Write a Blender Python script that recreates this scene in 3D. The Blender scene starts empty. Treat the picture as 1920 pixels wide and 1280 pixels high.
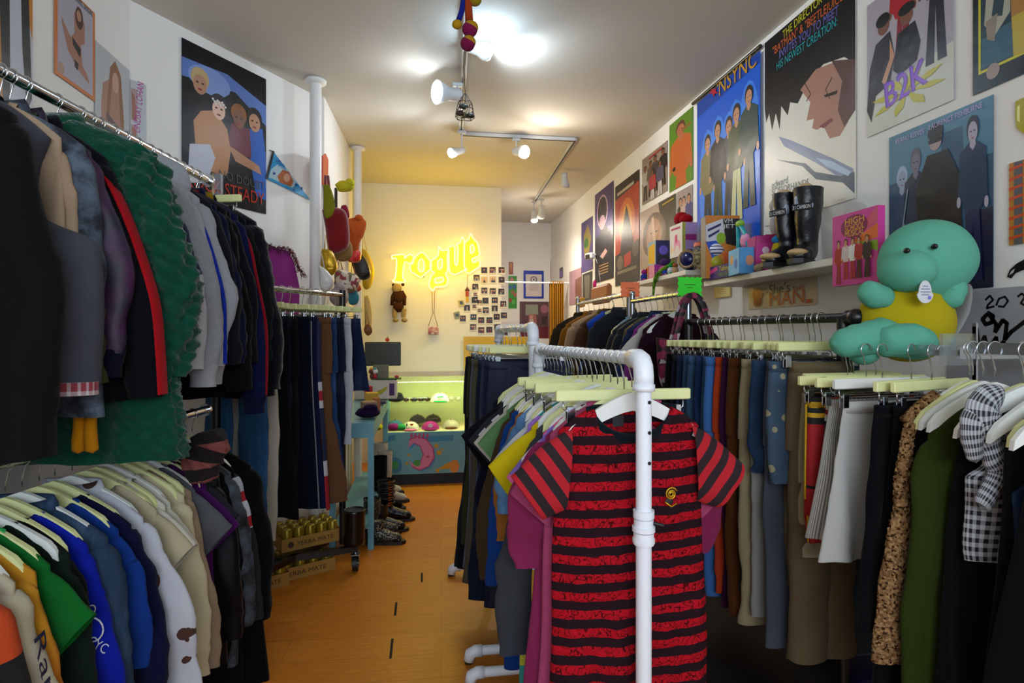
import bpy, math, random
import numpy as np
from mathutils import Vector, geometry
PI = math.pi
sc = bpy.context.scene
col = sc.collection
# ------------------------------------------------------------------ camera
F = 1090.0; CH = 1.45; HY = 625.0
TH = math.atan(166.0 / F)
CT, ST = math.cos(TH), math.sin(TH)
cd = bpy.data.cameras.new('camera'); cam = bpy.data.objects.new('camera', cd); col.objects.link(cam)
cam.location = (0, 0, CH); cam.rotation_euler = (PI / 2, 0, -TH)
cd.sensor_width = 36; cd.lens = F / 1920 * 36; cd.shift_y = -(640 - HY) / 1920; cd.clip_start = .02
sc.camera = cam
# ------------------------------------------------------------------ view, world, large lights
sc.view_settings.view_transform = 'Standard'; sc.view_settings.look = 'None'
sc.view_settings.exposure = 0.75; sc.view_settings.gamma = 1; sc.view_settings.use_curve_mapping = False
w = bpy.data.worlds.new('daylight'); sc.world = w; w.use_nodes = True
w.node_tree.nodes['Background'].inputs[0].default_value = (.55, .72, 1, 1)
w.node_tree.nodes['Background'].inputs[1].default_value = 1.0
def area(name, loc, rot, sx, sy, e, c):
    l = bpy.data.lights.new(name, 'AREA'); l.shape = 'RECTANGLE'; l.size = sx; l.size_y = sy; l.energy = e; l.color = c
    o = bpy.data.objects.new(name, l); col.objects.link(o); o.location = loc; o.rotation_euler = rot; return o
def point(name, loc, e, c, r=.04):
    l = bpy.data.lights.new(name, 'POINT'); l.energy = e; l.color = c; l.shadow_soft_size = r
    o = bpy.data.objects.new(name, l); col.objects.link(o); o.location = loc; return o
def spot(name, loc, d, e, c, ang=110, r=.03, blend=.6):
    l = bpy.data.lights.new(name, 'SPOT'); l.energy = e; l.color = c; l.shadow_soft_size = r
    l.spot_size = math.radians(ang); l.spot_blend = blend
    o = bpy.data.objects.new(name, l); col.objects.link(o); o.location = loc
    o.rotation_euler = Vector(d).to_track_quat('-Z', 'Y').to_euler(); return o
area('window_daylight', (.15, -2.3, 2.2), (-PI / 2 - .2, 0, PI), 2.8, 1.05, 52, (.80, .90, 1))
# ------------------------------------------------------------------ pixel <-> room helpers
CAM = Vector((0, 0, CH)); FW = Vector((ST, CT, 0)); RT = Vector((CT, -ST, 0)); UP = Vector((0, 0, 1))
def ray(px, py): return FW + RT * ((px - 960) / F) + UP * ((HY - py) / F)
def hit(px, py, P, N):
    d = ray(px, py); return CAM + d * ((P - CAM).dot(N) / d.dot(N))
def yof(px, x):
    q = (px - 960) / F; return x * (CT - ST * q) / (ST + CT * q)
def at(px, py, y):
    return hit(px, py, Vector((0, y, 0)), Vector((0, 1, 0)))
def atx(px, py, x):
    return hit(px, py, Vector((x, 0, 0)), Vector((1, 0, 0)))
# ------------------------------------------------------------------ materials
def lin_(h):
    if isinstance(h, tuple): return h + (1,) if len(h) == 3 else h
    v = [int(h[i:i + 2], 16) / 255 for i in (0, 2, 4)]
    return tuple((c / 12.92 if c <= .04045 else ((c + .055) / 1.055) ** 2.4) for c in v) + (1,)
MC = {}
def mat(c, rough=.6, metal=0, kind='plain', bump=.15, bs=300, var=.12, vs=6, c2=None, p=1.0, emit=0, trans=0, sheen=0, alpha=1, coat=0, cols=None, spec=.5):
    key = (c, rough, metal, kind, bump, bs, var, vs, c2, p, emit, trans, sheen, alpha, coat, tuple(cols or ()), spec)
    if key in MC: return MC[key]
    m = bpy.data.materials.new(kind + '_' + str(len(MC))); m.use_nodes = True; MC[key] = m
    nt = m.node_tree; N = nt.nodes; K = nt.links; b = N['Principled BSDF']
    dkf = .7 if rough >= .8 else 1.0                       # dyed cloth reflects less than its swatch
    lin = (lambda h: tuple(x * dkf for x in lin_(h)[:3]) + (1,))
    def nd(t, **k):
        n = N.new(t)
        for a, v in k.items():
            if a.startswith('i_'): n.inputs[a[2:].replace('_', ' ')].default_value = v
            else: setattr(n, a, v)
        return n
    tc = nd('ShaderNodeTexCoord')
    def math_(op, a, b_=None, c_=None):
        n = nd('ShaderNodeMath', operation=op)
        for i, v in enumerate((a, b_, c_)):
            if v is None: continue
            if isinstance(v, (int, float)): n.inputs[i].default_value = v
            else: K.new(v, n.inputs[i])
        return n.outputs[0]
    def mix(f, a, b_, mode='MIX'):
        n = nd('ShaderNodeMix', data_type='RGBA', blend_type=mode)
        for s, v in ((0, f), (6, a), (7, b_)):
            if isinstance(v, (int, float)): n.inputs[s].default_value = v
            elif isinstance(v, tuple): n.inputs[s].default_value = v
            else: K.new(v, n.inputs[s])
        return n.outputs[2]
    def noise(s, det=3, vec=None, rough_=.5):
        n = nd('ShaderNodeTexNoise'); n.inputs['Scale'].default_value = s; n.inputs['Detail'].default_value = det; n.inputs['Roughness'].default_value = rough_
        K.new(vec or tc.outputs['Object'], n.inputs['Vector']); return n.outputs['Fac']
    def mapped(src, scale):
        n = nd('ShaderNodeMapping'); n.inputs['Scale'].default_value = scale; K.new(src, n.inputs['Vector']); return n.outputs[0]
    def ramp(f, stops, interp='LINEAR'):
        n = nd('ShaderNodeValToRGB'); n.color_ramp.interpolation = interp; e = n.color_ramp.elements
        while len(e) > 1: e.remove(e[-1])
        e[0].position = stops[0][0]; e[0].color = stops[0][1]
        for q, cc in stops[1:]:
            x = e.new(q); x.color = cc
        K.new(f, n.inputs[0]); return n.outputs[0]
    C = lin(c); C2 = lin(c2) if c2 else C
    lo = tuple(x * (1 - var) for x in C[:3]) + (1,); hi = tuple(min(1, x * (1 + var)) for x in C[:3]) + (1,)
    uvx = nd('ShaderNodeSeparateXYZ'); K.new(tc.outputs['UV'], uvx.inputs[0]); U, V = uvx.outputs[0], uvx.outputs[1]
    nf = noise(vs)
    if kind == 'plain': out = mix(nf, lo, hi)
    elif kind == 'denim':
        st = noise(40, 4, mapped(tc.outputs['Object'], (1, 1, .12)), .7)
        big = noise(5, 4)
        f = math_('ADD', math_('MULTIPLY', st, .5), math_('MULTIPLY', big, .5))
        out = ramp(f, [(.3, tuple(x * .55 for x in C[:3]) + (1,)), (.5, C), (.72, tuple(min(1, x * 1.9 + .02) for x in C[:3]) + (1,))])
    elif kind == 'acid':
        f = noise(14, 6, None, .65); out = ramp(f, [(.4, C), (.62, C2)])
    elif kind in ('stripes', 'vstripes'):
        cs = [lin(x) for x in cols]; n_ = len(cs)
        f = math_('FRACT', math_('DIVIDE', V if kind == 'stripes' else U, p))
        out = ramp(f, [(i / n_, cc) for i, cc in enumerate(cs)], 'CONSTANT')
        out = mix(.25, out, mix(nf, (.35, .35, .35, 1), (.8, .8, .8, 1)), 'OVERLAY')
    elif kind == 'bands':       # cols = alternating position (m along the cloth), colour
        st_ = [(float(cols[i]) / p, lin(cols[i + 1])) for i in range(0, len(cols), 2)]
        out = ramp(math_('DIVIDE', V, p), st_, 'CONSTANT')
    elif kind == 'gradient':
        out = ramp(math_('DIVIDE', V, p), [(0.25, C), (.75, C2)])
    elif kind == 'doodle':
        fr = math_('FRACT', math_('DIVIDE', V, p))
        red = math_('LESS_THAN', fr, .5)
        n1 = noise(22, 1.5); ln = math_('LESS_THAN', math_('ABSOLUTE', math_('SUBTRACT', math_('FRACT', math_('MULTIPLY', n1, 9)), .5)), .075)
        n2 = noise(48, .5); l2 = math_('LESS_THAN', math_('ABSOLUTE', math_('SUBTRACT', math_('FRACT', math_('MULTIPLY', n2, 4)), .5)), .05)
        rd = mix(math_('MAXIMUM', ln, l2), C, tuple(x * .18 for x in C[:3]) + (1,))
        out = mix(red, mix(nf, C2, tuple(x * 1.5 for x in C2[:3]) + (1,)), rd)
    elif kind == 'gingham':
        a = math_('LESS_THAN', math_('FRACT', math_('DIVIDE', U, p)), .5); b2 = math_('LESS_THAN', math_('FRACT', math_('DIVIDE', V, p)), .5)
        out = mix(math_('MULTIPLY', math_('ADD', a, b2), .5), C, C2)
    elif kind == 'plaid':
        a = math_('LESS_THAN', math_('FRACT', math_('DIVIDE', U, p)), .35); b2 = math_('LESS_THAN', math_('FRACT', math_('DIVIDE', V, p)), .35)
        out = mix(math_('MULTIPLY', math_('ADD', a, b2), .5), C, C2)
    elif kind == 'spots':
        vo = nd('ShaderNodeTexVoronoi'); vo.inputs['Scale'].default_value = p; K.new(tc.outputs['Object'], vo.inputs['Vector'])
        out = mix(math_('LESS_THAN', vo.outputs['Distance'], vs), C, C2)
    elif kind == 'multi':
        vo = nd('ShaderNodeTexVoronoi'); vo.inputs['Scale'].default_value = p; K.new(tc.outputs['Object'], vo.inputs['Vector'])
        sp = nd('ShaderNodeSeparateXYZ'); K.new(vo.outputs['Color'], sp.inputs[0]); cs = [lin(x) for x in cols]
        out = ramp(sp.outputs[0], [(i / len(cs), cc) for i, cc in enumerate(cs)], 'CONSTANT')
    elif kind == 'floor':
        mp = nd('ShaderNodeMapping'); mp.inputs['Rotation'].default_value = (0, 0, .03); K.new(tc.outputs['Object'], mp.inputs['Vector'])
        br = nd('ShaderNodeTexBrick'); br.offset = .37; br.inputs['Scale'].default_value = 1; br.inputs['Brick Width'].default_value = 1.9
        br.inputs['Row Height'].default_value = .19; br.inputs['Mortar Size'].default_value = .0012; br.inputs['Color1'].default_value = C; br.inputs['Color2'].default_value = C2
        br.inputs['Mortar'].default_value = tuple(x * .45 for x in C[:3]) + (1,); K.new(mp.outputs[0], br.inputs['Vector'])
        g = noise(9, 6, mapped(mp.outputs[0], (.8, 9, 1)), .6)
        out = mix(.45, br.outputs['Color'], ramp(g, [(.3, (.30, .30, .30, 1)), (.7, (.72, .72, .72, 1))]), 'OVERLAY')
    if var and kind not in ('plain', 'floor', 'denim', 'stripes', 'vstripes'):
        out = mix(.2, out, mix(nf, (.3, .3, .3, 1), (.75, .75, .75, 1)), 'OVERLAY')
    K.new(out, b.inputs['Base Color'])
    b.inputs['Roughness'].default_value = rough; b.inputs['Metallic'].default_value = metal
    b.inputs['Specular IOR Level'].default_value = spec
    if sheen: b.inputs['Sheen Weight'].default_value = sheen; b.inputs['Sheen Roughness'].default_value = .5
    if trans: b.inputs['Transmission Weight'].default_value = trans; b.inputs['IOR'].default_value = 1.3
    if alpha < 1: b.inputs['Alpha'].default_value = alpha
    if coat: b.inputs['Coat Weight'].default_value = coat; b.inputs['Coat Roughness'].default_value = .12
    if emit: b.inputs['Emission Color'].default_value = C; b.inputs['Emission Strength'].default_value = emit
    if bump:
        bn = nd('ShaderNodeBump'); bn.inputs['Strength'].default_value = bump; bn.inputs['Distance'].default_value = .003 if bs > 60 else .02
        K.new(noise(bs, 2), bn.inputs['Height']); K.new(bn.outputs[0], b.inputs['Normal'])
    return m
def cloth(c, **k):
    k.setdefault('rough', .9); k.setdefault('bump', .35); k.setdefault('bs', 450); k.setdefault('spec', .1); k.setdefault('sheen', .04); return mat(c, **k)
def denim(c): return mat(c, rough=.85, kind='denim', bump=.4, bs=600, spec=.2)
def fleece(c): return mat(c, rough=1, bump=1, bs=90, var=.3, vs=60, spec=.05, sheen=.25)
def ink(c): return mat(c, rough=.34, bump=.2, bs=7, var=.08, vs=5, spec=.35)
def flat(c): return mat(c, rough=.6, bump=0, var=.04)
CHROME = mat('c8ccd0', rough=.16, metal=1, bump=0, var=.03)
STEEL = mat('90949a', rough=.3, metal=1, bump=0, var=.05)
WHITEP = mat('e2e6ea', rough=.42, bump=.03, bs=40, var=.03)
BLACKM = mat('0c0c0e', rough=.35, bump=.05, bs=80)
BLACKP = mat('101012', rough=.5, bump=.05)
WOODP = mat('dcdf9f', rough=.5, bump=.08, bs=60, var=.06, vs=20)
WOODW = mat('dfe2dc', rough=.45, bump=.05, bs=60, var=.04)
# ------------------------------------------------------------------ mesh builder
class MB:
    def __init__(s): s.V = []; s.F = []; s.MI = []; s.S = []; s.UV = []; s.M = []; s.n = 0
    def add(s, v, f, m, smooth=True, uv=None):
        if m not in s.M: s.M.append(m)
        i = s.M.index(m); o = s.n; v = [tuple(x) for x in v]
        s.V += v; s.n += len(v); s.UV += list(uv) if uv is not None else [(x[0] + x[1], x[2]) for x in v]
        for q in f: s.F.append(tuple(a + o for a in q)); s.MI.append(i); s.S.append(smooth)
        return s
    def box(s, c, d, m, rz=0, bev=0, R=None):
        x, y, z = d[0] / 2, d[1] / 2, d[2] / 2; b = min(bev, x * .9, y * .9, z * .9) if bev else 0
        c = Vector(c); cz, sz = math.cos(rz), math.sin(rz)
        def T(p):
            if R is not None: return c + R @ Vector(p)
            return (c.x + p[0] * cz - p[1] * sz, c.y + p[0] * sz + p[1] * cz, c.z + p[2])
        if not b:
            P = [(i * x, j * y, k * z) for k in (-1, 1) for i, j in ((-1, -1), (1, -1), (1, 1), (-1, 1))]
            return s.add([T(p) for p in P], [(3, 2, 1, 0), (4, 5, 6, 7), (0, 1, 5, 4), (1, 2, 6, 5), (2, 3, 7, 6), (3, 0, 4, 7)], m, False)
        P = []; Fc = []
        for zz, e in ((-z, b), (-z + b, 0), (z - b, 0), (z, b)):
            X, Y = x - e, y - e; bb = b * .7
            for i, j in ((-1, -1), (1, -1), (1, 1), (-1, 1)):
                a_, b_ = (X * i, (Y - bb) * j), ((X - bb) * i, Y * j)
                for q in ((a_, b_) if i * j > 0 else (b_, a_)): P.append((q[0], q[1], zz))
        for r in range(3):
            for k in range(8): Fc.append((r * 8 + k, r * 8 + (k + 1) % 8, r * 8 + 8 + (k + 1) % 8, r * 8 + 8 + k))
        Fc.append(tuple(range(7, -1, -1))); Fc.append(tuple(range(24, 32)))
        return s.add([T(p) for p in P], Fc, m, False)
    def cyl(s, a, b, r, m, r2=None, n=16, cap=True):
        a, b = Vector(a), Vector(b); r2 = r if r2 is None else r2; t = (b - a).normalized()
        u = t.cross(Vector((0, 0, 1)) if abs(t.z) < .9 else Vector((1, 0, 0))).normalized(); v = t.cross(u)
        P = [c + u * (q * math.cos(2 * PI * k / n)) + v * (q * math.sin(2 * PI * k / n)) for c, q in ((a, r), (b, r2)) for k in range(n)]
        s.add(P, [(k, (k + 1) % n, n + (k + 1) % n, n + k) for k in range(n)], m, True)
        if cap: s.add(P, [tuple(range(n - 1, -1, -1)), tuple(range(n, 2 * n))], m, False)
        return s
    def tube(s, pts, r, m, n=6, rs=None):
        pts = [Vector(p) for p in pts]; P = []; u = None
        for i, p in enumerate(pts):
            t = (pts[min(i + 1, len(pts) - 1)] - pts[max(i - 1, 0)]).normalized()
            if u is None: u = t.cross(Vector((0, 1, 0)) if abs(t.y) < .9 else Vector((1, 0, 0))).normalized()
            u = (u - t * u.dot(t)).normalized(); v = t.cross(u); q = rs[i] if rs else r
            P += [p + u * (q * math.cos(2 * PI * k / n)) + v * (q * math.sin(2 * PI * k / n)) for k in range(n)]
        L = len(pts)
        Fc = [(i * n + k, i * n + (k + 1) % n, (i + 1) * n + (k + 1) % n, (i + 1) * n + k) for i in range(L - 1) for k in range(n)]
        Fc += [tuple(range(n - 1, -1, -1)), tuple(range((L - 1) * n, L * n))]
        return s.add(P, Fc, m)
    def ell(s, c, r, m, n=20, k=12, R=None, wob=0, seed=0):
        if not isinstance(r, (tuple, list)): r = (r, r, r)
        rg = random.Random(seed); ph = [rg.uniform(0, 6) for _ in range(6)]; P = []
        for i in range(k + 1):
            a = PI * i / k
            for j in range(n):
                b = 2 * PI * j / n; d = (math.sin(a) * math.cos(b), math.sin(a) * math.sin(b), math.cos(a))
                w_ = 1 + wob * (math.sin(d[0] * 4 + ph[0]) + math.sin(d[1] * 5 + ph[1]) + math.sin(d[2] * 6 + ph[2])) / 3
                v = Vector((d[0] * r[0] * w_, d[1] * r[1] * w_, d[2] * r[2] * w_))
                P.append(Vector(c) + (R @ v if R is not None else v))
        return s.add(P, [(i * n + j, (i + 1) * n + j, (i + 1) * n + (j + 1) % n, i * n + (j + 1) % n) for i in range(k) for j in range(n)], m)
    def lathe(s, prof, m, c=(0, 0, 0), n=20, R=None):
        P = []
        for r, z in prof:
            for j in range(n):
                v = Vector((r * math.cos(2 * PI * j / n), r * math.sin(2 * PI * j / n), z)); P.append(Vector(c) + (R @ v if R is not None else v))
        return s.add(P, [(i * n + j, i * n + (j + 1) % n, (i + 1) * n + (j + 1) % n, (i + 1) * n + j) for i in range(len(prof) - 1) for j in range(n)], m)
    def poly(s, pts, m):
        pts = [Vector(p) for p in pts]; tri = geometry.tessellate_polygon([pts])
        return s.add(pts, [tuple(t) for t in tri], m, False)
    def prism(s, pts, d, m, smooth=False):
        pts = [Vector(p) for p in pts]; n = len(pts); d = Vector(d); tri = geometry.tessellate_polygon([pts])
        s.add(pts + [p + d for p in pts], [tuple(t) for t in tri] + [tuple(n + q for q in reversed(t)) for t in tri], m, False)
        return s.add(pts + [p + d for p in pts], [(k, (k + 1) % n, n + (k + 1) % n, n + k) for k in range(n)], m, smooth)
    def grid(s, A, UV, m):
        R, N = A.shape[:2]
        Fc = [(i * N + j, i * N + j + 1, (i + 1) * N + j + 1, (i + 1) * N + j) for i in range(R - 1) for j in range(N - 1)]
        return s.add(A.reshape(-1, 3).tolist(), Fc, m, True, [tuple(x) for x in UV.reshape(-1, 2).tolist()])
    def build(s, name, parent=None, loc=None, rz=0):
        me = bpy.data.meshes.new(name); me.from_pydata(s.V, [], s.F)
        for m in s.M: me.materials.append(m)
        me.polygons.foreach_set('material_index', s.MI); me.polygons.foreach_set('use_smooth', s.S)
        uvl = me.uv_layers.new(name='UVMap'); idx = np.empty(len(me.loops), dtype=np.int32); me.loops.foreach_get('vertex_index', idx)
        uvl.data.foreach_set('uv', np.array(s.UV, dtype=np.float32)[idx].ravel())
        me.update()
        o = bpy.data.objects.new(name, me); col.objects.link(o)
        if parent: o.parent = parent
        if loc is not None: o.location = loc
        if rz: o.rotation_euler = (0, 0, rz)
        return o
def tag(o, label=None, cat=None, group=None, kind=None):
    if label:
        o['label'] = label
        if not 4 <= len(label.split()) <= 16: print('LABEL LEN', len(label.split()), label)
    if cat: o['category'] = cat
    if group: o['group'] = group
    if kind: o['kind'] = kind
    return o
def thing(name, label, cat, loc=(0, 0, 0), rz=0, group=None):
    o = bpy.data.objects.new(name, None); col.objects.link(o); o.location = loc; o.rotation_euler = (0, 0, rz); o.empty_display_size = .05
    return tag(o, label, cat, group)
def struct(mb, name, **k): return tag(mb.build(name, **k), kind='structure')
def dup(root, loc, rz=0, label=None, group=None):
    r = root.copy(); col.objects.link(r); r.location = loc; r.rotation_euler = (0, 0, rz)
    if label: r['label'] = label
    if group: r['group'] = group
    for ch in root.children:
        c = ch.copy(); col.objects.link(c); c.parent = r
    return r
def wave(P, seed, amp, fr):
    g = np.random.RandomState(seed); o = np.zeros(P.shape[:-1])
    for i in range(5):
        k = g.normal(size=3) * fr * (1 + .5 * i); o += np.sin(P @ k + g.uniform(0, 6)) / (1 + .5 * i)
    return o * amp / 2
def crom(pts, n):
    pts = [np.array(p, float) for p in pts]; P = [2 * pts[0] - pts[1]] + pts + [2 * pts[-1] - pts[-2]]; out = []
    S = len(pts) - 1
    for i in range(n):
        f = i / (n - 1) * S; k = min(int(f), S - 1); t = f - k; a, b, c, d = P[k], P[k + 1], P[k + 2], P[k + 3]
        out.append(.5 * (2 * b + (c - a) * t + (2 * a - 5 * b + 4 * c - d) * t * t + (3 * b - a - 3 * c + d) * t ** 3))
    return np.array(out)
def sweep(mb, path, rad, m, ref=(0, 1, 0), n=24, rows=20, fold=.004, seed=0, cap0=.1, cap1=0, fr=30):
    C = crom(path, rows); T = np.gradient(C, axis=0); T /= np.linalg.norm(T, axis=1)[:, None]
    S = np.cross(T, np.array(ref, float)); S /= np.linalg.norm(S, axis=1)[:, None]; B = np.cross(S, T)
    s_ = np.linspace(0, 1, rows); rad = np.array(rad, float); xs = np.linspace(0, 1, len(rad))
    a = np.interp(s_, xs, rad[:, 0]); b = np.interp(s_, xs, rad[:, 1])
    cap = np.ones(rows)
    if cap0: cap = np.where(s_ < cap0, np.sqrt(np.clip(1 - (1 - s_ / cap0) ** 2, 0, 1)), cap)
    if cap1: cap = cap * np.where(s_ > 1 - cap1, np.sqrt(np.clip(1 - (1 - (1 - s_) / cap1) ** 2, 0, 1)), 1)
    a, b = a * cap, b * cap
    an = np.linspace(-PI, PI, n + 1); c_, si = np.cos(an), np.sin(an)
    P = C[:, None] + S[:, None] * (a[:, None, None] * c_[None, :, None]) + B[:, None] * (b[:, None, None] * si[None, :, None])
    if fold:
        nr = (P - C[:, None]); ln = np.linalg.norm(nr, axis=2, keepdims=True) + 1e-6
        w_ = wave(P, seed, fold, fr); w_[:, -1] = w_[:, 0]
        P = P + nr / ln * w_[..., None]
    L = np.concatenate([[0], np.cumsum(np.linalg.norm(np.diff(C, axis=0), axis=1))])
    UV = np.stack([np.broadcast_to(an[None, :] * .08, P.shape[:2]), np.broadcast_to(L[:, None], P.shape[:2])], -1)
    return mb.grid(P, UV, m)
def text(mb, s, O, ux, uz, m, width=None, height=None, thick=0, off=0):
    """lettering: O baseline start, ux reading direction (unit), uz up direction (unit)"""
    cu = bpy.data.curves.new('t', 'FONT'); cu.body = s; cu.size = 1; cu.extrude = 0; cu.resolution_u = 3
    o = bpy.data.objects.new('t', cu); me = bpy.data.meshes.new_from_object(o)
    vs_ = [v.co.copy() for v in me.vertices]; fs = [tuple(p.vertices) for p in me.polygons]
    bpy.data.objects.remove(o); bpy.data.meshes.remove(me); bpy.data.curves.remove(cu)
    if not vs_: return mb
    x0 = min(v.x for v in vs_); x1 = max(v.x for v in vs_); h = .7
    sy = height / h if height else None
    sx = width / (x1 - x0) if width else sy
    if sy is None: sy = sx
    ux, uz, O = Vector(ux), Vector(uz), Vector(O); nn = ux.cross(uz)
    P = [O + ux * ((v.x - x0) * sx) + uz * (v.y * sy) + nn * off for v in vs_]
    return mb.add(P, fs, m, False)
# ================================================================== THE ROOM
CZ = CH + 1.688
WX = 1.93; BY = 6.69; AY = 8.72
def wallmb(a, b, m, z0=0, z1=CZ, t=.1, side=1):
    a, b = Vector((a[0], a[1], 0)), Vector((b[0], b[1], 0)); d = (b - a).normalized(); n = Vector((-d.y, d.x, 0)) * t * side
    mb = MB(); P = [a, b, b + n, a + n]
    return mb.prism([Vector((p.x, p.y, z0)) for p in P], (0, 0, z1 - z0), m)
WALL = mat('e6e4df', rough=.75, bump=.08, bs=70, var=.02, vs=3)
CEIL = mat('d2cdc2', rough=.78, spec=.15, bump=.05, bs=9, var=.03, vs=2)
FLOOR = mat('bc7014', c2='c67b1e', rough=.38, kind='floor', bump=.05, bs=30, spec=.4)
struct(MB().box((0, 3.2, -.05), (5.6, 12.2, .1), FLOOR), 'floor')
struct(MB().box((0, 3.2, CZ + .05), (5.6, 12.2, .1), CEIL), 'ceiling')
struct(wallmb((WX, -2.5), (WX, AY + .1), WALL, side=-1), 'wall_right')
struct(wallmb((-1.47, -2.5), (-1.47, 3.2), WALL), 'wall_left')
struct(wallmb((-1.47, 3.2), (-.79, 4.24), WALL), 'wall_left_angled')
struct(wallmb((-.79, 4.24), (-.7, 4.3), WALL), 'trim_1')
struct(wallmb((-.7, 4.3), (-.66, 5.62), WALL), 'wall_left_recess')
struct(wallmb((-.66, 5.62), (-2.4, 5.66), WALL), 'wall_left_return')
struct(wallmb((-2.4, 5.6), (-2.4, BY), WALL), 'wall_left_far')
mb = wallmb((-2.45, BY), (.893, BY), WALL); struct(mb, 'wall_back')
struct(wallmb((.893, BY + .05), (.86, AY), WALL), 'wall_alcove_side')
struct(wallmb((.8, AY), (WX + .1, AY), WALL), 'wall_alcove_back')
mb = MB()
for a, b, z0, z1 in ((-1.57, -1.3, 0, CZ), (1.75, 2.03, 0, CZ), (-1.3, 1.75, 0, .7), (-1.3, 1.75, 2.75, CZ)):
    mb.box(((a + b) / 2, -2.5, (z0 + z1) / 2), (b - a, .1, z1 - z0), WALL)
struct(mb, 'wall_front')
struct(MB().box((.22, -2.5, 1.72), (3.05, .006, 2.05), mat('ffffff', rough=.02, trans=1, bump=0, var=0, alpha=.25)), 'window_1')
# gaps between floor boards
for px, py, l in ((791, 1082, .13), (742, 1141, .15), (734, 1215, .17), (483, 1262, .2)):
    p = hit(px, py, Vector((0, 0, 0)), UP)
    tag(MB().box((p.x, p.y, .0004), (.012, l, .0008), mat('2a1c0e', rough=.9)).build('trim_gap'), kind='structure')
# white pipes
PIPE = mat('e4e3df', rough=.45, bump=.08, bs=30, var=.04)
for px, y, r, lab in ((592, 4.02, .037, 'thick white steam pipe from ceiling beside the blue pennant'), (671, 5.42, .034, 'white vertical pipe behind the bunch of hanging bags')):
    p = at(px, 600, y); t = thing('ceiling_pipe', lab, 'pipe', (p.x, y, 0))
    MB().cyl((0, 0, 0), (0, 0, CZ - .01), r, PIPE, n=24).build('pipe', t)
    MB().lathe([(r, -.03), (r + .03, -.022), (r + .032, -.002), (r * .9, 0)], PIPE, (0, 0, CZ - .002), 28).build('flange', t)
# ================================================================== track lights
TW = mat('c3c5c6', rough=.4, bump=0)
def track(a, b, lab):
    a, b = Vector(a), Vector(b); d = b - a; mb = MB(); mb.box((a + b) / 2, (d.length, .035, .03), TW, rz=math.atan2(d.y, d.x), bev=.004)
    mb.box((a + b) / 2 + Vector((0, 0, -.016)), (d.length, .012, .004), BLACKP, rz=math.atan2(d.y, d.x))
    tag(mb.build('light_track'), lab, 'light track')
TZ = CZ - .016
track((.155, 1.6, TZ), (.31, 4.86, TZ), 'long grey ceiling light track running away from the camera')
track((.31, 4.87, TZ - .002), (1.29, 4.87, TZ - .002), 'grey light track crossing the ceiling from left to right')
track((1.29, 4.87, TZ), (1.39, 7.25, TZ), 'grey light track near the right wall running to the back')
def lamp(px, py, y, d, L, r, lab, bulbe, bulbc, lit=True, wide=1.0, le=0, lc=(1, .9, .8)):
    p = at(px, py, y); d = Vector(d).normalized(); t = thing('track_spotlight', lab, 'spotlight', p)
    MB().cyl((0, 0, TZ - .02 - p.z), -d * .0, .007, TW).box((0, 0, TZ - .03 - p.z), (.07, .03, .025), TW, bev=.004).build('stem', t)
    R = Vector((0, 0, 1)).rotation_difference(d).to_matrix()
    MB().lathe([(.001, -.02), (r * .6, -.02), (r * .68, 0), (r * .7, L * .45), (r, L * .75), (r * wide, L), (r * wide * .93, L), (r * .9, L * .8)], TW, n=24, R=R).build('lamp_head', t)
    b = MB().lathe([(r * .5, L * .6), (r * .85, L * .85), (r * .93, L * 1.0), (r * .8, L * 1.06), (r * .45, L * 1.12), (.0005, L * 1.14)], mat(bulbc, emit=bulbe if lit else .0, rough=.2, bump=0, var=0), n=24, R=R).build('bulb', t)
    if le: 
        q = p + d * (L * 1.14 + .045); spot('lamp_light', q - d * .02, d, le, lc, 150, .03, .9)
    return t
WC = 'fff6ea'; CC = 'e6f2ff'
lamp(878, 85, 3.35, (.95, .25, -.1), .13, .055, 'cylindrical white spotlight aimed right beside the hanging ball toys', 14, CC, le=18, lc=(.72, .86, 1))
lamp(858, 178, 3.85, (-.8, -.45, -.12), .16, .062, 'cone shaped white spotlight aimed left above the wire basket', 14, CC, wide=1.25, le=1.5, lc=(.85, .92, 1))
lamp(866, 282, 4.75, (-.75, -.5, -.35), .12, .04, 'small white spotlight where the two light tracks meet', 14, CC, le=12, lc=(.8, .9, 1))
lamp(968, 284, 4.87, (.45, -.8, -.25), .12, .055, 'white spotlight in the middle of the crossing track', 14, WC, le=12, lc=(1, .9, .78))
lamp(1058, 327, 5.85, (.12, .3, -1), .13, .05, 'white spotlight pointing down, nearest on the right wall track', 3, WC, False, le=26, lc=(1, .86, .7))
lamp(1015, 388, 7.0, (.05, .3, -1), .13, .05, 'white spotlight pointing down near the far end of the track', 3, WC, False, le=18, lc=(1, .86, .7))
lamp(1001, 398, 7.15, (0, -.35, -1), .12, .045, 'last lit bulb spotlight at the far end of the track', 14, WC, le=18, lc=(1, .88, .72))
# room bounce of the lamps: each lit bulb also throws light sideways
for px, py, y, e, c in ((915, 100, 3.2, 3.2, (.55, .78, 1)), (812, 196, 3.75, .5, (.8, .9, 1)), (846, 306, 4.65, 1.8, (.85, .92, 1)), (990, 310, 4.7, 2.5, (1, .88, .72)), (1001, 430, 7.1, 3, (1, .88, .74))):
    p = at(px, py, y); point('bulb_spill', p, e, c, .05)
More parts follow.
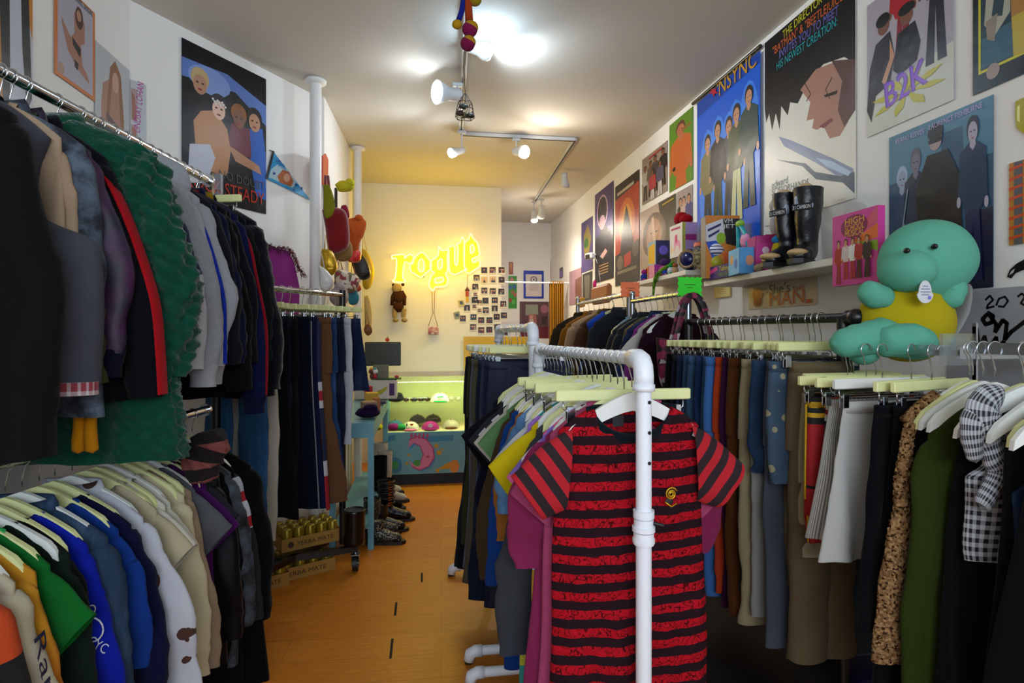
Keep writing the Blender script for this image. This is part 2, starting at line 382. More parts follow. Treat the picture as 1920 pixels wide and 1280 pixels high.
# ================================================================== neon sign
NEON = mat('ffca00', emit=.62, rough=.4, bump=0, var=0); TUBE = mat('fff08a', emit=1.2, rough=.3, bump=0, var=0)
def zn(pts, y): return [at(660 + a / 3.764, 400 + b / 3.764, y) for a, b in pts]
LET = {
 'r': [[(283, 298), (365, 290), (372, 318), (402, 292), (432, 306), (428, 352), (398, 352), (370, 350), (360, 452), (378, 486), (286, 480), (306, 452), (314, 325), (283, 322)]],
 'o': [[(408, 372), (440, 318), (492, 274), (532, 312), (556, 344), (556, 392), (516, 424), (486, 452), (446, 428), (416, 410)], [(470, 345), (490, 322), (508, 348), (508, 398), (488, 412), (468, 392)]],
 'g': [[(566, 330), (606, 296), (612, 232), (634, 262), (684, 258), (672, 300), (676, 400), (660, 426), (676, 468), (660, 512), (590, 520), (570, 546), (544, 508), (552, 462), (566, 432), (580, 418), (556, 400), (552, 356)], [(604, 340), (632, 322), (634, 380), (610, 392)], [(584, 462), (636, 452), (642, 480), (592, 492)]],
 'u': [[(672, 246), (722, 232), (724, 340), (742, 362), (748, 240), (734, 220), (764, 206), (776, 168), (792, 206), (792, 372), (812, 392), (770, 412), (724, 432), (688, 404), (682, 290)]],
 'e': [[(800, 200), (824, 182), (838, 146), (856, 180), (884, 210), (896, 262), (896, 300), (848, 322), (858, 346), (896, 330), (900, 372), (858, 402), (820, 424), (794, 380), (790, 250)], [(834, 232), (852, 222), (862, 262), (838, 282)]]}
t = thing('neon_sign', 'glowing yellow neon lettering sign on the back wall', 'neon sign', (0, BY - .05, 1.8))
off = Vector((0, BY - .05, 1.8))
for ch, loops in LET.items():
    P = [[p - off for p in zn(l, BY - .05)] for l in loops]
    mb = MB(); tri = geometry.tessellate_polygon(P); fl = [p for l in P for p in l]; mb.add(fl, [tuple(x) for x in tri], NEON, False)
    mb.add([p + Vector((0, .012, 0)) for p in fl], [tuple(x) for x in tri], NEON, False)
    o = mb.build('letter', t); mt = MB()
    for l in P:
        q = [p + Vector((0, -.012, 0)) for p in l]; q = [Vector(x) for x in crom(q + [q[0]], len(q) * 4 + 1)]
        mt.tube(q, .0085, TUBE, 8)
    mt.build('neon_tube', o)
    c = sum(P[0], Vector()) / len(P[0]) + off
MB().box((0, .03, .3), (.02, .03, .02), BLACKP).build('standoff', t)
for a, b in ((330, 380), (480, 360), (610, 380), (740, 320), (850, 290)):
    p = at(660 + a / 3.764, 400 + b / 3.764, BY - .6); point('neon_glow', p, 2.3, (1, .66, .01), .12)
# ================================================================== racks
def rod(mb, a, b, r, m): mb.cyl(a, b, r, m, n=20)
def rail_frame(a, b):
    d = (Vector(b) - Vector(a)); d.z = 0; d.normalize(); return d
RAILS = {
 'LU': ((-1.125, .9), (-.905, 2.63), 2.10, 1, 'upper left rail'),
 'LL': ((-1.125, .9), (-.905, 2.6), 1.13, 1, 'lower left rail'),
 'LJ': ((-.98, 2.96), (-.5, 3.75), 1.69, 1, 'left jeans rail'),
 'C1': ((.543, 1.384), (.478, 2.395), 1.385, -1, 'front white rack'),
 'C2': ((.486, 2.56), (.452, 3.5), 1.475, -1, 'rear white rack'),
 'R1': ((1.46, 1.8), (1.30, 2.72), 1.505, -1, 'black rail'),
 'RB': ((1.35, 2.83), (1.35, 3.64), 1.66, -1, 'green card rail'),
 'RA': ((1.35, 3.7), (1.35, 5.0), 1.71, -1, 'orange card rail'),
 'R3': ((1.5, 1.47), (1.47, 1.96), 1.40, -1, 'clear bracket rail'),
 'R4': ((1.5, .9), (1.5, 1.41), 1.41, -1, 'near right rail')}
def rp(k, f):
    a, b, z, s, _ = RAILS[k]; return Vector((a[0] + (b[0] - a[0]) * f, a[1] + (b[1] - a[1]) * f, z))
def rrz(k):
    a, b, z, s, _ = RAILS[k]; dx, dy = b[0] - a[0], b[1] - a[1]; return math.atan2(-dx * s, dy * s)
def fy(k, y):
    a, b, *_ = RAILS[k]; return (y - a[1]) / (b[1] - a[1])
ACR = mat('eef4f6', rough=.05, trans=.9, bump=0, var=0, alpha=.35)
# left double rail on the wall: two chrome rails with brackets
for k, lab in (('LU', 'shiny chrome upper wall rail on the left holding jackets'), ('LL', 'chrome lower wall rail on the left holding shirts')):
    a, b = rp(k, 0), rp(k, 1); t = thing('clothes_rail', lab, 'clothes rail', b)
    MB().cyl(a - b, (0, 0, 0), .0165, CHROME, n=20).build('rail', t)
    MB().cyl((0, 0, 0), (.002, .012, 0), .026, CHROME, n=20).build('end_cap', t)
    mb = MB()
    for f in (.12, .97):
        q = rp(k, f) - b; mb.box((q.x / 2 + (-1.47 - b.x) / 2 + q.x / 2, q.y, -.01), (abs(-1.47 - b.x - q.x), .012, .03), CHROME)
    mb.build('wall_bracket', t)
    if k == 'LU': MB().box((.03, .03, -.01), (.035, .03, .09), ACR).build('clear_end_block', t)
def caster(mb_t, x, y, scale=1.0, name='caster'):
    mb = MB(); s = scale; mb.cyl((x, y, .11 * s), (x, y, .085 * s), .012 * s, STEEL); mb.cyl((x - .014 * s, y, .04 * s), (x + .014 * s, y, .04 * s), .04 * s, BLACKP, n=24)
    mb.cyl((x - .017 * s, y, .04 * s), (x + .017 * s, y, .04 * s), .014 * s, STEEL)
    mb.prism([(x - .021 * s, y - .03 * s, .09 * s), (x - .021 * s, y + .03 * s, .09 * s), (x - .021 * s, y + .012 * s, .03 * s), (x - .021 * s, y - .012 * s, .03 * s)], (.004 * s, 0, 0), STEEL)
    mb.prism([(x + .017 * s, y - .03 * s, .09 * s), (x + .017 * s, y + .03 * s, .09 * s), (x + .017 * s, y + .012 * s, .03 * s), (x + .017 * s, y - .012 * s, .03 * s)], (.004 * s, 0, 0), STEEL)
    mb.box((x, y, .092 * s), (.045 * s, .065 * s, .006), STEEL); return mb.build(name, mb_t)
# left jeans rack
a, b = rp('LJ', 0), rp('LJ', 1); t = thing('clothes_rack', 'rolling black based rack with chrome rail holding dark jeans', 'clothes rack', (0, 0, 0))
MB().cyl(a, b, .016, CHROME, n=20).build('rail', t)
d = (b - a).normalized(); nn = Vector((d.y, -d.x, 0))
MB().cyl(b + Vector((0, 0, .03)), Vector((b.x, b.y, .14)), .02, BLACKM).build('post', t); MB().cyl(a, Vector((a.x, a.y, .14)), .02, BLACKM).build('post', t)
mb = MB(); c = (a + b) / 2; rz = math.atan2(d.y, d.x)
mb.box((c.x - nn.x * .12, c.y - nn.y * .12, .135), ((b - a).length, .035, .035), BLACKM, rz=rz)
mb.box((-.67, 3.59, .135), (.56, .035, .035), BLACKM, rz=.27); mb.box((a.x - nn.x * .08, a.y - nn.y * .08, .135), (.035, .3, .035), BLACKM, rz=rz)
mb.build('base_frame', t)
for q in ((-.41, 3.66), (-.92, 3.52), (a.x - nn.x * .15, a.y - nn.y * .15)): caster(t, q[0], q[1], 1.15)
# black canister by the rack's front caster
p = hit(664, 1030, Vector((0, 0, .12)), UP)
t = thing('canister', 'black cylindrical canister standing at the corner of the jeans rack', 'canister', (p.x, p.y, .155))
MB().lathe([(.001, 0), (.062, 0), (.066, .02), (.066, .2), (.068, .21), (.06, .215), (.058, .2)], mat('09090b', rough=.25, bump=0), n=28).build('body', t)
MB().lathe([(.06, .205), (.035, .205), (.001, .2)], mat('3c3c40', rough=.4), n=28).build('lid', t)
# white PVC racks
PVC = mat('e6ebf2', rough=.4, bump=.03, bs=30, var=.03)
def pvc(k, lab, r=.019, feet=.26, near_only=False):
    a, b = rp(k, 0), rp(k, 1); t = thing('clothes_rack', lab, 'clothes rack', (0, 0, 0)); d = (b - a).normalized()
    MB().cyl(a + d * .035, b - d * .035, r * .9, PVC, n=24).build('rail', t)
    for q, s in ((a, 1), (b, -1)):
        mb = MB(); R_ = r * 1.28
        mb.tube([q + Vector((0, 0, -.07)), q + Vector((0, 0, -.04)), q + d * s * .004 + Vector((0, 0, -.018)), q + d * s * .014 + Vector((0, 0, -.004)), q + d * s * .03 + Vector((0, 0, .001)), q + d * s * .065], R_, PVC, 24)
        mb.tube([q + Vector((0, 0, -.062)), q + Vector((0, 0, -.078))], R_ * 1.12, PVC, 24)
        mb.build('elbow', t)
        mb = MB(); mb.cyl(q + Vector((0, 0, -.07)), (q.x, q.y, .06), r, PVC, n=24); mb.build('post', t)
        mb = MB(); z0 = q.z - .375
        for dz, rr, h in ((0, 1.35, .018), (-.022, 1.25, .02), (-.04, 1.45, .012), (-.055, 1.3, .03), (-.07, 1.42, .01)):
            mb.cyl((q.x, q.y, z0 + dz), (q.x, q.y, z0 + dz - h), r * rr, PVC, n=24)
        o = mb.build('coupling', t); MB().cyl((q.x + .02, q.y - .012, z0 - .03), (q.x + .045, q.y - .016, z0 - .036), .005, BLACKP, n=8).build('bolt', o)
        for zz in (.035, .11, .185): MB().cyl((q.x + .006, q.y - r * .8, q.z - .07 - zz), (q.x + .008, q.y - r - .0012, q.z - .07 - zz), .0045, BLACKP, n=10).build('peg_hole', t)
        mb = MB(); mb.cyl((q.x - feet, q.y, .05), (q.x + feet, q.y, .05), r, PVC, n=20); mb.cyl((q.x, q.y, .02), (q.x, q.y, .09), r * 1.4, PVC)
        for e in (-1, 1):
            mb.tube([(q.x + e * (feet - .03), q.y, .05), (q.x + e * feet, q.y, .05), (q.x + e * (feet + .022), q.y, .04), (q.x + e * (feet + .028), q.y, .012)], r * 1.25, PVC, 16)
            mb.cyl((q.x + e * (feet + .028), q.y, .014), (q.x + e * (feet + .028), q.y, .001), r * .9, BLACKP)
        mb.build('foot', t)
    return t
pvc('C1', 'white plastic pipe rack in the foreground holding tee shirts', .0195)
pvc('C2', 'white plastic pipe rack further back holding trousers', .0205)
# right black rolling rack
a, b = rp('R1', 0), rp('R1', 1); t = thing('clothes_rack', 'black rolling rack with round rail end holding the row of jeans', 'clothes rack', (0, 0, 0))
MB().cyl(a, b, .017, BLACKM, n=20).build('rail', t); d = (b - a).normalized()
MB().ell(a - d * .012, (.03, .03, .03), BLACKM).cyl(a, a + d * .02, .026, BLACKM).build('end_knob', t)
for q in (a + d * .04, b): MB().cyl(q, (q.x, q.y, .13), .02, BLACKM).build('post', t)
mb = MB(); mb.box(((a.x + b.x) / 2 - .02, (a.y + b.y) / 2, .13), (.6, (b - a).length + .25, .03), BLACKM, rz=-.17); mb.build('base_shelf', t)
for dx, q in ((-.3, a), (.26, a), (-.3, b)): caster(t, q.x + dx, q.y + (.02 if q == a else .06) + (-.12 if q == a else 0), 1.0)
# far right chrome racks
for k, lab, cc, cl, pxy in (('RB', 'chrome wall side rack with green price card at its end', '35e02a', 'bright green price card clipped on the chrome rack end', (1297, 556)), ('RA', 'chrome far rack with orange price card at its end', 'ff7d4a', 'orange price card clipped on the far chrome rack end', (1188, 551))):
    a, b = rp(k, 0), rp(k, 1); t = thing('clothes_rack', lab, 'clothes rack', (0, 0, 0)); mb = MB()
    MB().cyl(a, b, .015, CHROME, n=18).build('rail', t)
    for q in (a, b): mb.cyl(q + Vector((0, 0, .05)), (q.x, q.y, .12), .018, STEEL); mb.ell(q + Vector((0, 0, .05)), .02, CHROME); mb.box((q.x, q.y, .11), (.5, .03, .03), STEEL)
    mb.build('post', t); MB().box(((a.x + b.x) / 2, (a.y + b.y) / 2, .11), (.03, (b - a).length, .03), STEEL).build('base_bar', t)
    for q in (a, b):
        for s in (-.22, .22): caster(t, q.x + s, q.y, .95)
    q = a + Vector((0, -.022, .03)); mb = MB(); pts = []; rg = random.Random(5)
    for i in range(40):
        an = 2 * PI * i / 40; r_ = 1 + (.14 if i % 2 else 0); x = max(-.06, min(.06, .09 * math.cos(an))) * r_; z = max(-.045, min(.045, .09 * math.sin(an))) * r_; pts.append((q.x + x, q.y, q.z + z))
    mb.prism(pts, (0, .0015, 0), flat(cc))
    for i, w_ in ((0, .06), (1, .03)): mb.box((q.x, q.y - .001, q.z + .01 - i * .015), (w_, .0006, .003), flat('2a3a20'))
    tag(mb.build('price_card'), cl, 'price card')
# rails with clear brackets on right wall
for k, lab in (('R3', 'chrome wall rail with clear bracket holding short skirts and shorts'), ('R4', 'chrome wall rail at the right edge holding black dresses')):
    a, b = rp(k, 0), rp(k, 1); t = thing('clothes_rail', lab, 'clothes rail', (0, 0, 0))
    mb = MB(); mb.box(((a.x + b.x) / 2, (a.y + b.y) / 2, a.z), (.014, (b - a).length, .03), CHROME, rz=math.atan2(b.y - a.y, b.x - a.x) - PI / 2); mb.build('rail', t)
    e = a if k == 'R3' else b; sgn = -1 if k == 'R3' else 1
    MB().box((e.x, e.y + sgn * .03, e.z + .0), (.11, .012, .08), ACR).build('clear_bracket', t)
    MB().box((e.x + .055, e.y + sgn * .03, e.z - .06), (.006, .012, .26), CHROME).build('bracket_plate', t)
    MB().box(((e.x + WX) / 2, e.y + sgn * .03, e.z - .01), (WX - e.x, .01, .025), CHROME).build('wall_arm', t)
# ================================================================== hangers
def hook_pts(z0=-.110, R=.0205):
    pts = [(0, 0, z0), (0, 0, z0 + .022), (.004, 0, z0 + .035)]
    for i in range(13):
        a = math.radians(-62 + i * 20.5); pts.append((R * math.cos(a), 0, R * math.sin(a) - .002))
    return pts
def hanger_shirt(m):
    t = thing('clothes_hanger', None, 'hanger'); MB().tube(hook_pts(-.075), .0019, CHROME, 6).build('hook', t)
    W = .19; up = []; dn = []
    for i in range(17):
        x = -W + 2 * W * i / 16; s = abs(x) / .198
        zt = -.088 - .105 * s ** 1.3; zb = zt - (.048 - .018 * s)
        up.append((x, -.006, zt)); dn.append((x, -.006, zb))
    up[0] = (-W + .004, -.006, up[0][2] - .008); up[-1] = (W - .004, -.006, up[-1][2] - .008)
    MB().prism(up + dn[::-1], (0, .012, 0), m).build('shoulder_bar', t); return t
def hanger_clip(m, W=.19, cw=.15):
    t = thing('trouser_hanger', None, 'hanger'); MB().tube(hook_pts(-.085), .0019, CHROME, 6).build('hook', t)
    MB().box((0, 0, -.1), (2 * W, .014, .03), m, bev=.003).build('bar', t)
    mb = MB(); mb.tube([(-W + .02, 0, -.115), (-W + .02, 0, -.135), (-W + .028, 0, -.14), (W - .028, 0, -.14), (W - .02, 0, -.135), (W - .02, 0, -.115)], .0017, CHROME); mb.build('wire', t)
    for s in (-1, 1):
        mb = MB(); x = s * cw
        for y in (-.007, .007): mb.box((x, y, -.15), (.022, .003, .042), CHROME, bev=.001)
        mb.cyl((x - .012, 0, -.14), (x + .012, 0, -.14), .006, CHROME, n=10); mb.build('clip', t)
    return t
PROTO = {}
def hanger(k, loc, rz, group, label, kind='s', m=None):
    m = m or WOODP; key = (kind, m.name)
    if key not in PROTO:
        o = (hanger_shirt if kind == 's' else hanger_clip)(m); PROTO[key] = o; o.location = loc; o.rotation_euler = (0, 0, rz); tag(o, label, None, group); return o
    return dup(PROTO[key], loc, rz, label, group)
# ================================================================== garments (hanging point = origin, local +X = towards the aisle)
RNG = random.Random(11)
def body_mesh(L=.68, ws=.2, wb=.26, t=.02, wn=.075, drop=.08, seed=0, fold=.012, amp=.003, n=56, rows=34, z0=-.110, arm=0, hi=0, m=None, hemdip=0, skew=0, flare=1.0, dip=0, fr=-1):
    g = np.random.RandomState(seed); a = np.linspace(-PI, PI, n + 1); ca, sa = np.cos(a), np.sin(a)
    ex = np.sign(ca) * np.abs(ca) ** .85; ey = np.sign(sa) * np.abs(sa) ** .8
    R = []; UVr = []
    sh = 8
    ks = np.concatenate([np.zeros(sh), np.linspace(0, 1, rows)[0:]]); ss = np.concatenate([np.linspace(0, 1, sh + 1)[:-1], np.ones(rows)])
    p1, p2, p3 = g.uniform(0, 6, 3); f1 = g.uniform(22, 34); f2 = g.uniform(45, 60); bend = g.uniform(-.02, .02)
    for k, s in zip(ks, ss):
        if s < 1: w_ = wn + (ws - wn) * s; z = z0 - drop * s ** 1.35; th = t * (.75 + .25 * s)
        else:
            kk = k ** .8
            if arm: q = min(1, max(0, (k - arm + .12) / .14)); w_ = ws + (wb - ws) * q * q * (3 - 2 * q) - .03 * math.sin(PI * min(1, k / arm)) * (k < arm)
            else: w_ = ws + (wb - ws) * kk
            z = z0 - drop - (L - drop) * k; th = t * (1 + .5 * k * flare)
        x = w_ * ex + skew * k; y = th * ey
        y = y + fold * k ** .7 * (np.sin(x * f1 + p1 + 1.5 * k) + .6 * np.sin(x * f2 + p2 - 2 * k)) + bend * (x / max(ws, .01)) ** 2 * .6
        x = x + .006 * k * np.sin(8 * k + p3)
        zz = np.full_like(x, z) - dip * np.sqrt(np.clip(1 - (x / wn) ** 2, 0, 1)) * (fr * sa > 0) * max(0, 1 - k * 5) - hemdip * k * (x / wb) ** 2 * 1.0 + .004 * k * np.sin(x * f1 + p2)
        R.append(np.stack([x, y, zz], -1)); UVr.append(np.stack([a * wb * .7, np.clip(z0 - zz, 0, 9)], -1))
    P = np.array(R); w_ = (wave(P, seed, amp * 1.3, 20) + wave(P * np.array([1, 1, .45]), seed + 1, amp * .8, 55))[..., None]
    P = P + np.stack([np.zeros(P.shape[:2]), np.sin(a)[None, :] * np.ones(P.shape[:2]), np.zeros(P.shape[:2])], -1) * w_
    P[:, -1] = P[:, 0]
    if hi:
        nn = np.stack([ca, sa, 0 * ca], -1)[None]; cu = np.abs(wave(P, seed + 3, 1, 75)) * hi + np.abs(wave(P, seed + 5, 1, 140)) * hi * .6; cu[:, -1] = cu[:, 0]
        P = P + nn * cu[..., None]
    return MB().grid(P, np.array(UVr), m)
def sleeves(t, m, ws, L=.58, out=.06, R=.075, thin=.03, seed=0, z0=-.110, drop=.08, cuff=None, R2=.05, elbow=.03, side=(-1, 1), hi=0, fold=.007, y=0, ang=None, n=22, cuffw=.0):
    for s in side:
        x0 = (ws - .045); zs = z0 - drop - .01; g = random.Random(seed + s)
        if ang is not None:
            q = R / .098; da = ang - .66; rot = lambda v: (v[0] * math.cos(da) - v[1] * math.sin(da), v[0] * math.sin(da) + v[1] * math.cos(da))
            tA = np.array((ws - .03, z0 - drop + .006)); bA = np.array((ws - .014, z0 - drop - .2 * q)); tB = tA + np.array(rot((.15 * q, -.125 * q))) * (L / .17); bB = tB + np.array(rot((-.088 * q, -.108 * q)))
            NR = 26; an = np.linspace(-PI, PI, 41); P = []
            for i in range(NR):
                k = i / (NR - 1); tp = tA + (tB - tA) * k + np.array((0, .012 * math.sin(PI * k))); bt = bA + (bB - bA) * k; c_ = (tp + bt) / 2; h_ = (tp - bt) / 2; w_ = np.sign(np.cos(an)) * np.abs(np.cos(an)) ** .8
                P.append(np.stack([s * (c_[0] + h_[0] * w_), y + thin * (1 + .3 * k) * np.sin(an), c_[1] + h_[1] * w_], -1))
            P = np.array(P); wv = wave(P, seed + s, .006, 24); wv[:, -1] = wv[:, 0]; P[..., 1] += wv * np.linspace(.3, 1, NR)[:, None]
            hv = (tB - bB) / np.linalg.norm(tB - bB); nv = np.array((hv[1], -hv[0])); UV = np.stack([np.broadcast_to(an * .08, P.shape[:2]), 1 + .012 + (s * P[..., 0] - bB[0]) * nv[0] + (P[..., 2] - bB[1]) * nv[1]], -1)
            MB().grid(P, UV, m).build('sleeve', t); continue
        else:
            R_ = R * .72; xe = x0 + .02; path = [(s * x0, y, zs), (s * (xe + .005), y + g.uniform(-.006, .006), zs - .1), (s * (xe + out * .35 + elbow * .2), y + g.uniform(-.012, .012), zs - L * .36), (s * (xe + out * .65 + elbow * .5), y + g.uniform(-.012, .012), zs - L * .6), (s * (xe + out * .9 + elbow * .15), y + g.uniform(-.012, .012), zs - L * .82), (s * (xe + out), y, zs - L)]
            rad = [(R_ * 1.05, thin), (R_ * 1.1, thin), (R_ * 1.05, thin), (R_, thin), (R_ * .88, thin * .9), (R2 * .9, thin * .8)]
        mb = MB(); sweep(mb, path, rad, m, fold=fold + hi, seed=seed + s, n=n if not hi else 60, rows=26 if not hi else 90, cap0=.13, fr=34 if not hi else 80)
        o = mb.build('sleeve', t)
        if cuff:
            e = np.array(path[-1], float); d = e - np.array(path[-2], float); d /= np.linalg.norm(d)
            mb = MB(); sweep(mb, [e - d * .01, e + d * .03, e + d * .06], [(R2 * 1.02, thin * .8), (R2 * .8, thin * .75), (R2 * .82, thin * .75)], cuff, fold=.002, n=18, rows=8, cap0=0); mb.build('cuff', o)
def collar(t, m, wn, th, h=.02, dip=0, fr=-1, z0=-.110, flop=.0, r=.004):
    P = []; n = 32
    a = np.linspace(-PI, PI, n + 1)
    prof = [(-.004, 0), (-.003, .004), (.002, .005), (.007, -.006), (.010, -.022), (.006, -.024)] if not flop else [(0, -.004), (-.002, h * .8), (.004, h), (flop * .6, h * .4), (flop, -h * .9), (flop * .95, -h)]
    if flop:
        for o, z in prof: P.append(np.stack([(wn + o) * np.cos(a), (th + o * .8) * np.sin(a), np.full_like(a, z0 + z) - dip * np.clip(fr * np.sin(a), 0, 1) ** 1.1], -1))
    else:
        ys = np.sign(np.sin(a)) * np.abs(np.sin(a)) ** .8
        for q, e in ((-.1, -.004), (0, .002), (.3, .006), (.7, .007), (1, .005)):
            P.append(np.stack([(wn + .02 * q) * np.cos(a), (th + e) * ys, z0 + .004 + (.003 if e > 0 else -.004) - dip * np.clip(fr * np.sin(a), 0, 1) - max(0, q) * (.026 * np.abs(np.sin(a)) + .005 * np.abs(np.cos(a)))], -1))
    P = np.array(P); MB().grid(P, np.zeros(P.shape[:2] + (2,)), m).build('collar', t)
def top(t, kind, m, o):
    g = dict(o); FR = g.pop('side_', -1); seed = g.pop('seed'); tm = g.pop('trim', None); sm = g.pop('sm', m)
    D = dict(jacket=dict(L=.66, ws=.215, wb=.25, t=.034, fold=.008), coat=dict(L=.92, ws=.235, wb=.3, t=.05, fold=.01), sweat=dict(L=.62, ws=.215, wb=.24, t=.03, fold=.008),
             tee=dict(L=.66, wn=.085, ws=.205, wb=.235, t=.018, fold=.012), long=dict(L=.68, ws=.205, wb=.235, t=.02, fold=.012), vest=dict(L=.64, ws=.17, wb=.26, t=.035, arm=.42, fold=.006),
             tank=dict(L=.6, ws=.13, wb=.2, t=.014, arm=.3, fold=.014), dress=dict(L=1.0, ws=.17, wb=.3, t=.02, fold=.02), shirt=dict(L=.72, ws=.21, wb=.25, t=.022, fold=.012))[kind]
    SL = dict(jacket=(.56, .07, .078, .036), coat=(.6, .08, .088, .045), sweat=(.56, .06, .08, .034), tee=(.19, 0, .09, .018), long=(.57, .05, .07, .022), shirt=(.56, .05, .072, .022)).get(kind)
    sl = g.pop('sl', None); out = g.pop('out', None); el = g.pop('elbow', .03); ang = g.pop('ang', None); R = g.pop('R', None); sy = g.pop('sy', 0); side = g.pop('side', (-1, 1)); sthin = g.pop('sthin', None)
    B = dict(D); B.update({k: v for k, v in g.items() if k in ('L', 'ws', 'wb', 't', 'fold', 'wn', 'drop', 'arm', 'hi', 'hemdip', 'skew', 'amp', 'n', 'rows', 'flare', 'z0')})
    DIP = g.get('dip', dict(tee=.045, long=.03, sweat=.02, tank=.07, dress=.07, vest=.06).get(kind, .015))
    body_mesh(m=m, seed=seed, dip=DIP, fr=FR, **B).build('body', t)
    ws = B['ws']; hi = B.get('hi', 0); dr = B.get('drop', .08); Z0 = B.get('z0', -.110)
    if SL and sl != 0:
        L_, o_, R_, th_ = SL; th_ = sthin or th_
        if kind == 'tee' and sl is None: sleeves(t, sm, ws, L=.17, R=R or R_, thin=th_, seed=seed, ang=.62 if ang is None else ang, R2=(R or R_) * .98, drop=dr, y=sy, side=side, z0=Z0)
        else: sleeves(t, sm, ws, L=sl or L_, out=out if out is not None else o_, R=R or R_, thin=th_, seed=seed, cuff=g.get('cuff'), R2=g.get('R2', .05), elbow=el, hi=hi * .7, ang=ang, drop=dr, y=sy, side=side, z0=Z0)
    if kind in ('jacket', 'shirt', 'coat'): collar(t, tm or m, B.get('wn', .075) + .002, B['t'] * .6, h=.03, flop=.022, dip=DIP, fr=FR)
    elif kind == 'dress': pass
    else: collar(t, tm or m, B.get('wn', .075) + .002, B['t'] * .76, h=.008, z0=Z0, dip=DIP, fr=FR)
    if g.get('hood'):
        mb = MB(); sweep(mb, [(-.06, .02, -.1), (0, .05, -.07), (.09, .045, -.12), (.13, .03, -.2)], [(.03, .03), (.06, .04), (.07, .035), (.04, .02)], m, cap1=.2, seed=seed, n=24); mb.build('hood', t)
    if g.get('stripe'):                       # contrasting stripe running down the aisle side sleeve
        scol, w_ = g['stripe']; x0 = ws - .045; th_ = sthin or SL[3]; Rr = R or SL[2]; zs = -.110 - dr; L_ = sl or SL[0]; o_ = out if out is not None else SL[1]
        xe = x0 + .02; mb = MB(); sweep(mb, [(x0 + Rr * .7, 0, zs - .05), (xe + .008 + Rr * .79, 0, zs - .12), (xe + o_ * .35 + el * .2 + Rr * .76, 0, zs - L_ * .36), (xe + o_ * .65 + el * .5 + Rr * .73, 0, zs - L_ * .6), (xe + o_ * .9 + el * .15 + Rr * .64, 0, zs - L_ * .82), (xe + o_ + .046, 0, zs - L_)], [(.006, w_)] * 3, scol, n=12, rows=20, fold=0, cap0=0); mb.build('sleeve_stripe', t)
    if g.get('band'):
        bm, h = g['band']; z = -.110 - B['L']; P = []
        a = np.linspace(-PI, PI, 41)
        for q in (0, .5, 1): P.append(np.stack([(B['wb'] + .003) * np.sign(np.cos(a)) * np.abs(np.cos(a)) ** .85 + B.get('skew', 0), (B['t'] * 1.5 + .004) * np.sin(a), np.full_like(a, z + .01 - h * q)], -1))
        P = np.array(P); MB().grid(P, np.stack([np.broadcast_to(a * B['wb'] * .7, P.shape[:2]), -P[..., 2]], -1), bm).build('hem_band', t)
def trousers(t, m, o):
    seed = o['seed']; L = o.get('L', 1.0); W = o.get('W', .19); lw = o.get('lw', .1); th = o.get('t', .02); lw2 = o.get('lw2', lw * .95); z0 = -.155; cr = min(.3, L * .6); out = o.get('out', 0)
    g = np.random.RandomState(seed)
    a = np.linspace(-PI, PI, 45); ca = np.sign(np.cos(a)) * np.abs(np.cos(a)) ** .8; sa = np.sign(np.sin(a)) * np.abs(np.sin(a)) ** .8
    rows = []; 
    for i in range(12):
        k = i / 11; x = (W + .015 * math.sin(k * PI * .6)) * ca; y = (th + .006 * k) * sa + .006 * k * np.sin(x * 30 + seed)
        rows.append(np.stack([x, y, np.full_like(x, z0 - cr * k)], -1))
    P = np.array(rows); UVv = np.stack([np.broadcast_to(a * .12, P.shape[:2]), -(P[..., 2] - z0)], -1); P = P + wave(P, seed, .003, 25)[..., None] * np.array([.3, 1, 0]); P[:, -1] = P[:, 0]
    mb = MB().grid(P, UVv, m)
    for s in (-1, 1):
        xc = s * (W - lw + .01); sweep(mb, [(xc, 0, z0 - cr * .75), (xc + s * .005, g.uniform(-.01, .01), z0 - cr - (L - cr) * .35), (xc + s * .0 + out * .6, g.uniform(-.015, .015), z0 - cr - (L - cr) * .7), (xc + out, g.uniform(-.012, .012), z0 - L)],
                                      [(lw * .97, th * 1.05), (lw, th * 1.15), (lw2, th * 1.05), (lw2, th * 1.2)], m, n=30, rows=34, fold=.007, seed=seed + s, cap0=0, fr=17)
    mb.build('body', t)
    wm = o.get('waist', m); P = []
    for q, e in ((0, .0), (0, .003), (1, .003), (1, 0)): P.append(np.stack([(W + e) * ca, (th + e) * sa, np.full_like(a, z0 + .004 - .038 * q)], -1))
    P = np.array(P); UVv = np.stack([np.broadcast_to(a * .12, P.shape[:2]), -(P[..., 2] - z0)], -1); MB().grid(P, UVv, wm).build('waistband', t)
    if o.get('seam'):
        mb = MB(); sweep(mb, [(W + .012, 0, z0 - .02), (W + .016, 0, z0 - .3), (W + .008 + out * .6, 0, z0 - L * .7), (W + .004 + out, 0, z0 - L + .002)], [(.003, o.get('sw', .008))] * 2, o['seam'], n=10, rows=20, fold=0, cap0=0); mb.build('side_stripe', t)
    if o.get('pocket'):
        for s in (-1, 1):
            mb = MB(); sweep(mb, [(s * W * .25, -th - .006, z0 - .09), (s * W * .55, -th - .008, z0 - .2)], [(.06, .004), (.058, .004)], m, ref=(0, 1, 0), n=16, rows=6, fold=0, cap0=0); mb.build('pocket', t)
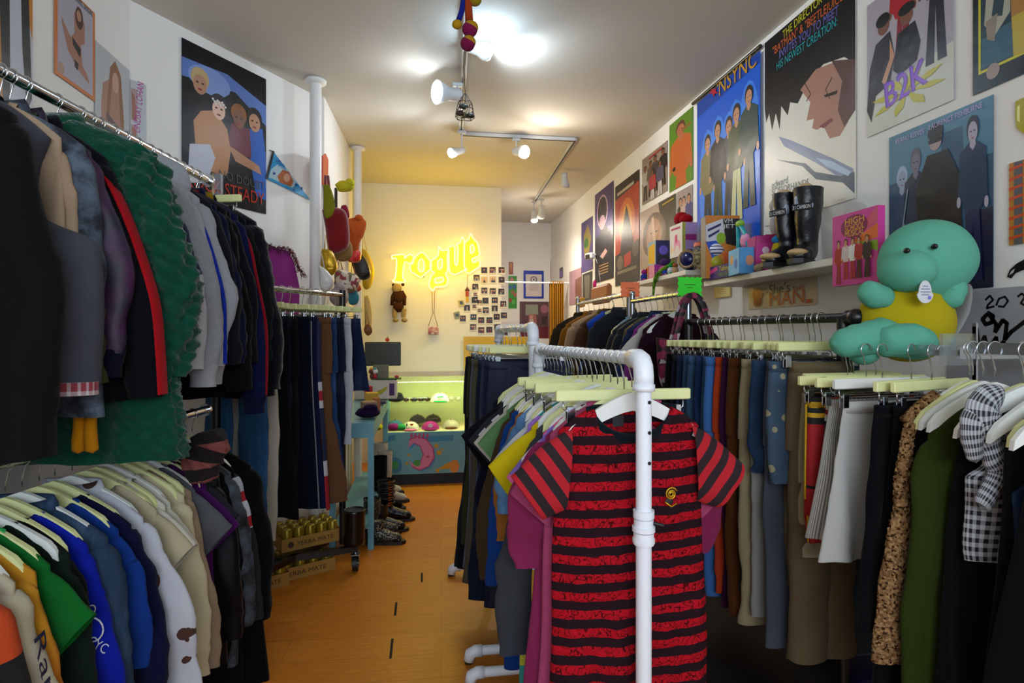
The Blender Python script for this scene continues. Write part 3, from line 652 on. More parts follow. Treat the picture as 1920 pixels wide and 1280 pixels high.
def skirt(t, m, o):
    seed = o['seed']; L = o.get('L', .45); W = o.get('W', .17); Wb = o.get('Wb', .24); P = []; UVr = []
    a = np.linspace(-PI, PI, 73); g = np.random.RandomState(seed); f = o.get('pleat', 30); ph = g.uniform(0, 6)
    for i in range(26):
        k = i / 25; w_ = W + (Wb - W) * k; x = w_ * np.sign(np.cos(a)) * np.abs(np.cos(a)) ** .85
        y = (.016 + .016 * k) * np.sin(a) + o.get('fold', .012) * k * np.sin(x * f + ph) + .004 * k * np.sin(x * 70 + ph)
        P.append(np.stack([x, y, np.full_like(x, -.155 - L * k) + .004 * k * np.sin(x * f * 1.3)], -1)); UVr.append(np.stack([a * Wb * .6, np.full_like(a, L * k)], -1))
    P = np.array(P); P = P + wave(P, seed, .003, 22)[..., None] * np.array([0, 1, 0]); P[:, -1] = P[:, 0]; MB().grid(P, np.array(UVr), m).build('body', t)
    P = np.array([np.stack([(W + e) * np.sign(np.cos(a)) * np.abs(np.cos(a)) ** .85, (.017 + e) * np.sin(a), np.full_like(a, -.152 - .035 * q)], -1) for q, e in ((0, 0), (0, .003), (1, .003), (1, 0))])
    UVv = np.stack([np.broadcast_to(a * .12, P.shape[:2]), -(P[..., 2] + .15)], -1); MB().grid(P, UVv, o.get('waist', m)).build('waistband', t)
KIND = dict(jacket='jacket', coat='coat', sweat='sweatshirt', tee='tee_shirt', long='long_sleeved_shirt', vest='waistcoat', tank='tank_top', dress='dress', shirt='button_shirt', trousers='trousers', shorts='shorts', skirt='skirt')
CATN = dict(jacket='jacket', coat='coat', sweat='sweatshirt', tee='t-shirt', long='shirt', vest='vest', tank='tank top', dress='dress', shirt='shirt', trousers='trousers', shorts='shorts', skirt='skirt')
def hang(rk, items, hg, hl, hm=None):
    """items: (y along the rail, kind, material, short name, description, options)"""
    rail = RAILS[rk][4]; rz0 = rrz(rk); n = len(items); G = []
    for i, (y, kind, m, short, desc, o) in enumerate(items):
        o = dict(o); o.setdefault('seed', RNG.randrange(9999)); o.setdefault('dz', {'C1': -.022, 'LL': -.018, 'R4': -.035}.get(rk, 0)); o['side_'] = -1 if RAILS[rk][3] > 0 else 1; f = fy(rk, y); p = rp(rk, f); rz = rz0 + o.get('rz', RNG.uniform(-.07, .07))
        A = items[i - 1][3] if i else None; B_ = items[i + 1][3] if i < n - 1 else None
        if o.get('lab'): lab = o['lab']
        elif A and B_: lab = f'{desc} between {A} and {B_} on {rail}'
        elif B_: lab = f'{desc} nearest camera, before {B_}, {rail}'
        else: lab = f'{desc} at far end after {A}, {rail}'
        ax = Vector((math.cos(rz), math.sin(rz), 0)) * o.get('dx', 0)
        t = thing(KIND[kind], lab, CATN[kind], p + ax + Vector((0, 0, o.get('dz', 0))), rz)
        if kind in ('trousers', 'shorts'):
            if kind == 'shorts': o.setdefault('L', .36)
            trousers(t, m, o)
        elif kind == 'skirt': skirt(t, m, o)
        else: top(t, kind, m, o)
        hm2 = o.get('hm') or (hm[i % len(hm)] if hm else WOODP)
        if kind in ('trousers', 'shorts', 'skirt'):
            hanger(rk, p + ax, rz, hg, hl, 'c', hm2)
        else: hanger(rk, p + ax, rz, hg, hl, 's', hm2)
        G.append(t)
    return G
BK = cloth('08080a'); NV = cloth('0c1230'); NV2 = cloth('101a42'); CHC = cloth('1c1d22'); CREAM = cloth('cfc6ac'); CREAM2 = cloth('ddd8c4'); BEIGE = cloth('b9a488'); WHT = cloth('cfd2d8')
GREY = cloth('6d6f74'); LGREY = cloth('a7a9ae', bs=200, vs=40); RED = cloth('a8101c'); OLIVE = cloth('3c4416')
NAVB = NAVB0 = cloth('0a0e24'); HM2 = [WOODP, WOODP, WOODW]
# ---- upper left rail
LU = [
 (1.38, 'jacket', cloth('0e0d0f', var=.3), 'black jacket', 'big faded black work jacket', dict(L=.80, wb=.30, t=.05, out=.06, elbow=.05, sl=.62)),
 (1.50, 'vest', cloth('484a54', var=.25, vs=9), 'grey vest', 'charcoal canvas sleeveless work vest', dict(L=.66, ws=.2, wb=.31, arm=.42, t=.045, band=(mat('8d2f3c', kind='plaid', c2='c9c4c4', p=.03, rough=.9, bump=.2), .03), drop=.09)),
 (1.55, 'long', cloth('b89f84'), 'tan top', 'plain tan long sleeved top', dict(L=.5, out=.0, R=.06)),
 (1.585, 'jacket', mat('1a2230', kind='acid', c2='5d6e80', rough=.85), 'acid jacket', 'dark acid washed denim jacket', dict(L=.74, wb=.27, out=.02)),
 (1.61, 'long', cloth('3e4322'), 'olive shirt', 'thin dull olive green shirt', dict(L=.5, R=.06)),
 (1.64, 'jacket', mat('0b0c24', c2='3a0c3c', kind='acid', rough=.55), 'purple windbreaker', 'shiny navy purple windbreaker', dict(L=.58, wb=.26, ws=.2, out=.07, elbow=.05, R=.085, sl=.5, cuff=NAVB0)),
 (1.685, 'jacket', cloth('0a0c14'), 'striped tracktop', 'black track jacket', dict(L=.72, ws=.2, out=.125, sl=.62, stripe=(cloth('b40f1c'), .024), R=.075)),
 (1.79, 'coat', mat('0b4a38', rough=1, bump=1, bs=120, var=.45, vs=45, spec=.05, sheen=.25), 'green coat', 'curly dark green shearling coat', dict(L=.93, ws=.255, wb=.345, wn=.06, drop=.075, t=.06, hi=.011, n=170, rows=170, out=.075, elbow=.07, R=.1, sl=.62, sthin=.06, dz=.045)),
 (1.88, 'jacket', denim('101c38'), 'navy jacket', 'dark navy denim jacket', dict(L=.68)),
 (1.925, 'shirt', cloth('8a6a3a'), 'mustard shirt', 'mustard brown flannel shirt', dict()),
 (1.965, 'sweat', LGREY, 'raglan sweatshirt', 'pale grey sweatshirt with navy panel', dict(out=.09, elbow=.05, sm=mat('c0c0c0', kind='bands', p=.8, cols=('0', '8e9196', '.1', '14204a', '.3', 'b9bbbf'), rough=.9))),
 (2.03, 'sweat', cloth('999da3', bs=200, vs=50), 'grey sweatshirt', 'heather grey crew neck sweatshirt', dict(out=.1, elbow=.06, R=.09, cuff=LGREY, L=.68)),
 (2.085, 'jacket', cloth('a9acb1'), 'piped jacket', 'off white jacket with blue piping', dict(out=.09, stripe=(cloth('1530a8'), .008))),
 (2.15, 'sweat', cloth('a6aab0', bs=200, vs=50), 'pale hoodie', 'pale grey hoodie with bent elbow', dict(out=.06, elbow=.09, R=.09, hood=1, cuff=LGREY, band=(cloth('1020a0'), .07))),
 (2.22, 'jacket', cloth('16181f'), 'charcoal jacket', 'charcoal nylon bomber jacket', dict(out=.08)),
 (2.275, 'sweat', NV, 'navy sweatshirt', 'dark navy pullover sweatshirt', dict(out=.08)),
 (2.325, 'jacket', cloth('0a0a0d'), 'black bomber', 'plain black bomber jacket', dict(out=.08, sl=.66, L=.72)),
 (2.375, 'sweat', cloth('0b0c14'), 'black sweatshirt', 'black sweatshirt with red neckline', dict(trim=cloth('8c1020'), out=.08)),
 (2.43, 'jacket', cloth('0c1440'), 'blue jacket', 'royal navy fleece jacket', dict(sl=.7, L=.74, out=.09, R=.085, cuff=NV, stripe=(cloth('8c1020'), .006))),
 (2.485, 'jacket', cloth('0b0f12'), 'dark jacket', 'blackish green zip jacket', dict(out=.085, trim=cloth('9a7a10'))),
 (2.54, 'coat', fleece('0b0c14'), 'black coat', 'fuzzy black fleece coat', dict(L=.8, out=.08, t=.04, sl=.68))]
hang('LU', LU, 'hangers on the upper left rail', 'pale shirt hanger hooked on the crowded upper left rail')
# clip hanger at the end of the upper rail
p = rp('LU', .955); hanger('LU', p, rrz('LU') - .15, 'empty clip hangers', 'empty pale wood clip hanger at the end of the upper left rail', 'c')
# ---- lower left rail
LL = [
 (1.27, 'long', mat('fff', kind='bands', p=1, cols=('0', '4a0c20', '.42', 'c07020', '.45', 'd8d8d8', '.52', 'c07020', '.55', '4a0c20'), rough=.9) if 0 else cloth('4a0c20'), 'maroon shirt', 'maroon long sleeved football shirt', dict(out=.05, sm=mat('4a0c20', kind='bands', p=1, cols=('0', '4a0c20', '.40', 'c8c8cc', '.44', 'c07020', '.47', 'd8d8d8', '.5', '4a0c20'), rough=.9))),
 (1.345, 'sweat', mat('c2430c', kind='stripes', cols=('c2430c', '0a0a0e'), p=.26, rough=.95, bump=.6, bs=250), 'striped jumper', 'orange and black striped knitted jumper', dict(L=.75, out=.07, R=.085)),
 (1.405, 'long', cloth('c6bda2'), 'cream jersey', 'cream cycling jersey with sleeve lettering', dict(sthin=.034, L=.7, out=.1, elbow=.04, R=.075, sl=.6)),
 (1.455, 'long', mat('c98a10', c2='b8440c', kind='gradient', p=.5, rough=.95, bump=.5, bs=200), 'mustard top', 'mustard to orange dip dyed top', dict(L=.78, out=.06)),
 (1.50, 'tee', cloth('0f6a26'), 'green tee', 'bright green tee shirt', dict(L=.75, wb=.26, trim=cloth('2fae5a'))),
 (1.54, 'long', cloth('12221a'), 'bottle green shirt', 'bottle green jersey shirt', dict(out=.06, L=.75)),
 (1.58, 'long', cloth('0a0a0c'), 'black shirt', 'black shirt with mesh shoulder', dict(out=.04)),
 (1.625, 'long', cloth('0e22a8'), 'blue shirt', 'bright blue shirt with bicycle print', dict(out=.07, R=.07, sl=.46, cuff=cloth('d0a818'))),
 (1.675, 'jacket', denim('2c4560'), 'denim shirt', 'faded blue denim overshirt', dict(L=.85, out=.05)),
 (1.73, 'tee', cloth('123a8c'), 'royal tee', 'royal blue tee shirt', dict(L=.66, sl=.36, out=.06)),
 (1.785, 'sweat', cloth('0c1238'), 'navy fleece', 'deep navy sweatshirt', dict(L=.8, out=.08)),
 (1.85, 'shirt', mat('c9cdd6', kind='spots', c2='4a2a1e', p=11, vs=.36, rough=.85, bump=.2), 'spotted shirt', 'white shirt with brown cartoon spots', dict(L=.85, out=.12, elbow=.07, R=.09, sl=.5, R2=.08)),
 (1.91, 'tee', cloth('c5b998'), 'cream tee', 'cream cotton tee shirt', dict(L=.7)),
 (1.955, 'tee', cloth('ded9c8'), 'ivory tee', 'ivory cotton tee shirt', dict(L=.74)),
 (2.0, 'tee', cloth('d6d2c2'), 'ecru tee', 'ecru cotton tee shirt', dict(L=.72, ang=.5)),
 (2.045, 'long', cloth('d9cfa9'), 'butter shirt', 'butter yellow long sleeved shirt', dict(L=.8, out=.07)),
 (2.09, 'long', cloth('a08a70'), 'beige shirt', 'beige ribbed sweatshirt', dict(L=.9, out=.08)),
 (2.14, 'tee', cloth('5c5e63'), 'grey tee', 'mid grey tee shirt', dict(R=.1)),
 (2.185, 'tee', cloth('4a1458'), 'purple tee', 'purple tee shirt', dict(R=.105, ang=.55)),
 (2.23, 'tee', cloth('26282e'), 'slate tee', 'dark slate tee shirt', dict()),
 (2.275, 'jacket', cloth('0a0a0d', rough=.4), 'leather jacket', 'black leather jacket', dict(L=.75)),
 (2.32, 'long', BK, 'black top', 'plain black long sleeved top', dict(L=.8)),
 (2.37, 'jacket', mat('0c1016', kind='acid', c2='3a4650', rough=.7), 'washed jacket', 'black washed denim jacket', dict(L=.8)),
 (2.43, 'long', cloth('090a0f'), 'black jersey', 'black jersey with red white sleeve', dict(L=.9, sm=mat('0a0a0e', kind='bands', p=.6, cols=('0', '0a0a0e', '.03', 'c8ccd4', '.09', 'b01020', '.13', 'd0d4dc', '.19', 'b01020', '.23', 'd0d4dc', '.235', '0a0a0e'), rough=.85), out=.09)),
 (2.5, 'coat', BK, 'black coat', 'long plain black coat', dict(L=.95, out=.06, t=.03))]
LLt = hang('LL', LL, 'hangers on the lower left rail', 'pale shirt hanger hooked on the crowded lower left rail', HM2)
# ---- left jeans rack
DK = denim('0a0e1c'); JB = denim('1c3d66')
LJ = [
 (3.02, 'trousers', denim('2c5a84'), 'light jeans', 'light blue denim jeans', dict(L=1.02, lw=.09, dx=.04, rz=0)),
 (3.065, 'trousers', cloth('c9bfae'), 'cream trousers', 'cream corduroy trousers', dict(L=1.08, lw=.085, dx=.055, rz=.02)),
 (3.125, 'skirt', cloth('06070b', rough=.85), 'black skirt', 'long wide black denim skirt', dict(L=.98, W=.18, Wb=.285, dx=.06, rz=-.08, fold=.01, waist=cloth('0b0e1a'))),
 (3.19, 'trousers', DK, 'indigo jeans', 'dark indigo straight jeans', dict(L=.95, pocket=1, rz=0)),
 (3.24, 'trousers', denim('070810'), 'black jeans', 'washed black jeans', dict(L=.98, rz=0)),
 (3.29, 'trousers', cloth('0a1022'), 'studded trousers', 'dark trousers with dotted side seam', dict(L=1.0, seam=cloth('8a8a90'), sw=.004, dx=.03, out=.06, rz=0)),
 (3.34, 'trousers', cloth('141e40'), 'track pants', 'navy track pants', dict(L=1.02, seam=mat('1', kind='bands', p=1.0, cols=('0', '18224a', '.35', 'd8d8dc', '.4', 'b0182a', '.45', 'd8d8dc', '.5', '18224a', '.8', 'd8d8dc', '.88', 'b01828'), rough=.8) if 0 else mat('b0182a', kind='bands', p=1.02, cols=('0', '18224a', '.32', 'd8d8dc', '.37', 'b0182a', '.42', 'd8d8dc', '.46', '18224a', '.74', 'd8d8dc', '.82', 'b01828'), rough=.8), sw=.016, dx=.03, out=.07, rz=0)),
 (3.4, 'trousers', cloth('6e4a30', bs=200), 'brown trousers', 'tan brown canvas carpenter trousers', dict(L=1.0, lw=.1, dx=.055, out=.11, t=.04, rz=0)),
 (3.455, 'trousers', denim('22426e'), 'blue jeans', 'mid blue denim jeans', dict(L=.86, dx=.04, out=.05, t=.026, rz=0)),
 (3.51, 'trousers', denim('0e1a34'), 'navy jeans', 'deep navy jeans', dict(L=.85, dx=.04, rz=0)),
 (3.56, 'trousers', cloth('c8ccd2'), 'white jeans', 'white denim jeans', dict(L=.72, dx=.045, rz=0)),
 (3.63, 'skirt', denim('122244'), 'denim skirt', 'flared dark denim skirt', dict(L=.42, W=.18, Wb=.25, dx=.06, rz=0))]
hang('LJ', LJ, 'clip hangers on the left jeans rack', 'pale wood clip hanger holding trousers on the left jeans rack')
# ---- front white rack
STR = mat('c20f22', c2='221018', kind='doodle', p=.0465, rough=.9, bump=.3, bs=500, spec=.15)
STRS = mat('c20f22', kind='stripes', cols=('22101a', 'c20f22'), p=.0465, rough=.9, bump=.3, bs=500)
C1 = [
 (1.455, 'tee', STR, 'striped tee', 'red and black striped tee shirt with doodle print', dict(dz=0, lab='red and black striped tee shirt with doodle print facing the camera on white rack', L=.77, ws=.196, wb=.222, wn=.105, t=.022, z0=-.126, dip=.075, sm=STRS, trim=cloth('0e1a20'), fold=.008, amp=.006, R=.098, ang=.72, rz=.0, sthin=.026, drop=.056, rows=60, n=80)),
 (1.505, 'tee', cloth('b04a70', bs=250, vs=60), 'pink heather tee', 'heather pink tee shirt', dict(L=.79, wb=.24, R=.105, ang=.5, rz=-.05, dz=-.01)),
 (1.55, 'tee', cloth('8c2a56'), 'magenta tee', 'plain magenta tee shirt', dict(L=.86, wb=.27, R=.12, rz=.0, sl=.34, out=.06, trim=cloth('8c2a56'))),
 (1.6, 'tee', mat('e05a94', kind='multi', p=16, cols=('e8649c', 'e8649c', 'e8e2ea', 'e8649c', 'd8a030', '8a6ac8', 'f0eef0'), rough=.85), 'comic tee', 'pink tee with small comic print', dict(L=.6, R=.09)),
 (1.655, 'long', cloth('3c3f46'), 'charcoal top', 'charcoal long sleeved top', dict(L=.72, out=.09, elbow=.05, R=.085, sl=.62)),
 (1.71, 'tee', cloth('d8c010'), 'yellow tee', 'bright yellow tee shirt', dict(L=.58, R=.1, ang=.75)),
 (1.755, 'tee', mat('8a5ac8', kind='stripes', cols=('2a9a9a', 'a070d0', 'c8c840'), p=.16, rough=.9), 'tie dye tee', 'teal and purple striped tee', dict(L=1.02, R=.095, ang=.5)),
 (1.80, 'tee', cloth('d2d4d6'), 'white tee', 'plain white tee shirt', dict(L=.62)),
 (1.845, 'tank', mat('2a8a90', rough=.9, bump=.6, bs=120), 'teal top', 'teal ruffled strappy top', dict(L=.5, ws=.15)),
 (1.885, 'shirt', denim('5a86b4'), 'pale denim shirt', 'pale blue denim shirt', dict(L=.55, sl=.3, out=.04)),
 (1.93, 'long', cloth('a5682c'), 'ochre shirt', 'ochre brown shirt', dict(L=.66, sl=.4)),
 (1.952, 'dress', cloth('a89e90'), 'beige dress', 'long plain beige dress', dict(L=1.2, ws=.15, wb=.19)),
 (1.985, 'long', cloth('14408c'), 'cobalt shirt', 'cobalt blue long shirt', dict(L=.95, out=.07)),
 (2.02, 'long', cloth('46341f'), 'brown jumper', 'dark brown long jumper', dict(L=.82, out=.09, elbow=.05, R=.085, sl=.56)),
 (2.07, 'tee', cloth('5f8a58'), 'green tee', 'sage green tee shirt', dict(L=.6)),
 (2.115, 'tee', cloth('c8c3b4'), 'cream tee', 'cream tee shirt', dict(L=.7, R=.095)),
 (2.16, 'tee', mat('101216', kind='stripes', cols=('101218', 'cfd0d4'), p=.07, rough=.9), 'banded tee', 'navy and white banded tee', dict(L=.6, R=.095)),
 (2.21, 'tee', cloth('2a2c36'), 'slate tee', 'dark slate tee shirt', dict(L=.85, R=.1)),
 (2.26, 'tee', cloth('0c0d14'), 'black tee', 'black graphic tee shirt', dict(L=.7, R=.105, ang=.75)),
 (2.32, 'long', cloth('101226'), 'navy top', 'dark navy top', dict(L=.8))]
C1t = hang('C1', C1, 'shirt hangers on the front white rack', 'pale shirt hanger hooked over the front white pipe rack rail', [WOODW, WOODP, WOODW])
for f in (.12, .36, .5, .62): 
    hanger('C1', rp('C1', f), rrz('C1') + f * .5 - .1, 'empty clip hangers on the front white rack', 'empty pale clip hanger among shirts on the front white rack', 'c')
# ---- rear white rack
C2 = [
 (2.62, 'trousers', mat('0f1c3c', kind='denim', rough=.8, bump=.4, bs=600), 'studded jeans', 'dark denim jeans with silver studs', dict(L=1.02, W=.19, pocket=1, t=.024, rz=0)),
 (2.66, 'trousers', denim('18223e'), 'indigo jeans', 'indigo straight leg jeans', dict(L=1.12, lw=.1, dx=.01, rz=.0)),
 (2.71, 'trousers', cloth('3a3c58'), 'slate trousers', 'slate purple corduroy trousers', dict(L=1.0, dx=.02, rz=0)),
 (2.76, 'trousers', denim('101c36'), 'navy jeans', 'wide navy jeans', dict(L=1.14, lw=.12, dx=.03, out=.05, rz=0)),
 (2.81, 'trousers', denim('5a6f96'), 'stone blue jeans', 'stone washed blue jeans', dict(L=1.05, dx=.02, rz=0)),
 (2.87, 'trousers', cloth('5c5a48'), 'khaki trousers', 'khaki grey cargo trousers', dict(L=1.1, dx=.04, out=.05, t=.03, rz=0)),
 (2.93, 'trousers', cloth('6e7488'), 'grey trousers', 'pale blue grey trousers', dict(L=1.05, dx=.04, out=.04, rz=0)),
 (2.99, 'trousers', cloth('3c3d26'), 'olive trousers', 'dark olive combat trousers', dict(L=.95, dx=.05, out=.04, t=.03, rz=0)),
 (3.06, 'trousers', cloth('14161e'), 'black trousers', 'black wool trousers', dict(L=1.1, dx=.05, out=.05, rz=0)),
 (3.13, 'trousers', denim('1a2430'), 'charcoal jeans', 'charcoal denim jeans', dict(L=1.12, dx=.05, out=.06, rz=0)),
 (3.22, 'trousers', DK, 'dark jeans', 'dark rinse jeans', dict(L=1.0, dx=.03, rz=0))]
hang('C2', C2, 'clip hangers on the rear white rack', 'pale wood clip hanger holding trousers on the rear white rack', [WOODP, WOODP, WOODW])
# ---- black rail on the right
R1 = [
 (1.86, 'trousers', cloth('73644a', bs=250), 'khaki wide trousers', 'wide leg khaki twill trousers', dict(L=1.02, W=.13, lw=.085, dx=.075, t=.04, rz=0)),
 (1.91, 'shorts', mat('3c566e', kind='spots', c2='a8a27e', p=22, vs=.3, rough=.85, bump=.4), 'star shorts', 'washed denim shorts with stars', dict(L=.42, W=.2, dx=.05, t=.03, rz=0)),
 (1.955, 'trousers', cloth('535a68'), 'grey trousers', 'pale grey blue trousers', dict(L=1.02, dx=.03, rz=0)),
 (1.995, 'shorts', denim('1a3350'), 'denim shorts', 'bright blue denim shorts', dict(L=.4, dx=.06, rz=0)),
 (2.035, 'trousers', cloth('9c9c96'), 'white trousers', 'off white trousers', dict(L=.95, dx=.02, rz=0)),
 (2.08, 'trousers', cloth('a89a78'), 'sand trousers', 'sand coloured chino trousers', dict(L=1.0, dx=.03, t=.03, rz=0)),
 (2.125, 'trousers', cloth('2c3420'), 'olive trousers', 'dark olive trousers', dict(L=.9, rz=0)),
 (2.165, 'trousers', cloth('5a3214', bs=200), 'brown cords', 'rust brown corduroy trousers', dict(L=1.0, dx=.02, t=.034, rz=0)),
 (2.21, 'trousers', cloth('3c1038'), 'plum trousers', 'plum velvet trousers', dict(L=1.0, dx=.015, rz=0)),
 (2.245, 'trousers', cloth('b8401c'), 'orange trousers', 'burnt orange trousers', dict(L=.95, dx=.02, rz=0)),
 (2.285, 'trousers', cloth('4474b8'), 'sky trousers', 'sky blue cotton trousers', dict(L=.98, dx=.035, t=.028, rz=0)),
 (2.335, 'trousers', denim('35587c'), 'faded jeans', 'faded blue denim jeans', dict(L=1.0, dx=.01, rz=0)),
 (2.38, 'trousers', denim('14305c'), 'patch jeans', 'deep blue jeans with yellow patch', dict(L=1.0, dx=.015, rz=0)),
 (2.425, 'trousers', denim('31506e'), 'stone jeans', 'stone washed blue jeans', dict(L=1.0, dx=.02, t=.026, pocket=1, rz=0)),
 (2.475, 'trousers', denim('2a4868'), 'mid blue jeans', 'mid blue straight jeans', dict(L=1.0, dx=.01, rz=0)),
 (2.52, 'trousers', denim('0f2140'), 'rinse jeans', 'dark rinse blue jeans', dict(L=1.0, dx=.01, rz=0)),
 (2.57, 'trousers', denim('0a1226'), 'navy jeans', 'nearly black navy jeans', dict(L=1.0, rz=0)),
 (2.62, 'trousers', cloth('08090e'), 'black trousers', 'plain black trousers', dict(L=1.0, rz=0))]
R1t = hang('R1', R1, 'clip hangers in a row on the black rail', 'pale wood clip hanger in the long row on the black rail')
# ---- racks by the right wall behind
RB = [
 (2.93, 'long', cloth('2a0c1c'), 'maroon top', 'dark maroon long sleeved top', dict(L=.85, out=.03)),
 (3.0, 'tee', cloth('c8c2bc'), 'white tee', 'white cotton tee shirt', dict(L=.8)),
 (3.06, 'long', cloth('8c3a8c'), 'purple top', 'purple and white striped top', dict()),
 (3.13, 'jacket', denim('13224a'), 'navy jacket', 'navy denim jacket', dict(L=.8)),
 (3.22, 'dress', mat('4a4a24', kind='multi', p=18, cols=('4a4a22', '6a5a28', '25281a', '8a7034', '4a4a22'), rough=.85), 'camouflage dress', 'olive patterned strappy dress', dict(L=.8, ws=.2)),
 (3.31, 'jacket', cloth('12181c', rough=.5), 'black parka', 'dark nylon parka', dict(L=.75, out=.09)),
 (3.4, 'jacket', cloth('1a2026', rough=.5), 'slate parka', 'slate nylon parka', dict(L=.75, out=.08)),
 (3.5, 'vest', fleece('7492a4'), 'blue vest', 'light blue fluffy vest', dict(L=.5, ws=.18, wb=.2))]
hang('RB', RB, 'shirt hangers on the green card rail', 'white shirt hanger on the chrome rail behind the green card', [WOODW, WOODP])
RAi = [
 (3.8, 'jacket', cloth('23262c'), 'grey jacket', 'dark grey jacket', dict()),
 (3.92, 'vest', cloth('1844b0'), 'blue vest', 'bright blue padded vest', dict(L=.75, ws=.2, wb=.25, t=.06, dx=.03)),
 (4.02, 'coat', cloth('4a2c1a'), 'brown coat', 'chestnut brown coat', dict(t=.04)),
 (4.12, 'jacket', cloth('5a4a20'), 'khaki jacket', 'khaki green jacket', dict(out=.05)),
 (4.24, 'coat', fleece('a88868'), 'tan coat', 'tan teddy fur coat', dict(t=.06, ws=.25, out=.07)),
 (4.36, 'jacket', cloth('6a5a48'), 'taupe jacket', 'taupe suede jacket', dict()),
 (4.5, 'coat', cloth('8a5a14'), 'mustard coat', 'mustard wool coat', dict(t=.05)),
 (4.64, 'jacket', cloth('241c10'), 'black jacket', 'dark brown leather jacket', dict(out=.06)),
 (4.8, 'coat', cloth('32281c'), 'umber coat', 'umber wool coat', dict(t=.04))]
hang('RA', RAi, 'hangers on the orange card rail', 'pale hanger on the far chrome rail behind the orange card', [WOODW, WOODP])
# ---- clear bracket rail
R3 = [
 (1.505, 'skirt', cloth('06060a'), 'black skirt', 'long plain black skirt', dict(L=.86, W=.18, Wb=.28, dx=.03, fold=.02, rz=.25)),
 (1.55, 'skirt', cloth('05060c'), 'navy skirt', 'blackish navy wide skirt', dict(L=.6, W=.19, Wb=.29, dx=.07, rz=.3)),
 (1.60, 'skirt', cloth('c9c9c4'), 'white skirt', 'white denim skirt with frayed hem', dict(L=.46, W=.15, Wb=.25, dx=.11, rz=.1, hm=WOODW)),
 (1.645, 'skirt', mat('b9b5ac', kind='vstripes', cols=('bdb9b0', '77736e'), p=.012, rough=.9), 'striped skirt', 'white and grey pinstriped ruffled skirt', dict(L=.42, W=.14, Wb=.22, dx=.12, rz=.05)),
 (1.685, 'shorts', mat('1a1430', kind='bands', p=.5, cols=('0', 'b01c24', '.02', 'e0dcd8', '.035', 'b01c24', '.05', 'e0dcd8', '.07', '14122c'), rough=.85), 'navy shorts', 'navy shorts with red white waistband', dict(L=.42, dx=.04, rz=0)),
 (1.72, 'trousers', mat('b00f18', kind='bands', p=.6, cols=('0', '08080a', '.012', 'd8a818', '.03', '08080a', '.045', 'd8a818', '.06', '08080a', '.08', 'b00f18'), rough=.8), 'red shorts', 'red sports leggings with striped waistband', dict(L=.46, W=.15, lw=.085, dx=.12, t=.034, rz=.05, seam=cloth('d8a818'), sw=.003, waist=mat('b00f18', kind='bands', p=.6, cols=('0', '08080a', '.01', 'd8a818', '.028', '08080a'), rough=.8))),
 (1.765, 'shorts', cloth('c0c2d2'), 'white shorts', 'white satin shorts', dict(L=.36, W=.17, lw=.075, dx=.05, rz=0, waist=BK)),
 (1.81, 'shorts', cloth('b0a684'), 'beige shorts', 'beige cotton shorts', dict(L=.55, dx=.02)),
 (1.86, 'trousers', cloth('3a4650'), 'teal trousers', 'dusty teal trousers', dict(L=.92, dx=.0)),
 (1.91, 'trousers', cloth('6e6048'), 'bronze trousers', 'bronze brown wide trousers', dict(L=.95))]
hang('R3', R3, 'clip hangers on the clear bracket rail', 'pale wood clip hanger below the plush toy on the clear bracket rail')
# ---- near right rail
R4 = [
 (1.02, 'dress', BK, 'black dungarees', 'black dungarees with denim straps', dict(L=1.0, ws=.14, wb=.24, dx=-.02, rz=-.1)),
 (1.08, 'dress', cloth('06060a'), 'black dress', 'black jumper dress with metal eyelets', dict(L=1.1, ws=.13, wb=.27, dx=.03, rz=-.1)),
 (1.135, 'tank', denim('1a3050'), 'denim top', 'dark denim strappy top', dict(L=.42, ws=.12, wb=.16)),
 (1.185, 'dress', cloth('07070b'), 'sequin dress', 'black strappy evening dress', dict(L=1.05, ws=.15, wb=.24, dx=.0)),
 (1.235, 'tank', mat('0c0c10', c2='c8ccd2', kind='gingham', p=.022, rough=.85), 'gingham top', 'black and white gingham wrap top', dict(L=.38, ws=.14, wb=.15, dx=.02)),
 (1.285, 'dress', cloth('090a0c'), 'black gown', 'plain black velvet gown', dict(L=1.05, dx=-.03)),
 (1.325, 'long', cloth('2e3c0c'), 'olive shirt', 'olive green long sleeved shirt', dict(L=.9, out=.04, elbow=.05, R=.075, sl=.88, dx=.008, ws=.19)),
 (1.365, 'tank', cloth('0b0b0e'), 'black camisole', 'black beaded camisole', dict(L=.85, ws=.15, wb=.22)),
 (1.395, 'dress', cloth('0a0a0c'), 'long black dress', 'long black knitted dress', dict(L=1.0, ws=.15, wb=.2))]
R4t = hang('R4', R4, 'shirt hangers on the near right rail', 'curved white wooden hanger on the near right rail', [WOODW, WOODW, WOODP])
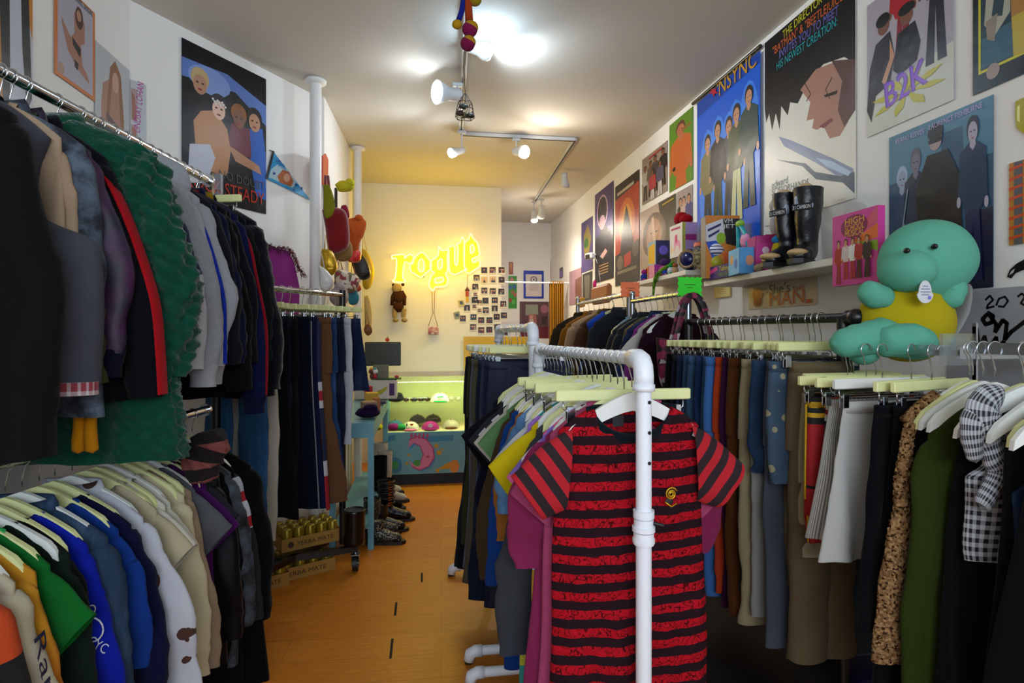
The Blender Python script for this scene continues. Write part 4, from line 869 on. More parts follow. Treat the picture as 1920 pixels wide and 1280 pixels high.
# ================================================================== flat things on the walls
class Board:
    def __init__(s, P, N, off=.004):
        s.N = Vector(N).normalized(); s.P = Vector(P); s.off = off; s.mb = MB(); s.l = 0
        s.u = UP.cross(s.N).normalized()
    def w(s, px, py, l=None):
        return hit(px, py, s.P + s.N * (s.off + (s.l if l is None else l) * .0001), s.N)
    def poly(s, pts, c, m=None):
        s.l += 1; s.mb.poly([s.w(*p) for p in pts], m or s.ink(c)); return s
    def ell(s, cx, cy, rx, ry, c, n=18, a=0):
        ca, sa = math.cos(a), math.sin(a)
        return s.poly([(cx + rx * math.cos(2 * PI * i / n) * ca - ry * math.sin(2 * PI * i / n) * sa, cy + rx * math.cos(2 * PI * i / n) * sa + ry * math.sin(2 * PI * i / n) * ca) for i in range(n)], c)
    def line(s, pts, w_, c):
        s.l += 1
        for a, b in zip(pts, pts[1:]):
            d = Vector((b[0] - a[0], b[1] - a[1])); L = d.length or 1; n = Vector((-d.y, d.x)) / L * w_ / 2; e = d / L * w_ * .2
            s.mb.poly([s.w(a[0] + n.x - e.x, a[1] + n.y - e.y), s.w(b[0] + n.x + e.x, b[1] + n.y + e.y), s.w(b[0] - n.x + e.x, b[1] - n.y + e.y), s.w(a[0] - n.x - e.x, a[1] - n.y - e.y)], s.ink(c))
        return s
    ink = staticmethod(ink)
    def sheet(s, q, c, th=.002):
        """q: four pixel corners (tl, tr, br, bl)"""
        s.mb.prism([s.w(*p, l=0) for p in q], -s.N * min(th, s.off * .8), s.ink(c)); return s
    def rect(s, xl, xr, top, bot, c, th=.002):
        """upright rectangle on the wall; top/bot are pixels lying on its top and bottom edge"""
        zt = s.w(*top, l=0).z; zb = s.w(*bot, l=0).z; a = s.w(xl, 600, l=0); b = s.w(xr, 600, l=0)
        P = [Vector((a.x, a.y, zt)), Vector((b.x, b.y, zt)), Vector((b.x, b.y, zb)), Vector((a.x, a.y, zb))]
        s.mb.prism(P, -s.N * min(th, s.off * .8), s.ink(c)); s.R = (a, b, zt, zb); return s
    def uv(s, u, v):   # position on the last rect, returned as a world point on the next layer
        a, b, zt, zb = s.R; p = a.lerp(b, u); return Vector((p.x, p.y, zt + (zb - zt) * v)) + s.N * s.l * .0001
    def up(s, pts, c):
        for ax, lim, sg in ((0, 0, 1), (0, 1, -1), (1, 0, 1), (1, 1, -1)):      # keep the print inside its sheet
            out = []
            for i, p in enumerate(pts):
                q = pts[i - 1]; a, b = (q[ax] - lim) * sg, (p[ax] - lim) * sg
                if (a < 0) != (b < 0): t_ = a / (a - b); out.append((q[0] + (p[0] - q[0]) * t_, q[1] + (p[1] - q[1]) * t_))
                if b >= 0: out.append(p)
            pts = out
            if len(pts) < 3: return s
        s.l += 1; s.mb.poly([s.uv(*p) for p in pts], s.ink(c)); return s
    def ue(s, cx, cy, rx, ry, c, n=16):
        return s.up([(cx + rx * math.cos(2 * PI * i / n), cy + ry * math.sin(2 * PI * i / n)) for i in range(n)], c)
    def text(s, t, A, B_, h, c, hgt=None):
        """baseline from pixel A to pixel B_, h = letter height in pixels at A"""
        s.l += 1; a, b = s.w(*A), s.w(*B_); d = (b - a); H = (s.w(A[0], A[1] - h) - a).length; ux = d.normalized()
        uz = s.N.cross(ux).normalized()
        if uz.z < 0 and abs(ux.z) < .9: uz = -uz
        text(s.mb, t, a, ux, uz, s.ink(c), width=d.length, height=H); return s
    def utext(s, t, u0, u1, v, h, c):
        s.l += 1; a, b = s.uv(u0, v), s.uv(u1, v); H = h * (s.R[2] - s.R[3]); ux = (b - a).normalized()
        text(s.mb, t, a, ux, Vector((0, 0, 1)), s.ink(c), width=(b - a).length, height=H); return s
    def person(s, cx, top, h, w_, skin, hair, shirt, pants, pose=0):
        """simple standing figure in sheet units"""
        hh = h * .13; hy = top + hh * .55
        s.up([(cx - w_ * .16, top + h * .5), (cx - w_ * .3, top + h), (cx - w_ * .04, top + h), (cx, top + h * .62), (cx + w_ * .06, top + h), (cx + w_ * .32, top + h), (cx + w_ * .2, top + h * .5)], pants)
        s.up([(cx - w_ * .42, top + h * .2), (cx - w_ * .12, top + h * .145), (cx + w_ * .12, top + h * .145), (cx + w_ * .42, top + h * .2), (cx + w_ * .48, top + h * .5), (cx + w_ * .34, top + h * .52), (cx + w_ * .27, top + h * .56), (cx - w_ * .26, top + h * .56), (cx - w_ * .34, top + h * .5), (cx - w_ * .5, top + h * .46)], shirt)
        s.up([(cx - w_ * .07, top + h * .1), (cx + w_ * .07, top + h * .1), (cx + w_ * .1, top + h * .17), (cx, top + h * .2), (cx - w_ * .1, top + h * .17)], skin)
        s.ue(cx, hy - hh * .05, w_ * .2, hh * .62, hair); s.ue(cx, hy + hh * .12, w_ * .155, hh * .5, skin)
        s.up([(cx - w_ * .09, hy + hh * .04), (cx - w_ * .03, hy + hh * .04), (cx - w_ * .03, hy + hh * .1), (cx - w_ * .09, hy + hh * .1)], '1c1412')
        s.up([(cx + w_ * .03, hy + hh * .04), (cx + w_ * .09, hy + hh * .04), (cx + w_ * .09, hy + hh * .1), (cx + w_ * .03, hy + hh * .1)], '1c1412')
        s.up([(cx - w_ * .05, hy + hh * .38), (cx + w_ * .05, hy + hh * .38), (cx + w_ * .03, hy + hh * .43), (cx - w_ * .03, hy + hh * .43)], '7a2c2c')
        s.ue(cx - w_ * .46, top + h * .5, w_ * .07, h * .035, skin); s.ue(cx + w_ * .44, top + h * .53, w_ * .07, h * .035, skin)
        return s
    def done(s, name, label, cat, group=None): return tag(s.mb.build(name), label, cat, group)
RW = ((WX, 0, 0), (-1, 0, 0)); LN = Vector((.52 * 2, -.34 * 2, 0)); 
LWN = ((-1.47, 0, 0), (1, 0, 0)); LA = ((-1.47, 3.2, 0), (1.04, -.68, 0)); LR = ((-.68, 4.6, 0), (1, -.03, 0)); BW = ((0, BY, 0), (0, -1, 0)); AW = ((0, AY, 0), (0, -1, 0))
SK = 'c08a68'; SK2 = '7a4a34'; SK3 = 'd8a888'
# -- right wall
b = Board(*RW, off=.006).rect(1434, 1604, (1434, 81), (1604, 371), 'dcd9cc')
b.up([(0, 0), (1, 0), (1, .42), (.9, .36), (.7, .33), (.55, .36), (.42, .44), (.33, .41), (.3, .47), (.22, .4), (.2, .52), (.15, .42), (.1, .5), (.06, .4), (.02, .44), (0, .36)], '08080a')
b.up([(.45, .38), (.62, .33), (.85, .36), (1, .44), (1, .6), (.93, .66), (.86, .7), (.76, .69), (.7, .62), (.63, .62), (.58, .6), (.6, .56), (.52, .55), (.56, .47)], 'a87a68')
b.up([(.78, .34), (1, .4), (1, .62), (.9, .67), (.84, .58), (.88, .46)], '5a3a34')
b.line([(1506, 150), (1520, 176), (1512, 190)], 1.5, '100c0c').line([(1560, 145), (1548, 168), (1556, 185)], 1.5, '100c0c')
b.up([(.7, .475), (.84, .49), (.83, .505), (.72, .49)], '1a1010'); b.up([(.66, .61), (.78, .6), (.8, .615), (.7, .63)], '7a2a38')
b.poly([(1460, 256), (1480, 262), (1560, 296), (1600, 316), (1600, 340), (1570, 330), (1530, 305), (1470, 274)], '7c8ca8'); b.poly([(1455, 299), (1510, 306), (1528, 322), (1575, 330), (1602, 322), (1602, 362), (1580, 342), (1530, 336), (1505, 312)], '3c5468')
b.poly([(1530, 296), (1560, 302), (1596, 322), (1590, 330), (1550, 312)], 'a8c0d8')
for t_, A, B_, c in (('THE DIRECTOR OF', (1468, 73), (1560, -14), 'c8c020'), ('"BATMAN" & "BEETLEJUICE"', (1449, 104), (1585, -4), 'c8602c'), ('INVITES YOU TO MEET', (1461, 110), (1572, 26), '6a68b8'), ('HIS NEWEST CREATION:', (1456, 132), (1570, 47), '20a0a8')):
    b.text(t_, A, B_, 15, c)
b.text('edward', (1447, 354), (1477, 343), 14, '3a5a64').text('SCISSORHANDS', (1447, 366), (1516, 347), 12, '3a5a64')
b.done('wall_poster', 'tall movie poster with black top, pale face profile and metal blades on right wall', 'poster')
b = Board(*RW, off=.006).rect(1626, 1788, (1628, 10), (1626, 258), 'a9a3ac')
b.up([(0, .72), (1, .62), (1, 1), (0, 1)], 'c4c6b8')
for cx, tp, h, w_, sh, pt in ((.45, -.2, .8, .32, 'b01420', '8a1020'), (.82, -.3, 1.0, .36, '14141c', '20222e')): b.person(cx, tp, h, w_, SK2, '0c0808', sh, pt)
b.up([(.12, .34), (.3, .3), (.36, .5), (.3, .68), (.12, .72), (.06, .9), (.0, .8), (.04, .5)], '1a1420'); b.ue(.22, .24, .075, .06, SK2); b.ue(.21, .19, .09, .05, '0a0808'); b.up([(.3, .36), (.36, .5), (.24, .68), (.2, .64), (.3, .5)], SK)
b.up([(.4, .36), (.6, .34), (.66, .5), (.62, .62), (.42, .66), (.34, .6)], '0c0c12'); b.ue(.5, .27, .075, .065, SK2); b.ue(.5, .22, .1, .04, '08080a')
for i in range(8):
    an = i * PI / 4 + .3; ca, sa = math.cos(an), math.sin(an); u0, v0 = .5, .8
    b.up([(u0, v0), (u0 + .3 * ca - .06 * sa, v0 + .1 * sa + .02 * ca), (u0 + .45 * ca, v0 + .15 * sa), (u0 + .3 * ca + .06 * sa, v0 + .1 * sa - .02 * ca)], 'b8b020')
b.text('B2K', (1661, 204), (1738, 155), 50, '5a2ca8'); b.text('B2K', (1663, 202), (1740, 153), 46, '8a50d0')
b.done('wall_poster', 'grey poster of young men above a yellow flower on right wall', 'poster')
b = Board(*RW, off=.006).rect(1824, 1975, (1824, -60), (1825, 179), '0e1a20')
b.up([(.08, 0), (.8, 0), (.8, .86), (.08, .86)], 'c8c410'); b.up([(.11, 0), (1, 0), (1, .84), (.11, .84)], '1d3844')
b.up([(.12, .6), (.9, .55), (.9, .84), (.12, .82)], '2f5a6c'); b.up([(.2, .2), (.36, .1), (.5, .3), (.5, .5), (.3, .62), (.16, .5)], 'a8a696'); b.up([(.3, .3), (.44, .32), (.4, .5), (.26, .46)], '28404a'); b.up([(.18, .48), (.34, .46), (.3, .66), (.2, .62)], '8c8070')
b.up([(.5, .3), (.8, .25), (.85, .6), (.52, .64)], 'a8783a'); b.up([(.52, .55), (.8, .55), (.78, .86), (.54, .84)], 'b8a440'); b.ue(.62, .24, .07, .08, SK2); b.ue(.28, .88, .09, .06, '9a8a80')
b.done('wall_poster', 'dark poster with yellow border line at top right corner', 'poster')
b = Board(*RW, off=.006).rect(1667, 1862, (1862, 177), (1862, 538), '2c4c66')
b.up([(0, 0), (1, 0), (1, .3), (0, .3)], '4a7a92'); b.up([(0, .62), (1, .58), (1, 1), (0, 1)], '0c1a36'); b.up([(.55, .1), (.75, .1), (.78, .8), (.58, .8)], '28506e')
b.person(.15, .22, .86, .3, '8a9ab0', '9ab0c4', '24405e', '14243e'); b.person(.3, .14, .9, .28, '6a6a7c', '5a5a6a', '182a3e', '0c1424')
b.up([(.3, .4), (.42, .2), (.62, .2), (.72, .35), (.76, .75), (.66, .8), (.7, 1), (.26, 1), (.34, .7)], '0d0e12'); b.ue(.5, .12, .065, .065, 'a08c8a'); b.ue(.5, .08, .075, .05, '0c0a0c'); b.up([(.43, .115), (.57, .115), (.56, .14), (.44, .14)], '08080a')
b.person(.84, .08, .88, .26, 'a8a0b0', '141420', '15304e', '0e1f48')
b.line([(1702, 355), (1690, 445)], 2, '8090a0'); b.ue(.7, .76, .04, .03, 'a89aa8')
b.text('KEANU REEVES', (1679, 271), (1732, 250), 9, 'b8a8d8').text('LAURENCE FISHBURNE', (1742, 244), (1842, 201), 10, 'b8a8d8')
b.done('wall_poster', 'blue film poster with figures in long black coats above the plush toy', 'poster')
b = Board(*RW, off=.006); b.sheet([(1904, 190), (1925, 180), (1930, 270), (1922, 252), (1906, 240), (1903, 218)], 'a8a018', .02)
b.poly([(1907, 200), (1912, 196), (1912, 230), (1907, 225)], 'e8e890'); b.done('foil_balloon', 'small shiny yellow foil balloon at the right picture edge', 'balloon')
b = Board(*RW, off=.006).rect(1892, 1990, (1892, 307), (1892, 460), 'b87a28')
b.up([(.35, 0), (1, 0), (1, .3), (.35, .35)], '2a7a8c'); b.up([(.35, .35), (1, .3), (1, .6), (.35, .6)], 'b8a030'); b.up([(.1, 0), (.28, 0), (.28, 1), (.1, 1)], '5a5a5c')
for i in range(8): b.up([(0, .06 + i * .12), (.3, .04 + i * .12), (.3, .07 + i * .12), (0, .1 + i * .12)], 'c84a20')
b.done('wall_poster', 'orange and teal printed poster at the right picture edge', 'poster')
b = Board(*RW, off=.005); b.poly([(1888, 519), (1893, 506), (1906, 494), (1924, 484), (1924, 504), (1904, 512), (1896, 522)], '08080c'); b.poly([(1892, 516), (1896, 508), (1903, 503), (1900, 511)], 'b8bcc0')
b.done('wall_sticker', 'black hand shaped marker drawing at the right edge of wall', 'sticker')
b = Board(*RW, off=.006).rect(1775, 1990, (1920, 536), (1920, 760), '9c9da2')
for pts, w_ in (([(1848, 562), (1856, 554), (1862, 562), (1852, 572), (1850, 578), (1864, 574)], 4), ([(1868, 572), (1873, 560), (1884, 556), (1890, 564), (1882, 575), (1872, 574)], 4), ([(1908, 556), (1916, 550), (1922, 556), (1914, 568), (1924, 574)], 4),
                ([(1850, 590), (1842, 598), (1848, 608), (1860, 604), (1862, 592), (1852, 586), (1868, 608), (1866, 622)], 8), ([(1866, 622), (1880, 600), (1888, 606), (1884, 636), (1896, 622), (1925, 600)], 8),
                ([(1818, 648), (1832, 616)], 7), ([(1832, 616), (1836, 650)], 6), ([(1836, 650), (1846, 630)], 6), ([(1846, 630), (1852, 655), (1868, 632), (1870, 652), (1882, 640), (1884, 660)], 7), ([(1896, 645), (1904, 660)], 6)):
    b.line(pts, w_, '08080a')
b.done('graffiti_panel', 'grey board with black marker scribbles behind the near right hangers', 'panel')
b = Board(*RW, off=.265).rect(1561, 1646, (1561, 408), (1565, 537), 'c43c90', th=.03)
b.up([(.45, .35), (1, .0), (1, .2), (.5, .4)], 'c8506a'); b.up([(.5, .4), (1, .22), (1, .42), (.5, .44)], 'd86a30'); b.up([(.5, .42), (1, .45), (1, .6)], '7a9a20')
b.ue(.5, .2, .3, .16, '7a1050')
for t_, v in (('HIGH', .16), ('SCHOOL', .25), ('MUSICAL', .33)): b.utext(t_, .3, .72, v, .085, 'd8a818')
for cx, c1, c2 in ((.15, 'a01828', '8a1020'), (.32, 'c8b8b8', 'a01828'), (.48, 'd8d8d8', 'a01828'), (.62, 'a01828', '3a0c14'), (.8, '18141c', '101018')): b.person(cx, .36, .56 + (.06 if cx in (.15,) else 0), .2, SK, '2a160e', c1, c2)
b.done('canvas_picture', 'pink canvas picture of a standing group mounted beside the shelf', 'picture')
b = Board(*RW, off=.005).rect(1404, 1532, (1404, 532), (1407, 580), 'bdb199')
for i in range(5): b.person(.1 + .028 * i, .2 + .05 * (i % 2), .66, .07, 'a85030', '6a2818', 'b0502c', '8a3018')
b.text("She's", (1442, 551), (1481, 546), 17, '2c2a22').text('THE', (1485, 547), (1509, 543), 10, 'a03420').text('MAN', (1443, 574), (1508, 567), 24, 'b04428'); b.poly([(1511, 561), (1521, 560), (1521, 567), (1511, 568)], 'b04428')
b.poly([(1425, 541), (1437, 540), (1437, 543), (1425, 544)], '7a7a70').poly([(1426, 547), (1437, 546), (1437, 549), (1426, 550)], '7a7a70')
b.done('wall_banner', "cream banner with red and black lettering below the long shelf", 'banner')
b = Board(*RW, off=.012).rect(1339, 1369, (1339, 536), (1340, 559), 'c8b87c', th=.01); b.up([(.08, .1), (.92, .1), (.92, .88), (.08, .88)], 'd8cf98')
for i in range(4): b.up([(.2, .22 + i * .15), (.8, .22 + i * .15), (.8, .27 + i * .15), (.2, .27 + i * .15)], 'a89860')
b.done('wall_plaque', 'small gold framed plaque under the shelf on right wall', 'plaque')
# scroll banner
t = thing('wall_scroll', 'tall blue wall scroll of five standing men beneath a black rod', 'wall scroll')
b = Board(*RW, off=.02).rect(1307, 1425, (1425, 95), (1425, 447), '1058c8', th=.003)
b.up([(0, 0), (1, 0), (1, .06), (0, .1)], '10409c')
for cx, tp, sh, pt in ((.2, .26, '7a7048', '101c28'), (.38, .22, '14161c', '28381c'), (.56, .24, '3a3c44', '14181c'), (.66, .2, '3c4a28', 'b8b888'), (.85, .15, '26403c', '1c3430')): b.ue(cx, tp + .3, .16, .34, '3a80e0')
for cx, tp, sh, pt in ((.2, .26, '7a7048', '101c28'), (.56, .24, '3a3c44', '14181c'), (.38, .22, '14161c', '28381c'), (.68, .2, '3c4a28', 'b8b888'), (.86, .15, '26403c', '1c3430')): b.person(cx, tp, .66, .28, SK, '2a1c14', sh, pt)
b.text("'NSYNC", (1344, 183), (1418, 122), 30, 'c08a20'); st = [(1338 + (10 if i % 2 else 4) * math.sin(i * PI / 5), 172 - (10 if i % 2 else 4) * math.cos(i * PI / 5)) for i in range(10)]; b.poly(st, 'b01c38')
b.mb.build('printed_sheet', t)
for pa, pb in (((1300, 193), (1424, 88)),): 
    z = atx(*pb, WX - .02).z; ya, yb = yof(1299, WX - .02), yof(1426, WX - .02); MB().cyl((WX - .02, ya, z), (WX - .02, yb, z), .012, BLACKM).build('top_rod', t)
z = atx(1432, 444, WX - .02).z; MB().cyl((WX - .02, ya, z), (WX - .02, yof(1430, WX - .02), z), .012, BLACKM).build('bottom_rod', t)
b = Board(*RW, off=.006).rect(1255, 1299, (1255, 236), (1257, 360), '55801c'); b.person(.5, .08, 1.3, 1.0, 'b06a48', '5a3420', 'b85c28', 'b85c28')
b.ue(.22, .7, .07, .03, '141010').up([(.55, .19), (.92, .18), (.92, .22), (.55, .23)], '8a5a20'); b.done('wall_poster', 'green poster of a man in an orange shirt left of scroll', 'poster')
b = Board(*RW, off=.006).rect(1204, 1251, (1251, 263), (1204, 385), '8c7c72')
for cx, tp, sh, pt in ((.14, .2, 'a8a49c', '1c1614'), (.36, .16, '5a4a48', '241c1c'), (.55, .12, '3a3436', '201818'), (.86, .1, '141218', '100e10'), (.75, .3, '4a4a5c', 'b8b0a8'), (.46, .38, 'a03038', 'b8b4b0')): b.person(cx, tp, .75, .3, SK2, '140c0a', sh, pt)
b.up([(.3, .08), (.85, .06), (.85, .09), (.3, .11)], 'b02828'); b.done('wall_poster', 'brown group poster of six young men near ceiling', 'poster')
b = Board(*RW, off=.006).rect(1200, 1267, (1267, 362), (1200, 505), 'b09a8c'); b.up([(.55, 0), (1, 0), (1, 1), (.75, 1)], '3a3224'); b.ue(.42, .5, .34, .38, '6a5444'); b.ue(.42, .52, .22, .3, 'a87a5c'); b.up([(.36, .2), (.42, .18), (.5, .8), (.42, .8)], 'c8a080'); b.ue(.35, .45, .035, .015, '2a1814'); b.ue(.5, .45, .035, .015, '2a1814'); b.up([(.36, .68), (.5, .68), (.44, .72)], '8a4038')
b.up([(.66, .06), (.95, .05), (.95, .07), (.66, .08)], 'b89830'); b.done('wall_poster', 'poster of a face wrapped in a pale hood behind shelf toys', 'poster')
b = Board(*RW, off=.006).rect(1269, 1298, (1298, 345), (1298, 420), '9c8c88')
for cx, sh in ((.25, '18161c'), (.48, 'b8a090'), (.8, '3c3c78')): b.person(cx, .2, 1.3, .5, SK, '2a1a12', sh, sh)
b.done('wall_poster', 'small poster of three people just above the toy boxes', 'poster')
b = Board(*RW, off=.006).rect(1153.5, 1198.5, (1153.5, 351), (1153.5, 537), '1c1612')
b.up([(0, .14), (1, .1), (1, .75), (0, .75)], 'a83416'); b.ue(.5, .42, .34, .24, 'd07020'); b.ue(.5, .42, .22, .18, 'e09838'); b.up([(.3, .5), (.45, .3), (.5, .25), (.56, .32), (.72, .52), (.85, .75), (.2, .75)], '241c1a'); b.up([(0, .7), (1, .62), (1, .95), (0, .95)], '2a201c'); b.ue(.22, .78, .14, .07, '6a5c4c'); b.ue(.86, .7, .12, .07, '5a4c3c'); b.up([(.4, .72), (.68, .7), (.68, .82), (.4, .84)], 'b02c20')
b.up([(.1, .08), (.8, .07), (.8, .1), (.1, .11)], 'b0a898').up([(.1, .86), (.9, .85), (.9, .88), (.1, .89)], '7a7460'); b.done('wall_poster', 'tall fiery orange film poster with dark rocky figure', 'poster')
b = Board(*RW, off=.006).rect(1115.5, 1150, (1115.5, 366), (1118, 530), '3c2c6c'); b.up([(0, .5), (1, .5), (1, 1), (0, 1)], '141018'); b.ue(.42, .24, .3, .18, 'c0a0c0'); b.ue(.42, .24, .26, .16, '1a1218'); b.up([(.1, .6), (.4, .4), (.6, .4), (.95, .6), (.9, .95), (.1, .95)], '16101c'); b.ue(.42, .36, .16, .08, 'a08090'); b.up([(.3, .72), (.6, .66), (.7, .7), (.45, .76)], 'c09a98')
for i in range(4): b.up([(.25, .82 + i * .03), (.75, .82 + i * .03), (.75, .832 + i * .03), (.25, .832 + i * .03)], 'a08050')
b.done('wall_poster', 'tall purple and black poster of a figure with cupped hands', 'poster')
b = Board(*RW, off=.006).rect(1090, 1111, (1090, 419), (1090, 512), '54487c'); b.up([(.2, .3), (.6, .1), (.9, .4), (.6, .8), (.3, .7)], '8c7c3c'); b.ue(.45, .45, .2, .1, '3c6a28'); b.done('wall_poster', 'narrow purple and yellow poster behind white wall camera', 'poster')
b = Board(*RW, off=.006).rect(1067.5, 1090.5, (1067.5, 510), (1067.5, 572), 'a8848c'); b.up([(.5, .3), (1, .25), (1, 1), (.5, 1)], '7a5448'); b.done('wall_poster', 'pink photo print low on the far right wall', 'poster')
b = Board(*RW, off=.006).rect(1092, 1110, (1092, 514), (1092, 566), '3c3a34'); b.up([(.2, .1), (.8, .1), (.7, .9), (.3, .9)], '6a665c'); b.done('wall_poster', 'narrow black and white print beside the pink photo', 'poster')
# -- left walls
b = Board(*LWN, off=.006).rect(-60, 61, (61, -60), (61, 214), 'b8bcc4'); b.up([(0, 0), (.62, 0), (.7, 1), (0, 1)], 'b07820'); b.up([(.7, 0), (1, 0), (1, .5)], 'c07c20'); b.up([(.42, 0), (.6, 0), (.66, 1), (.5, 1)], '14181c'); b.up([(.78, 0), (.92, .1), (.99, .9), (.9, 1), (.8, .5)], '14181c'); b.up([(.6, 0), (.78, 0), (.84, 1), (.62, 1)], 'b8bcc8'); b.ue(.68, .18, .03, .06, 'c09088')
b.done('wall_poster', 'poster with orange, white and black legs at top left corner', 'poster')
b = Board(*LWN, off=.006).rect(103, 178, (176, 23), (104, 138), 'c8702c'); b.up([(.06, .02), (.94, .02), (.94, .96), (.06, .96)], 'a8a4b0')
b.up([(.45, .2), (.6, .12), (.72, .25), (.72, .45), (.62, .5), (.66, .7), (.8, .78), (.85, .86), (.6, .8), (.45, .74), (.3, .66), (.16, .44), (.14, .36), (.36, .5), (.46, .42)], 'a0705c'); b.ue(.58, .22, .1, .12, '4a2a1c'); b.ue(.57, .2, .06, .06, 'b08068'); b.up([(.4, .48), (.62, .54), (.6, .64), (.42, .56)], '1c1418'); b.up([(.46, .7), (.56, .72), (.54, .8), (.46, .78)], '1c1418')
b.utext('AVRIL LAVIGNE', .5, .93, .07, .06, '181820'); b.ue(.14, .9, .07, .06, 'a88870'); b.done('wall_poster', 'orange bordered poster of a seated woman on left wall', 'poster')
b = Board(*LWN, off=.006).rect(179, 243, (179, 75), (171, 300), 'b4b8ba'); b.up([(.15, .5), (.2, .3), (.4, .22), (.45, .1), (.6, .08), (.75, .3), (.78, .7), (.7, 1), (.2, 1)], 'a87c68'); b.up([(.4, .12), (.55, .03), (.72, .12), (.82, .5), (.8, .75), (.7, .5), (.66, .25), (.46, .25), (.36, .6), (.25, .7)], '8a5c38'); b.ue(.56, .22, .1, .09, 'c09480'); b.up([(.3, .52), (.7, .6), (.72, .75), (.4, .78)], '5a4048')
b.done('wall_poster', 'pale poster of a long haired woman above upper left rail', 'poster')
t_ = Board(*LA, off=.006).rect(244, 274, (274, 160), (244, 300), 'b6babd'); t_.up([(.05, .1), (.45, .1), (.45, .5), (.05, .5)], 'a89088'); t_.up([(.1, .14), (.3, .2), (.4, .5), (.12, .48)], '9c6854'); t_.up([(.05, .55), (.45, .55), (.45, .95), (.05, .95)], 'a89088'); t_.up([(.1, .58), (.35, .6), (.38, .95), (.14, .94)], 'a06c58')
t_.l += 1; A = t_.w(262, 249); B_ = t_.w(270, 157); H = (t_.w(250, 249) - A).length
text(t_.mb, 'LINDSAY LOHAN', A, (B_ - A).normalized(), t_.N.cross((B_ - A).normalized()) , ink('b0188c'), width=(B_ - A).length, height=H)
t_.done('wall_poster', 'narrow poster strip with pink vertical name lettering beside the corner', 'poster')
b = Board(*LA, off=.006).rect(341, 499, (341, 70), (497, 401), '0c0c12'); b.up([(0, .12), (.5, .1), (1, .2), (1, .35), (.6, .2), (0, .24)], '5a78b8'); b.ue(.3, .2, .24, .09, '7a94c8')
b.up([(0, .35), (.1, .3), (.3, .3), (.34, .42), (.1, .5), (0, .6)], '08080c'); b.up([(.75, .42), (.95, .38), (1, .6), (1, .9), (.86, .88), (.78, .6)], '1858b0'); b.up([(.55, .42), (.78, .42), (.8, .62), (.5, .62)], '6a2434')
b.up([(.12, .5), (.2, .42), (.36, .38), (.5, .48), (.54, .62), (.5, .8), (.16, .8)], 'b8845c'); b.up([(.08, .66), (.3, .62), (.36, .7), (.26, .9), (.06, .88)], 'b8bcc8'); b.up([(.5, .58), (.9, .66), (.94, .72), (.6, .68)], 'b08060')
for cx, cy, sk, hr in ((.19, .24, 'b08468', 'b8a070'), (.4, .36, 'e0b8a4', '1c1c22'), (.64, .37, '7a4a34', '8a5428'), (.84, .35, 'b88868', '18120e')):
    b.ue(cx, cy - .03, .1, .07, hr); b.ue(cx, cy + .01, .075, .065, sk)
    for dx in (-.03, .03): b.ue(cx + dx, cy + .0, .014, .006, '120c0c')
    b.ue(cx, cy + .042, .025, .007, '8a2c2c')
for i in range(9): b.ue(.33 + .018 * i, .31 + .012 * (i % 3), .012, .008, 'd8d8d8')
b.utext('NO DOUBT', .4, .98, .83, .06, '4a4c52'); b.utext('ROCK STEADY', .04, .97, .94, .09, 'b02c1c')
b.done('wall_poster', 'large dark poster of four band members on angled left wall', 'poster')
t = thing('pennant', 'blue triangular felt pennant with black edge on the left wall', 'pennant')
b = Board(*LA, off=.008).sheet([(513, 284), (582, 375), (500, 335)], '1c8cc0'); b.poly([(508, 318), (520, 308), (540, 318), (558, 345), (548, 352), (504, 332)], 'a8c4cc'); b.poly([(520, 330), (530, 318), (542, 322), (550, 340), (546, 350), (524, 342)], 'a8603c'); b.ell(538, 333, 6, 8, 'd0a088')
for x, y, r in ((555, 346, 4), (565, 353, 4), (524, 302, 3), (514, 325, 4), (551, 356, 3)):
    b.poly([(x + (r if i % 2 else r * .45) * math.sin(i * PI / 5), y + (r if i % 2 else r * .45) * math.cos(i * PI / 5)) for i in range(10)], '0c3c8c')
b.text('BRITNEY', (517, 303), (534, 315), 6, '0c50a0').text('SPEARS', (521, 311), (536, 321), 5, '0c50a0'); b.mb.build('felt_panel', t)
b = Board(*LA, off=.009); b.sheet([(511, 282), (515, 284), (502, 336), (498, 334)], '0a0a0c'); b.line([(512, 284), (505, 281)], 1.5, '0a0a0c'); b.mb.build('edge_binding', t)
